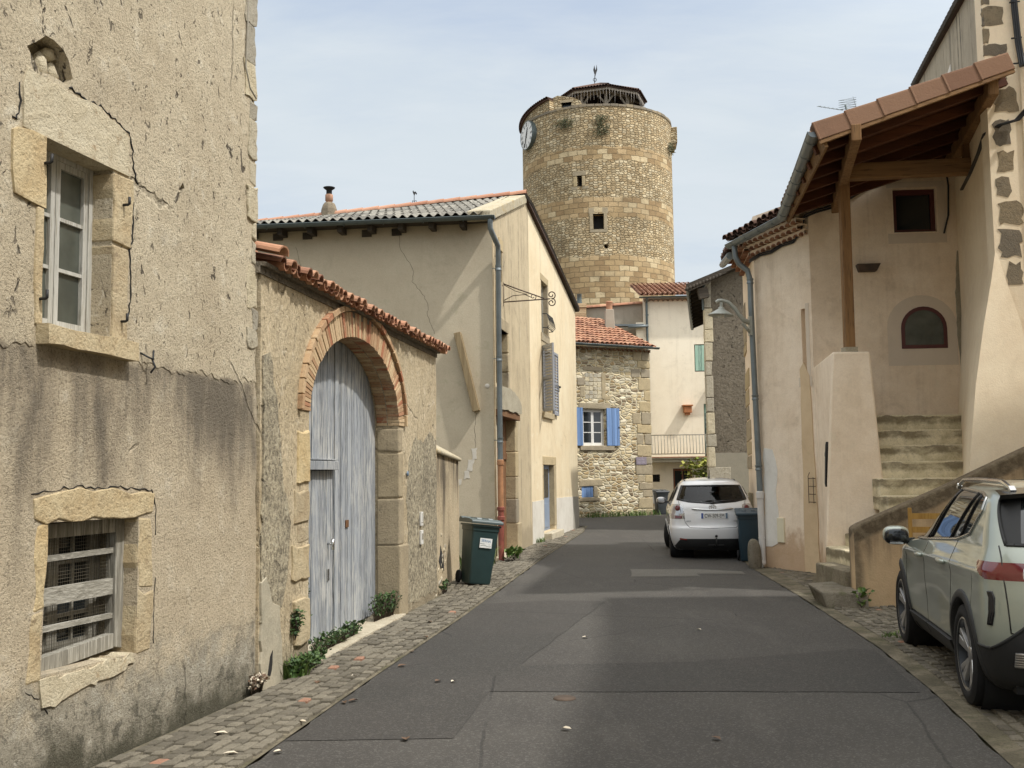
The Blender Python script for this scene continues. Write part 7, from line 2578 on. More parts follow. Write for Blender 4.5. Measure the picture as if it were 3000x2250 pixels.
# ------------------------------------------------------------------ wheeled bins
def make_bin(label, loc, rz, body, lid, h=.96, lid_tilt=0.0, group='wheeled dustbins', scale=1.0, sticker=False, tilt=0):
    root = thing('wheelie_bin', label, 'dustbin', loc, group, rz)
    w0, w1, d0, d1 = .19, .24, .20, .265
    mb = MB()
    z0, z1 = .05, h - .06

    def ring(z, w_, d_, r=.04):
        pts = []
        for cx, cy, a0 in ((w_ - r, d_ - r, 0), (-w_ + r, d_ - r, 90), (-w_ + r, -d_ + r, 180), (w_ - r, -d_ + r, 270)):
            for k in range(5):
                a = R(a0 + 90 * k / 4)
                pts.append(mb.bm.verts.new((cx + r * math.cos(a), cy + r * math.sin(a), z)))
        return pts
    rs = [ring(z0 - .03, w0 * .96, d0 * .95), ring(z0, w0, d0), ring(.4, .209, .225), ring(z1 - .1, w1 - .012, d1 - .012), ring(z1 - .099, w1 - .002, d1 - .002), ring(z1 - .03, w1, d1), ring(z1 - .029, w1 + .022, d1 + .022), ring(z1, w1 + .022, d1 + .022)]
    for a, b in zip(rs, rs[1:]):
        for k in range(20):
            mb.bm.faces.new((a[k], a[(k + 1) % 20], b[(k + 1) % 20], b[k]))
    mb.bm.faces.new(rs[0])
    mb.bm.faces.new(rs[-1])
    for x in (-1, 1):
        mb.box((x * .12, d1 + .03, z1 - .06), (.03, .10, .12))
    mb.tube([(-.18, d1 + .075, z1 - .03), (.18, d1 + .075, z1 - .03)], .015, 8)
    bo = obj('body', mb, body, root, local=True, bevel=.006, smooth=40)
    mb = MB()
    th = Matrix.Translation((0, d1 + .03, z1)) @ Matrix.Rotation(R(lid_tilt), 4, 'X') @ Matrix.Translation((0, -d1 - .03, 0))
    N_ = 14
    prof = [(-d1 - .045, .0), (-d1 - .045, .035), (-d1 - .03, .05), (-d1 + .1, .075), (0, .085), (d1 - .09, .08), (d1 - .03, .105), (d1 + .03, .10), (d1 + .05, .06), (d1 + .05, .02)]
    for sgn in (1,):
        for (ya, za), (yb, zb) in zip(prof, prof[1:]):
            wa = w1 + .035
            mb.face([th @ Vector(q) for q in ((-wa, ya, za), (wa, ya, za), (wa, yb, zb), (-wa, yb, zb))])
    for x in (-w1 - .035, w1 + .035):
        mb.face([th @ Vector((x, y, z)) for y, z in prof])
    mb.face([th @ Vector((x, y, z)) for x, y, z in ((-w1 - .035, prof[0][0], 0.0), (w1 + .035, prof[0][0], 0.0), (w1 + .035, prof[-1][0], .02), (-w1 - .035, prof[-1][0], .02))])
    for x in (-.1, .1):
        mb.hexa([th @ Vector(q) for q in ((x - .05, -d1 + .08, .06), (x + .05, -d1 + .08, .06), (x + .05, d1 - .12, .06), (x - .05, d1 - .12, .06), (x - .045, -d1 + .1, .092), (x + .045, -d1 + .1, .092), (x + .045, d1 - .14, .1), (x - .045, d1 - .14, .1))])
    obj('lid', mb, lid, root, local=True, bevel=.008)
    for x in (-1, 1):
        mb = MB()
        mb.lathe([(0, -.022), (.06, -.022), (.095, -.02), (.1, -.012), (.1, .012), (.095, .02), (.06, .022), (0, .022)], axes((x * (w0 + .035), d0 + .015, .1), (0, 1, 0), (0, 0, 1), (1, 0, 0)), 24)
        obj('wheel', mb, M['rubber'], root, local=True, smooth=40)
    mb = MB()
    mb.tube([(-w0 - .04, d0 + .015, .1), (w0 + .04, d0 + .015, .1)], .012, 6)
    obj('axle', mb, M['iron'], root, local=True)
    if sticker:
        fx = lambda z: -(.205 + (.265 - .205) * (z - .05) / .8)
        e = Vector((0, fx(.8) - fx(.55), .25)).normalized()
        ex = Vector((1, 0, -.02)).normalized()
        o = Vector((.015, fx(.66) - .008, .66))
        mb = MB()
        q = [o + ex * x + e * z for x, z in ((-.105, -.075), (.105, -.075), (.105, .075), (-.105, .075))]
        nn3 = ex.cross(e).normalized()
        nn3 = nn3 if nn3.y < 0 else -nn3
        mb.hexa(q + [p + nn3 * .002 for p in q])
        sk = obj('sticker', mb, M['paper'], root, local=True)
        mt_ = lambda x, z, r_: axes(o + ex * x + e * z + nn3 * .003, ex * math.cos(r_) + e * math.sin(r_), e * math.cos(r_) - ex * math.sin(r_), nn3)
        text_mesh("SERNA", .055, mt_(0, .033, -.05), 'handwriting', M['ink_blue'], sk, local=True)
        mb = MB()
        mb.tube([o + nn3 * .003 + ex * x + e * z for x, z in ((-.09, -.045), (-.05, -.035), (0, -.035), (.02, -.05))], .003, 4)
        for x, z, w_ in ((.04, -.048, .01), (.065, -.05, .008), (.085, -.048, .01), (.06, -.02, .008), (-.06, -.01, .04)):
            c_ = o + nn3 * .003 + ex * x + e * z
            mb.tube([c_ - ex * w_, c_ + ex * w_], .003, 4)
        obj('print', mb, M['ink_grey'], sk, local=True)
    if tilt:
        root.rotation_euler = (R(tilt[0]), R(tilt[1]), rz)
    return root


make_bin('dark green wheelie bin with white sticker leaning beside the low wall', (-.60, 16.05, .02), R(23), M['bin'], M['bin_lid'], 1.0, -1.5, sticker=True, tilt=(0, 6.5, 0)).scale = (.94, .94, .97)
make_bin('teal wheelie bin squeezed between white car and white downpipe', (4.43, 19.72, .0), R(-9), M['bin_teal'], M['bin_teal'], 1.0, 3).scale = (.86, .86, .95)
make_bin('small grey wheelie bin far off by the stone house corner', (5.82, 41.1, .0), R(8), M['bin_grey'], M['bin_grey'], .92, 0)

# wooden chair behind the green car
cr = thing('wooden_chair', 'yellow wooden chair back showing between parapet wall and green car', 'chair', (4.85, 12.2, 0), None, R(-20))
mb = MB()
for x in (-.2, .2):
    mb.beam((x, .2, 0), (x, .26, 1.24), .045, .045, (1, 0, 0))
    mb.beam((x, -.22, 0), (x, -.22, .45), .045, .045, (1, 0, 0))
pieces('leg', mb, M['chair'], cr, local=True, bevel=.006)
mb = MB()
for z in (1.14, .98, .82, .66):
    mb.beam((-.2, .25 - (1.14 - z) * .05, z), (.2, .25 - (1.14 - z) * .05, z), .02, .07)
pieces('back_slat', mb, M['chair'], cr, local=True)
mb = MB()
mb.box((0, 0, .46), (.46, .48, .03))
obj('seat', mb, M['chair'], cr, local=True, bevel=.006)
# ------------------------------------------------------------------ cars: a lofted skin cut into its parts
def catmull(kn, per):
    out = []
    n = len(kn)
    for i in range(n - 1):
        p0, p1, p2, p3 = kn[max(i - 1, 0)], kn[i], kn[i + 1], kn[min(i + 2, n - 1)]
        for k in range(per):
            t_ = k / per
            row = []
            for a, b, c, d in zip(p0, p1, p2, p3):
                m1, m2 = (c - a) / 2, (d - b) / 2
                if (b - a) * (c - b) <= 0:
                    m1 = 0
                if (c - b) * (d - c) <= 0:
                    m2 = 0
                row.append((2 * t_ ** 3 - 3 * t_ ** 2 + 1) * b + (t_ ** 3 - 2 * t_ ** 2 + t_) * m1 + (-2 * t_ ** 3 + 3 * t_ ** 2) * c + (t_ ** 3 - t_ ** 2) * m2)
            out.append(row)
    out.append(list(kn[-1]))
    return out


class CarSkin:
    """z, rear y, front y, half width per level; rounded plan corners; side creases through shape(y, z)"""
    def __init__(s, knots, lr=.42, lf=.9, pr=2.6, pf=2.2, per=13, n1=40, n2=230, n3=24, shape=None):
        s.lv = catmull(knots, per)
        s.lr, s.lf, s.pr, s.pf = lr, lf, pr, pf
        s.n1, s.n2, s.n3 = n1, n2, n3
        s.shape = shape or (lambda y, z: 0.0)
        s.grid = [s.ring(r) for r in s.lv]

    def zone(s, r):
        z, yr, yf, w_ = r
        L = yf - yr
        return min(s.lr, L * .42), min(s.lf, L * .42)

    def ring(s, r):
        z, yr, yf, w_ = r
        lr, lf = s.zone(r)
        pts = []
        for k in range(s.n1):
            a = math.pi / 2 * k / s.n1
            pts.append((w_ * math.sin(a) ** (2 / s.pr), yr + lr * (1 - math.cos(a) ** (2 / s.pr))))
        for k in range(s.n2):
            pts.append((w_, yr + lr + (yf - lf - yr - lr) * k / s.n2))
        for k in range(s.n3 + 1):
            a = math.pi / 2 * (1 - k / s.n3)
            pts.append((w_ * max(0, math.sin(a)) ** (2 / s.pf), yf - lf * (1 - math.cos(a) ** (2 / s.pf))))
        return [(x + (s.shape(y, z) if x > .3 else 0), y, z) for x, y in pts]

    def row(s, z):
        lv = s.lv
        for a, b in zip(lv, lv[1:]):
            if a[0] <= z <= b[0]:
                q = (z - a[0]) / max(1e-9, b[0] - a[0])
                return [i + (j - i) * q for i, j in zip(a, b)]
        return list(lv[-1] if z > lv[-1][0] else lv[0])

    def x(s, y, z, off=0.0):
        r = s.row(z)
        lr, lf = s.zone(r)
        e = (y - r[1]) / lr
        g = 1.0
        if e < 1:
            g = max(0, 1 - (1 - max(0, e)) ** s.pr) ** (1 / s.pr)
        e = (r[2] - y) / lf
        if e < 1:
            g *= max(0, 1 - (1 - max(0, e)) ** s.pf) ** (1 / s.pf)
        return r[3] * g + s.shape(y, z) + off

    def yrear(s, x, z, off=0.0):
        r = s.row(z)
        lr, lf = s.zone(r)
        g = min(.9999, abs(x) / r[3])
        a = math.asin(g ** (s.pr / 2))
        return r[1] + lr * (1 - math.cos(a) ** (2 / s.pr)) - off

    def cut(s, classify, mats, root, prefix_smooth=True):
        """every face goes to the part that classify(side, x, y, z, ny) names (None = hole)"""
        parts = {}
        g = s.grid
        nr = len(g[0])
        for side in (1, -1):
            for i in range(len(g) - 1):
                for k in range(nr - 1):
                    q = (g[i][k], g[i][k + 1], g[i + 1][k + 1], g[i + 1][k])
                    cx, cy, cz = (sum(p[j] for p in q) / 4 for j in range(3))
                    ux, uy, uz = (q[1][j] + q[2][j] - q[0][j] - q[3][j] for j in range(3))
                    vx, vy, vz = (q[3][j] + q[2][j] - q[0][j] - q[1][j] for j in range(3))
                    nx, ny, nz = uy * vz - uz * vy, uz * vx - ux * vz, ux * vy - uy * vx
                    ln = math.sqrt(nx * nx + ny * ny + nz * nz) or 1
                    nm = classify(side, cx, cy, cz, ny / ln, nz / ln)
                    if nm:
                        parts.setdefault(nm, []).append((side, i, k))
        # roof cap
        res = {}
        for nm, fl in parts.items():
            idx, vs, fs = {}, [], []
            for side, i, k in fl:
                f = []
                for a, b in ((i, k), (i, k + 1), (i + 1, k + 1), (i + 1, k)):
                    p = g[a][b]
                    key = (round(p[0] * side, 5), round(p[1], 5), round(p[2], 5))
                    if key not in idx:
                        idx[key] = len(vs)
                        vs.append((p[0] * side, p[1], p[2]))
                    f.append(idx[key])
                if side < 0:
                    f = f[::-1]
                if len(set(f)) == 4:
                    fs.append(f)
                elif len(set(f)) == 3:
                    u = []
                    for q in f:
                        if q not in u:
                            u.append(q)
                    fs.append(u)
            if nm == 'body':
                top = [(x * 1, y, z) for x, y, z in g[-1]]
                ring = []
                for sd in (1, -1):
                    rr_ = g[-1] if sd > 0 else g[-1][::-1]
                    for p in rr_:
                        key = (round(p[0] * sd, 5), round(p[1], 5), round(p[2], 5))
                        if key in idx and (not ring or ring[-1] != idx[key]):
                            ring.append(idx[key])
                if ring and ring[0] == ring[-1]:
                    ring.pop()
                if len(ring) > 3:
                    fs.append(ring)
            base = nm.split('#')[0]
            me = bpy.data.meshes.new(base)
            me.from_pydata(vs, [], fs)
            me.polygons.foreach_set('use_smooth', [True] * len(me.polygons))
            me.materials.append(mats[nm.split('#')[0]])
            o = bpy.data.objects.new(base, me)
            COL.objects.link(o)
            o.parent = root
            res[nm] = o
        return res


def inpoly(p, poly):
    x, y = p
    c = False
    n = len(poly)
    j = n - 1
    for i in range(n):
        xi, yi = poly[i]
        xj, yj = poly[j]
        if (yi > y) != (yj > y) and x < (xj - xi) * (y - yi) / (yj - yi) + xi:
            c = not c
        j = i
    return c


def strip_on(sk, path, mb, r, side, off=.0, closed=False, res=6):
    """thin tube following the car's flank along (y, z) points"""
    pts = []
    pp = path + [path[0]] if closed else path
    for (ya, za), (yb, zb) in zip(pp, pp[1:]):
        for k in range(res):
            q = k / res
            y, z = ya + (yb - ya) * q, za + (zb - za) * q
            pts.append((side * sk.x(y, z, off), y, z))
    y, z = pp[-1]
    pts.append((side * sk.x(y, z, off), y, z))
    mb.tube(pts, r, 5)


def rear_strip(sk, path, mb, r, off=0.0, res=8):
    pts = []
    for (xa, za), (xb, zb) in zip(path, path[1:]):
        for k in range(res):
            q = k / res
            x, z = xa + (xb - xa) * q, za + (zb - za) * q
            pts.append((x, sk.yrear(x, z, off), z))
    x, z = path[-1]
    pts.append((x, sk.yrear(x, z, off), z))
    mb.tube(pts, r, 5)


def make_wheel(root, x, y, r, w_, rim_r, spokes, face_mat, steer=0.0, dark=None):
    sg = 1 if x > 0 else -1
    rm = Matrix.Translation((x, y, r)) @ Matrix.Rotation(steer, 4, 'Z') @ axes((0, 0, 0), (0, 1, 0), (0, 0, 1), (sg, 0, 0))
    mb = MB()
    h = w_ / 2
    mb.lathe([(rim_r, -h * .8), (rim_r + .02, -h), (r - .05, -h), (r - .012, -h * .86), (r, -h * .6), (r, h * .6), (r - .012, h * .86), (r - .05, h), (rim_r + .02, h * 1.0), (rim_r, h * .9)], rm, 48)
    for k in range(60):
        a = 2 * math.pi * k / 60
        for s0, s1 in ((-.82, -.3), (-.22, .22), (.3, .82)):
            pass
    tyre = obj('tyre', mb, M['rubber'], root, local=True, smooth=35)
    mb = MB()
    mb.lathe([(rim_r, -h * .7), (rim_r, h * .88), (rim_r - .012, h * .92), (rim_r - .022, h * .86), (rim_r - .03, h * .3), (rim_r - .04, -h * .2), (.0, -h * .25)], rm, 40)
    rim = obj('rim', mb, dark or M['alloy_dark'], tyre, local=True, smooth=35)
    mb = MB()
    for k in range(spokes):
        a = 2 * math.pi * (k + .25) / spokes
        for da, wd in ((-.0, .030), (.34, .020)):
            ca, sa = math.cos(a + da), math.sin(a + da)
            ci, si = math.cos(a + da * .35), math.sin(a + da * .35)
            p0 = Vector((ci * .05, si * .05, h * .62))
            p1 = Vector((ca * (rim_r - .012), sa * (rim_r - .012), h * .84))
            d = (p1 - p0).normalized()
            sd = Vector((-d.y, d.x, 0)).normalized()
            q = [rm @ (p0 - sd * wd * .7 - Vector((0, 0, .02))), rm @ (p0 + sd * wd * .7 - Vector((0, 0, .02))), rm @ (p1 + sd * wd * 1.5 - Vector((0, 0, .03))), rm @ (p1 - sd * wd * 1.5 - Vector((0, 0, .03))), rm @ (p0 - sd * wd * .6), rm @ (p0 + sd * wd * .6), rm @ (p1 + sd * wd * 1.2), rm @ (p1 - sd * wd * 1.2)]
            mb.hexa(q)
    mb.lathe([(0, h * .66), (.045, h * .66), (.06, h * .6), (.06, h * .45)], rm, 20)
    mb.lathe([(rim_r - .02, h * .84), (rim_r - .006, h * .93), (rim_r + .002, h * .9)], rm, 40)
    obj('spokes', mb, face_mat, rim, local=True, bevel=.003)
    return tyre


def arch_trim(sk, root, yc, zc, r0, r1, side, mat, a0=-8, a1=188, thick=.014, name='arch_trim'):
    mb = MB()
    n = 44
    rows = []
    for k in range(n + 1):
        a = R(a0 + (a1 - a0) * k / n)
        row = []
        for r, o in ((r0 - .004, -.06), (r0, thick * .7), (r0 + .012, thick), (r1 - .012, thick), (r1, thick * .4), (r1 + .002, -.01)):
            y, z = yc + r * math.cos(a), max(.2, zc + r * math.sin(a))
            row.append(mb.bm.verts.new((side * sk.x(y, z, o), y, z)))
        rows.append(row)
    for a, b in zip(rows, rows[1:]):
        for i in range(5):
            f = mb.bm.faces.new((a[i], a[i + 1], b[i + 1], b[i]))
            f.smooth = True
    return obj(name, mb, mat, root, local=True)


def wheel_well(root, yc, zc, r, xin, xout, side):
    mb = MB()
    mb.lathe([(0, xin), (r, xin), (r, xout)], axes((0, yc, zc), (0, 1, 0), (0, 0, 1), (side, 0, 0)), 32)
    return obj('wheel_well', mb, M['under'], root, local=True)


# ---- sage green electric SUV, cut by the right edge of the picture
green = thing('parked_car', 'sage green suv with black cladding parked by the steps, cut by picture edge', 'car', (4.47, 8.836, 0), 'cars parked in the street', R(-11.4))


def sh_green(y, z):
    c = 0.0
    c += .014 * math.exp(-((z - (.97 - .02 * y)) / .05) ** 2)      # shoulder crease
    c -= .020 * math.exp(-((z - .58) / .16) ** 2) * math.exp(-((y - .05) / .75) ** 4)   # hollow above the sill
    for yc in (-1.35, 1.35):
        c += .018 * math.exp(-(((y - yc) / .42) ** 2)) * math.exp(-(((z - .62) / .25) ** 2))
    return c


KG = [(.20, -1.98, 2.02, .82), (.28, -2.10, 2.12, .885), (.42, -2.17, 2.18, .925), (.60, -2.21, 2.2, .94), (.80, -2.20, 2.16, .935), (.95, -2.17, 2.02, .93), (1.03, -2.15, 1.72, .915), (1.09, -2.13, 1.25, .895), (1.17, -2.08, 1.06, .862), (1.30, -1.97, .82, .822), (1.42, -1.86, .55, .778), (1.50, -1.76, .36, .738), (1.555, -1.62, .18, .675), (1.59, -1.42, .0, .56), (1.612, -1.2, -.2, .38), (1.62, -1.0, -.35, .12)]
sg_ = CarSkin(KG, .40, .95, 2.7, 2.1, 13, 44, 240, 24, sh_green)
DLO = [(1.13, 1.055), (.2, 1.095), (-.92, 1.165), (-1.27, 1.225), (-1.42, 1.40), (-1.40, 1.49), (-1.2, 1.525), (-.5, 1.545), (0.0, 1.52), (.42, 1.43), (.80, 1.27)]
WSCR = lambda y, z, ny: ny > .25 and z > 1.08 and z < 1.53


def clad_edge(x):
    return .505 + .195 * min(1, max(0, (.90 - x) / .22))


def cls_green(side, x, y, z, ny, nz):
    for yc in (-1.35, 1.35):
        if x > .6 and (y - yc) ** 2 + (z - .365) ** 2 < .40 ** 2:
            return None
    if ny > .25 and 1.10 < z < 1.54 and x < sg_.row(z)[3] * .93:
        return 'windscreen'
    if ny < -.28 and x < .83 * sg_.row(z)[3] - .03:
        if 1.19 < z < 1.52:
            return 'rear_window'
    if 1.185 < z < 1.575 and y < -1.57 - (1.5 - z) * 1.1:
        return 'window_frame'
    if ny < -.05 or y < -1.72:
        # tail lamps wrap round the corner
        if .96 < z < 1.075 and x > .30 and (y < -1.69 - (1.075 - z) * 1.9):
            if x < .70 and z < 1.045 and z > .975:
                return 'lens'
            return 'tail_lamp#%d' % side
    if z < .50 and not (y < -1.6 and z > .62 - .0):
        pass
    # black lower cladding
    lim = .335 + (.06 if y < 0 else 0) * 0
    if -1.0 < y < 1.0 and z < .40:
        return 'cladding'
    if y < -1.70:
        if z < clad_edge(x):
            return 'cladding'
    if y > 1.7 and z < .5:
        return 'cladding'
    if inpoly((y, z), DLO) and abs(ny) < .6:
        return 'side_window#%d' % side
    if x > .5 and abs(ny) < .5:
        if -.30 + (.0) < y - (0.0) and y < .98 and .40 <= z < 1.60 and y > .06 - (z - 1.05) * (.9 if z > 1.05 else -.12):
            if z < 1.5:
                return 'front_door#%d' % side
        if z < 1.5 and -.98 < y and z >= .40 and y <= .06 - (z - 1.05) * (.9 if z > 1.05 else -.12) and (y > -.92 - (.0 if z < 1.05 else (z - 1.05) * .9)):
            return 'rear_door#%d' % side
    if ny < -.35 and x < .80 and .56 < z < 1.19:
        return 'tailgate'
    return 'body'


matsg = {'body': M['sage'], 'front_door': M['sage'], 'rear_door': M['sage'], 'tailgate': M['sage'], 'cladding': M['clad'], 'side_window': M['car_glass'], 'rear_window': M['car_glass'], 'windscreen': M['car_glass'], 'tail_lamp': M['lens_red'], 'lens': M['lens_clear'], 'window_frame': M['clad']}
pg = sg_.cut(cls_green, matsg, green)
for nm, o in pg.items():
    if nm == 'lens':
        o.parent = pg['tail_lamp#-1']
for sd in (-1, 1):
    mb = MB()
    strip_on(sg_, DLO, mb, .011, sd, .006, True)
    obj('chrome_trim', mb, M['chrome'], green, local=True)
    mb = MB()
    for path in ([(.13, 1.1), (-.36, 1.53)], [(.06, 1.1), (-.43, 1.535)], [(-.68, 1.15), (-1.08, 1.52)], [(-1.0, 1.18), (-1.20, 1.51)]):
        strip_on(sg_, path, mb, .014, sd, .002)
    strip_on(sg_, [(p[0] * .985 - .005, 1.30 + (p[1] - 1.30) * .965) for p in DLO], mb, .012, sd, .0, True)
    obj('window_pillars', mb, M['gloss_black'], green, local=True)
    mb = MB()
    for path in ([(.98, .42), (1.0, .8), (.98, 1.04)], [(.13, .40), (.16, .8), (.08, 1.08)], [(-.83, .42), (-.93, .62), (-.96, .9), (-.93, 1.05), (-.95, 1.16)], [(-.80, .40), (.95, .40)]):
        strip_on(sg_, path, mb, .0045, sd, -.002)
    strip_on(sg_, [(-1.60, 1.60), (-1.3, 1.605)][:0] + [(-1.66, .98), (-1.62, .75), (-1.66, .52)], mb, .0035, sd, -.002)
    obj('shut_lines', mb, M['gloss_black'], green, local=True)
    for y, z, par in ((.28, .955, 'front_door'), (-.66, .975, 'rear_door')):
        mb = MB()
        x = sd * sg_.x(y, z)
        mb.blob((x + sd * .012, y, z), (.03, .115, .024), 3, 3, .02, flat=True)
        obj('handle', mb, M['sage'], pg[par + '#%d' % sd], local=True)
    # mirror
    mb = MB()
    mb.blob((sd * 1.03, .98, 1.085), (.12, .075, .085), 5, 3, .06, flat=True)
    mo = obj('wing_mirror', mb, M['sage'], green, local=True)
    mb = MB()
    mb.blob((sd * 1.03, .945, 1.07), (.112, .062, .078), 5, 3, .06, flat=True)
    mb.beam((sd * .86, 1.02, 1.03), (sd * .98, 1.0, 1.02), .09, .05)
    obj('mirror_shell', mb, M['gloss_black'], mo, local=True)
    mb = MB()
    mb.blob((sd * 1.035, .895, 1.082), (.088, .012, .062), 6, 3, .03, flat=True)
    obj('mirror_glass', mb, M['car_glass'], mo, local=True)
    mb = MB()
    mb.beam((sd * .98, .885, 1.008), (sd * 1.10, .89, 1.01), .012, .014)
    obj('mirror_trim', mb, M['chrome'], mo, local=True)
    # roof rail
    mb = MB()
    pts = []
    for k in range(17):
        y = .05 - 1.62 * k / 16
        e = min(1, min(k, 16 - k) / 2.0)
        zt = 1.575 - .012 * ((y + .75) / .8) ** 2
        x = .635 - .012 * abs(y + .7)
        pts.append((sd * x, y, zt + .035 * e + .005))
    mb.tube(pts, [.016] + [.02] * 15 + [.016], 8)
    mb.beam(pts[0], (pts[0][0], pts[0][1] + .05, pts[0][2] - .03), .035, .03)
    mb.beam(pts[-1], (pts[-1][0], pts[-1][1] - .05, pts[-1][2] - .03), .04, .035)
    obj('roof_rail', mb, M['chrome'], green, local=True, smooth=40)
    # arches, wheels
    for yc in (-1.35, 1.35):
        arch_trim(sg_, green, yc, .365, .398, .462, sd, M['clad'], -22, 202)
        wheel_well(green, yc, .365, .41, .45, .90, sd)
        make_wheel(green, sd * .835, yc, .362, .235, .262, 5, M['alloy'], 0.0)
    # air slot behind the rear wheel, and lower sill bulge
    mb = MB()
    pp = [(-1.965, .88), (-1.985, .84), (-1.99, .74), (-1.98, .66)]
    for wq in (0, .012, -.012):
        strip_on(sg_, [(y + wq, z) for y, z in pp], mb, .012, sd, .0)
    obj('air_slot', mb, M['gloss_black'], green, local=True)
    mb = MB()
    for y0, y1 in ((-.86, .12), (.14, .92)):
        q = []
        for y, z, o in ((y0 + (.1 if y0 < 0 else 0), .29, .012), (y1, .29, .012), (y1, .385, .03), (y0, .385, .03)):
            q.append(Vector((sd * sg_.x(y, z, o), y, z)))
        mb.hexa(q + [p - Vector((sd * .05, 0, 0)) for p in q])
    obj('sill_cover', mb, M['clad'], green, local=True, bevel=.006)
    mb = MB()
    pts = [(sd * sg_.x(y, .975 - .02 * y, .0), y, .975 - .02 * y) for y in [1.2 - .1 * k for k in range(29)]]
# spoiler and gloss frame of the rear window
mb = MB()
N_ = 24
rows = []
for k in range(N_ + 1):
    x = -.74 + 1.48 * k / N_
    q = abs(x) / .74
    zt = 1.575 - .035 * q ** 2
    yb = -1.60 - .20 * (1 - .35 * q ** 3)
    rows.append([mb.bm.verts.new(p) for p in ((x * .97, -1.50, zt + .012), (x, yb, zt - .02), (x, yb + .01, zt - .05), (x * .97, yb + .13, zt - .075))])
for a, b in zip(rows, rows[1:]):
    for i in range(3):
        mb.bm.faces.new((a[i], a[i + 1], b[i + 1], b[i]))
obj('spoiler', mb, M['gloss_black'], green, local=True, smooth=60)
mb = MB()
for sd in (-1, 1):
    strip_on(sg_, [(-1.535, 1.53), (-1.575, 1.495), (-1.74, 1.345), (-1.915, 1.185)], mb, .014, sd, .0)
    strip_on(sg_, [(-1.915, 1.185), (-1.99, 1.185), (-2.04, 1.19)], mb, .012, sd, .0)
rear_strip(sg_, [(-.72, 1.19), (.72, 1.19)], mb, .012, .002)
obj('window_seal', mb, M['clad'], green, local=True)
mb = MB()
for path in ([(-.80, 1.18), (-.815, 1.0), (-.80, .62)], [(.80, 1.18), (.815, 1.0), (.80, .62)], [(-.80, .62), (.80, .62)]):
    rear_strip(sg_, path, mb, .005, .0)
obj('shut_lines', mb, M['gloss_black'], green, local=True)
mb = MB()
for sd in (-1, 1):
    pth = []
    for k in range(15):
        x = sd * (.90 - .26 * k / 14)
        pth.append((x, sg_.yrear(x, clad_edge(abs(x)), .001), clad_edge(abs(x))))
    mb.tube(pth, .011, 6)
    mb.tube([(sd * sg_.x(y, .505, .0), y, .505) for y in (-1.74, -1.8, -1.86, -1.92, -1.98)] + pth[:1], .011, 6)
rear_strip(sg_, [(-.64, .70), (.64, .70)], mb, .011, .0)
obj('cladding_edge', mb, M['clad'], green, local=True)
mb = MB()
for k in range(2):
    z = .47 - k * .05
    for (o, h) in ((.012, 0), (.012, .016), (.012, -.016)):
        rear_strip(sg_, [(-.78, z + h), (.78, z + h)], mb, .012, o, 24)
obj('diffuser', mb, M['alloy'], green, local=True)
mb = MB()
mb.box((0, 0, .27), (1.5, 3.9, .14))
mb.box((0, 0, .6), (1.3, 1.5, .6))
obj('underbody', mb, M['under'], green, local=True)

# ---- white estate car further up the street
white = thing('parked_car', 'white hatchback with front wheel turned, seen from behind beside the drainpipe', 'car', (4.09, 22.15, 0), 'cars parked in the street', R(-7))


def sh_white(y, z):
    c = .010 * math.exp(-((z - .86) / .05) ** 2)
    for yc in (-1.28, 1.28):
        c += .014 * math.exp(-(((y - yc) / .38) ** 2)) * math.exp(-(((z - .55) / .22) ** 2))
    return c


KW = [(.17, -1.90, 1.9, .70), (.26, -2.00, 1.98, .745), (.40, -2.07, 2.03, .785), (.58, -2.09, 2.05, .805), (.66, -2.055, 2.03, .81), (.80, -2.05, 1.98, .81), (.92, -2.04, 1.82, .805), (1.0, -2.025, 1.45, .79), (1.07, -1.995, 1.18, .765), (1.14, -1.955, 1.0, .735), (1.28, -1.86, .74, .675), (1.40, -1.76, .5, .62), (1.455, -1.71, .36, .585), (1.505, -1.62, .22, .53), (1.54, -1.42, .06, .44), (1.562, -1.15, -.1, .30), (1.57, -.95, -.25, .12)]
sw_ = CarSkin(KW, .42, .9, 2.6, 2.1, 12, 44, 200, 22, sh_white)
DLW = [(1.15, 1.03), (.2, 1.05), (-1.0, 1.10), (-1.45, 1.16), (-1.52, 1.28), (-1.42, 1.38), (-.6, 1.45), (0, 1.44), (.4, 1.37), (.8, 1.22)]


def cls_white(side, x, y, z, ny, nz):
    for yc in (-1.28, 1.28):
        if x > .5 and (y - yc) ** 2 + (z - .30) ** 2 < .345 ** 2:
            return None
    if ny > .25 and 1.06 < z < 1.48 and x < sw_.row(z)[3] * .93:
        return 'windscreen'
    if ny < -.30:
        zb = 1.145 - .075 * (1 - (x / .66) ** 2) if x < .66 else 1.145
        if zb < z < 1.415 and x < .575 + (1.415 - z) * .36:
            return 'rear_window'
    if y < -1.62 and .775 < z < 1.065 and x > .535 + max(0, (z - .86)) * .22 and not (z > 1.05 and x < .6):
        return 'tail_lamp#%d' % side
    if ny < -.2 and z < .405 and x < .66 - (z - .34) * .8:
        return 'lower_bumper'
    if inpoly((y, z), DLW) and abs(ny) < .6:
        return 'side_window#%d' % side
    if ny < -.3 and x < .64 and .615 < z < 1.30 and not (x > .55 + max(0, (z - .86)) * .2 and z > .775):
        return 'tailgate'
    if x > .5 and abs(ny) < .5 and z > .3 and z < 1.42:
        if .06 < y < .95:
            return 'front_door#%d' % side
        if -.9 < y <= .06:
            return 'rear_door#%d' % side
    return 'body'


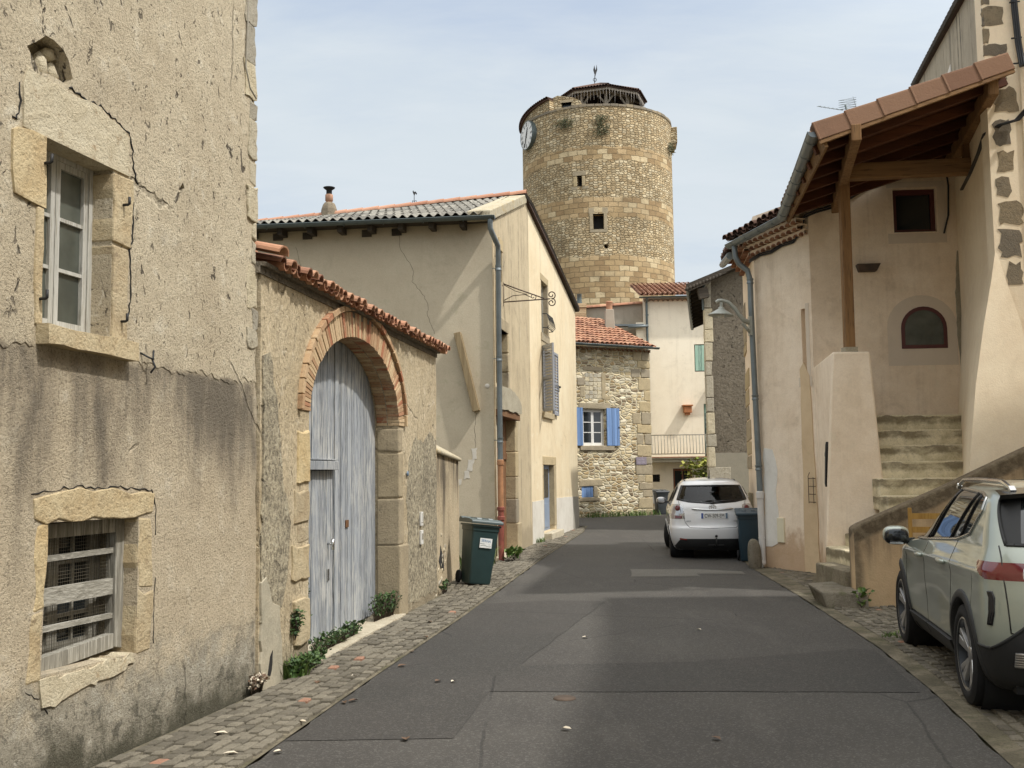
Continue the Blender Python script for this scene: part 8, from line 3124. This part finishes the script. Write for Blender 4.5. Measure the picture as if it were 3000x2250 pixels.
matsw = {'body': M['car_white'], 'front_door': M['car_white'], 'rear_door': M['car_white'], 'tailgate': M['car_white'], 'lower_bumper': M['clad'], 'side_window': M['car_glass'], 'rear_window': M['car_glass_clear'], 'windscreen': M['car_glass_clear'], 'tail_lamp': M['lens_clear']}
pw_ = sw_.cut(cls_white, matsw, white)
mb = MB()
for path in ([(-.645, 1.15), (-.60, .9), (-.545, .80), (-.52, .70), (-.44, .615), (0, .60), (.44, .615), (.52, .70), (.545, .80), (.60, .9), (.645, 1.15)],):
    rear_strip(sw_, path, mb, .005, -.001)
obj('shut_lines', mb, M['gloss_black'], white, local=True)
mb = MB()
wf = [(-.57, 1.412), (-.2, 1.418), (.2, 1.418), (.57, 1.412), (.62, 1.28), (.665, 1.15), (.45, 1.105), (0, 1.072), (-.45, 1.105), (-.665, 1.15), (-.62, 1.28), (-.57, 1.412)]
rear_strip(sw_, wf, mb, .015, -.002)
for q in (.02, .04):
    rear_strip(sw_, [(x * (1 - q * 1.1), 1.26 + (z - 1.26) * (1 - q * 1.8)) for x, z in wf], mb, .015, -.004)
obj('window_frame', mb, M['gloss_black'], white, local=True)
mb = MB()
rear_strip(sw_, [(-.02, 1.095), (.2, 1.12), (.46, 1.125)], mb, .012, .012)
mb.blob((0, sw_.yrear(0, 1.08) - .02, 1.085), (.04, .02, .022), 2, 2, .05)
obj('wiper', mb, M['gloss_black'], white, local=True)
for sd in (-1, 1):
    tl_o = pw_['tail_lamp#%d' % sd]
    for zc, r_, mt_ in ((.985, .058, 'lens_red'), (.815, .05, 'lens_red')):
        mb = MB()
        xc = sd * (.66 if zc > .9 else .65)
        yc = sw_.yrear(xc, zc)
        nr3 = Vector((sd * .55, -.83, .05)).normalized()
        ex = Vector((0, 0, 1)).cross(nr3).normalized()
        if zc > .9:
            mb.lathe([(0, .022), (r_ * .6, .02), (r_ * .95, .008), (r_, -.03)], axes((xc, yc, zc), ex, nr3.cross(ex), nr3), 24)
        else:
            o = Vector((xc, yc, zc)) + nr3 * .006
            up3 = nr3.cross(ex)
            mb.hexa([o + ex * (sx * .075) + up3 * sz * .028 + nr3 * dd_ for dd_ in (-.03, .008) for sx, sz in ((-1, -1), (1, -1), (1, 1), (-1, 1))])
        obj('red_lens', mb, M[mt_], tl_o, local=True, smooth=50, bevel=0 if zc > .9 else .008)
    mb = MB()
    xc = sd * .57
    mb.beam((sd * .50, sw_.yrear(.50, .385, .006), .385), (sd * .635, sw_.yrear(.635, .40, .006), .40), .012, .025)
    obj('reflector', mb, M['lens_red'], white, local=True)
    mb = MB()
    mb.blob((sd * .93, .92, 1.06), (.10, .06, .075), 5, 3, .05, flat=True)
    mo = obj('wing_mirror', mb, M['car_white'], white, local=True)
    mb = MB()
    mb.blob((sd * .925, .885, 1.055), (.095, .045, .068), 5, 3, .05, flat=True)
    mb.beam((sd * .76, .95, 1.03), (sd * .88, .93, 1.02), .07, .045)
    obj('mirror_shell', mb, M['gloss_black'], mo, local=True)
    mb = MB()
    mb.blob((sd * .93, .845, 1.06), (.078, .01, .055), 6, 3, .03, flat=True)
    obj('mirror_glass', mb, M['alloy'], mo, local=True)
    for yc in (-1.28, 1.28):
        arch_trim(sw_, white, yc, .30, .342, .36, sd, M['car_white'], -14, 194, .006)
        wheel_well(white, yc, .30, .35, .36, .77, sd)
        make_wheel(white, sd * .715, yc, .298, .20, .205, 5, M['alloy'], R(-16) if yc > 0 else 0.0, M['alloy_dark'])
    mb = MB()
    for path in ([(.95, .35), (.97, .7), (.93, 1.03)], [(.06, .33), (.1, .7), (.04, 1.05)], [(-.82, .4), (-.92, .7), (-.92, 1.1)]):
        strip_on(sw_, path, mb, .004, sd, -.001)
    strip_on(sw_, DLW, mb, .010, sd, .004, True)
    strip_on(sw_, [(.08, 1.05), (-.1, 1.44)], mb, .018, sd, .002)
    strip_on(sw_, [(-.95, 1.1), (-1.0, 1.42)], mb, .018, sd, .002)
    obj('shut_lines', mb, M['gloss_black'], white, local=True)
    mb = MB()
    mb.tube([(sd * .50, -.1, 1.525), (sd * .50, -.8, 1.535), (sd * .49, -1.45, 1.515)], .009, 6)
    obj('roof_groove', mb, M['gloss_black'], white, local=True)
# chrome bar, emblem, plate, lettering, hook, aerial
mb = MB()
pts = []
for k in range(17):
    x = -.40 + .80 * k / 16
    z = .965 - .022 * (1 - (x / .4) ** 2) + .012
    pts.append((x, sw_.yrear(x, z, .014), z))
mb.tube(pts, [.008] + [.017] * 15 + [.008], 8)
obj('chrome_bar', mb, M['chrome'], white, local=True, smooth=50)
em = Vector((0.0, sw_.yrear(0, 1.005, .012), 1.005))
mb = MB()


def eloop(rx, rz, cx=0.0, cz=0.0, r=.0055):
    mb.tube([em + Vector((cx + rx * math.cos(2 * math.pi * k / 24), -.002, cz + rz * math.sin(2 * math.pi * k / 24))) for k in range(25)], r, 6)


eloop(.066, .044)
eloop(.025, .040, 0, .0)
eloop(.052, .017, 0, .024)
obj('badge', mb, M['chrome'], white, local=True)
pc = Vector((.03, sw_.yrear(0, .84, .012), .84))
mb = MB()
mb.hexa([pc + Vector((sx * .25, dy, sz * .052)) for dy in (.02, 0) for sx, sz in ((-1, -1), (1, -1), (1, 1), (-1, 1))])
pl = obj('number_plate', mb, M['plate'], white, local=True)
for sx, nm in ((-1, 'plate_blue'), (1, 'plate_grey')):
    mb = MB()
    mb.hexa([pc + Vector((sx * .231 + q * .019, dy, sz * .052)) for dy in (-.0005, -.002) for q, sz in ((-1, -1), (1, -1), (1, 1), (-1, 1))])
    obj('plate_band', mb, M[nm], pl, local=True)
text_mesh("CW-509-EM", .092, axes(pc + Vector((0, -.003, -.003)), (1, 0, 0), (0, 0, 1), (0, -1, 0)) @ Matrix.Scale(.80, 4, (1, 0, 0)) @ Matrix.Scale(1.12, 4, (0, 1, 0)), 'plate_lettering', M['black_ink'], pl, local=True, extrude=.0015)
text_mesh("VERSO", .04, axes((-.45, sw_.yrear(-.45, .735, .006), .735), (1, 0, 0), (0, 0, 1), (0, -1, 0)), 'model_lettering', M['zinc_dark'], white, local=True)
text_mesh("D-4D", .04, axes((.43, sw_.yrear(.43, .735, .006), .735), (1, 0, 0), (0, 0, 1), (0, -1, 0)), 'model_lettering', M['zinc_dark'], white, local=True)
text_mesh("SKYVIEW", .022, axes((-.45, sw_.yrear(-.45, .655, .006), .655), (1, 0, 0), (0, 0, 1), (0, -1, 0)), 'dealer_lettering', M['ink_grey'], white, local=True) if False else None
mb = MB()
hy = -2.13
mb.tube([(.05, -1.95, .26), (.05, hy, .27), (.05, hy - .03, .32), (.05, hy - .03, .42)], .016, 8)
mb.blob((.05, hy - .03, .455), (.028, .028, .028), 1, 2, 0)
mb.beam((-.1, -2.06, .285), (.2, -2.06, .285), .02, .02)
obj('tow_hook', mb, M['iron'], white, local=True)
mb = MB()
mb.tube([(.0, -1.22, 1.56), (.0, -1.25, 1.60), (.0, -1.42, 1.72)], [.022, .012, .004], 6)
obj('roof_aerial', mb, M['gloss_black'], white, local=True)
mb = MB()
mb.box((0, 0, .25), (1.3, 3.6, .16))
mb.box((0, -.2, .62), (1.25, 2.7, .6))
mb.box((0, .95, .8), (1.2, .9, .34))
obj('cabin_floor', mb, M['under'], white, local=True)
mb = MB()
for x, y in ((-.34, -.95), (.34, -.95), (-.34, .12), (.34, .12)):
    mb.box((x, y, 1.0), (.42, .12, .42), None, .5, .9)
    mb.box((x, y - .01, 1.285), (.25, .09, .17), None, .5, .85)
    mb.box((x, y, 1.2), (.05, .03, .12))
pieces('seat', mb, M['seat'], white, local=True, bevel=.02)
mb = MB()
mb.box((0, .62, 1.34), (.2, .03, .06))
obj('inner_mirror', mb, M['seat'], white, local=True)
# ------------------------------------------------------------------ plants and litter
gx = lambda s, o=0.06, z=0.03: tuple(GW.P(s, z, o))
clump('ivy', 'dark ivy creeping along the foot of the left gate leaf', 'ivy', [gx(1.5, -.1), gx(1.9, -.05), gx(2.35, -.05), gx(2.75, -.06)], 520, .042, .08, M['ivy'], 'ivy at the courtyard gate', 1, .14, True, .3)
iv = clump('ivy', 'ivy stem climbing straight up the grey gate boards', 'ivy', [gx(1.62, -.23, .05), gx(1.64, -.24, .35), gx(1.66, -.25, .68)], 260, .042, .045, M['ivy'], 'ivy at the courtyard gate', 2, .12, True, -.2)
clump('ivy', 'bright ivy bush at the right foot of the gate by sandstone pier', 'ivy', [gx(3.6, -.12), gx(3.95, -.1), gx(4.2, -.05)], 420, .042, .10, M['ivy'], 'ivy at the courtyard gate', 3, .28, True, .5)
clump('ivy', 'ivy patch on cobbles below the cement patch left of gate', 'ivy', [gx(.5, .1), gx(.8, .12), gx(1.15, .08)], 480, .04, .10, M['ivy'], 'ivy at the courtyard gate', 4, .12, True, .4)
clump('ivy', 'small ivy tuft growing from the sandstone jamb left of gate', 'ivy', [gx(.66, .04, .30), gx(.74, .04, .46)], 200, .036, .06, M['ivy'], 'ivy at the courtyard gate', 5, .14, True, -.1)
grass('grass_tuft', 'bright green grass tuft beside the cement patch at the gate', [gx(.48, .06, .01), gx(.62, .1, .01)], 120, .2, M['weed'], 1, .03)
grass('grass_tuft', 'tall green grass in the corner behind the leaning dark bin', [(-.86, 18.2, 0), (-.55, 18.9, 0), (-.5, 19.6, 0)], 300, .42, M['weed'], 2, .07)
clump('weed', 'broad leaved weed at the foot of the rusty drainpipe', 'weed', [(-.12, 20.0, .01), (.12, 20.3, .01)], 60, .13, .1, M['weed'], None, 6, .2, True, .6)
clump('weed', 'small ivy sprig at the foot of low wall', 'weed', [tuple(LW.P(.05, .02, .08)), tuple(LW.P(.5, .02, .1))], 70, .05, .05, M['ivy'], None, 7, .16)
grass('grass_tuft', 'tiny weeds at the cream gable foot near the step', [tuple(HS2.P(.3, 0, .08)), tuple(HS2.P(.9, 0, .1))], 60, .16, M['weed'], 3, .04)
grass('weed_strip', 'green weeds along the base of the stone house', [tuple(DF.P(.1, 0, .15)), tuple(DF.P(1.2, 0, .2)), tuple(DF.P(2.2, 0, .15)), tuple(DF.P(3.3, 0, .15))], 420, .26, M['weed'], 4, .2)
clump('shrub', 'yellow green shrub showing above the white car roof', 'shrub', [(7.0, 41.0, .1), (7.7, 41.2, .3), (8.3, 41.0, .2)], 900, .17, .42, M['shrub'], None, 8, 1.9, True, .2)
clump('weed', 'fresh green weed in the joint between bottom step and parapet', 'weed', [(4.22, 12.78, .0), (4.3, 12.9, .02)], 70, .07, .07, M['weed'], None, 9, .22)
grass('grass_tuft', 'short moss grass on the kerb in front of the green car', [(3.75, 10.6, 0), (3.95, 10.9, 0)], 60, .06, M['weed'], 5, .06)
rr = random.Random(91)
proto = None
spots = [(-1.35, 8.9), (-1.0, 10.2), (-1.62, 8.6), (-1.3, 8.0), (-1.05, 9.4), (-.9, 10.9), (-.62, 8.75), (-.5, 8.72), (-1.9, 7.0), (-1.7, 6.5), (-1.2, 8.05), (-.72, 6.9), (.3, 7.1), (1.3, 6.75), (-1.15, 11.4), (.75, 10.9), (-1.5, 7.3), (-.95, 12.0), (2.0, 11.3), (-1.45, 6.6), ]
kinds = ['pale curled scrap of leaf', 'brown curled dead leaf', 'small dark dead leaf']
for k, (x, y) in enumerate(spots):
    mb = MB()
    L, w_ = rr.uniform(.05, .10), rr.uniform(.025, .05)
    a = rr.uniform(0, 6.28)
    kd = rr.choice((0, 0, 1, 2))
    rn = (.95, .1, .0)[kd]
    d, s = Vector((math.cos(a), math.sin(a), 0)), Vector((-math.sin(a), math.cos(a), 0))
    o = Vector((x, y, .03 if x < lerp_pts(LE)(y) else .012))
    q = [o, o + d * L * .3 + s * w_ * .6 + Vector((0, 0, .014)), o + d * L * .7 + s * w_ * .5 + Vector((0, 0, .012)), o + d * L + Vector((0, 0, .006)), o + d * L * .7 - s * w_ * .5 + Vector((0, 0, .010)), o + d * L * .3 - s * w_ * .6 + Vector((0, 0, .012))]
    mb.face([q[0], q[1], q[2], q[3]], None, rn)
    mb.face([q[0], q[3], q[4], q[5]], None, rn)
    where = 'on the cobbled verge' if x < lerp_pts(LE)(y) else ('on the dark road patch' if y > 8.3 else 'on the near asphalt')
    tag(obj('fallen_leaf', mb, M['litter'], None), '%s lying %s' % (kinds[kd], where), 'leaf', 'scraps and dead leaves on the ground')
mb = MB()
mb.lathe([(0, .012), (.075, .012), (.085, .006), (.088, .0)], Matrix.Translation((.37, 8.05, .002)), 20)
tag(obj('valve_cover', mb, M['rust_iron'], None), 'small rusty round valve cover set in the near asphalt', 'valve cover')
mb = MB()
mb.tube([tuple(GW.P(s, z, o)) for s, z, o in ((4.0, .06, .1), (4.2, .07, .14), (4.4, .09, .12))], .012, 5)

mb = MB()
mb.prism(GW, rough([(.10, .12), (.15, .1), (.20, .2), (.19, .3), (.14, .26)], .04, .008, 3), .0, .026)
hl = obj('hole', mb, M['dark'], gw)
clump('weed', 'withered reddish plant at the wall foot left of the cement patch', 'weed', [tuple(LH.P(.02, .02, .05)), tuple(LH.P(.2, .02, .05))], 130, .035, .05, M['litter'], None, 12, .13)
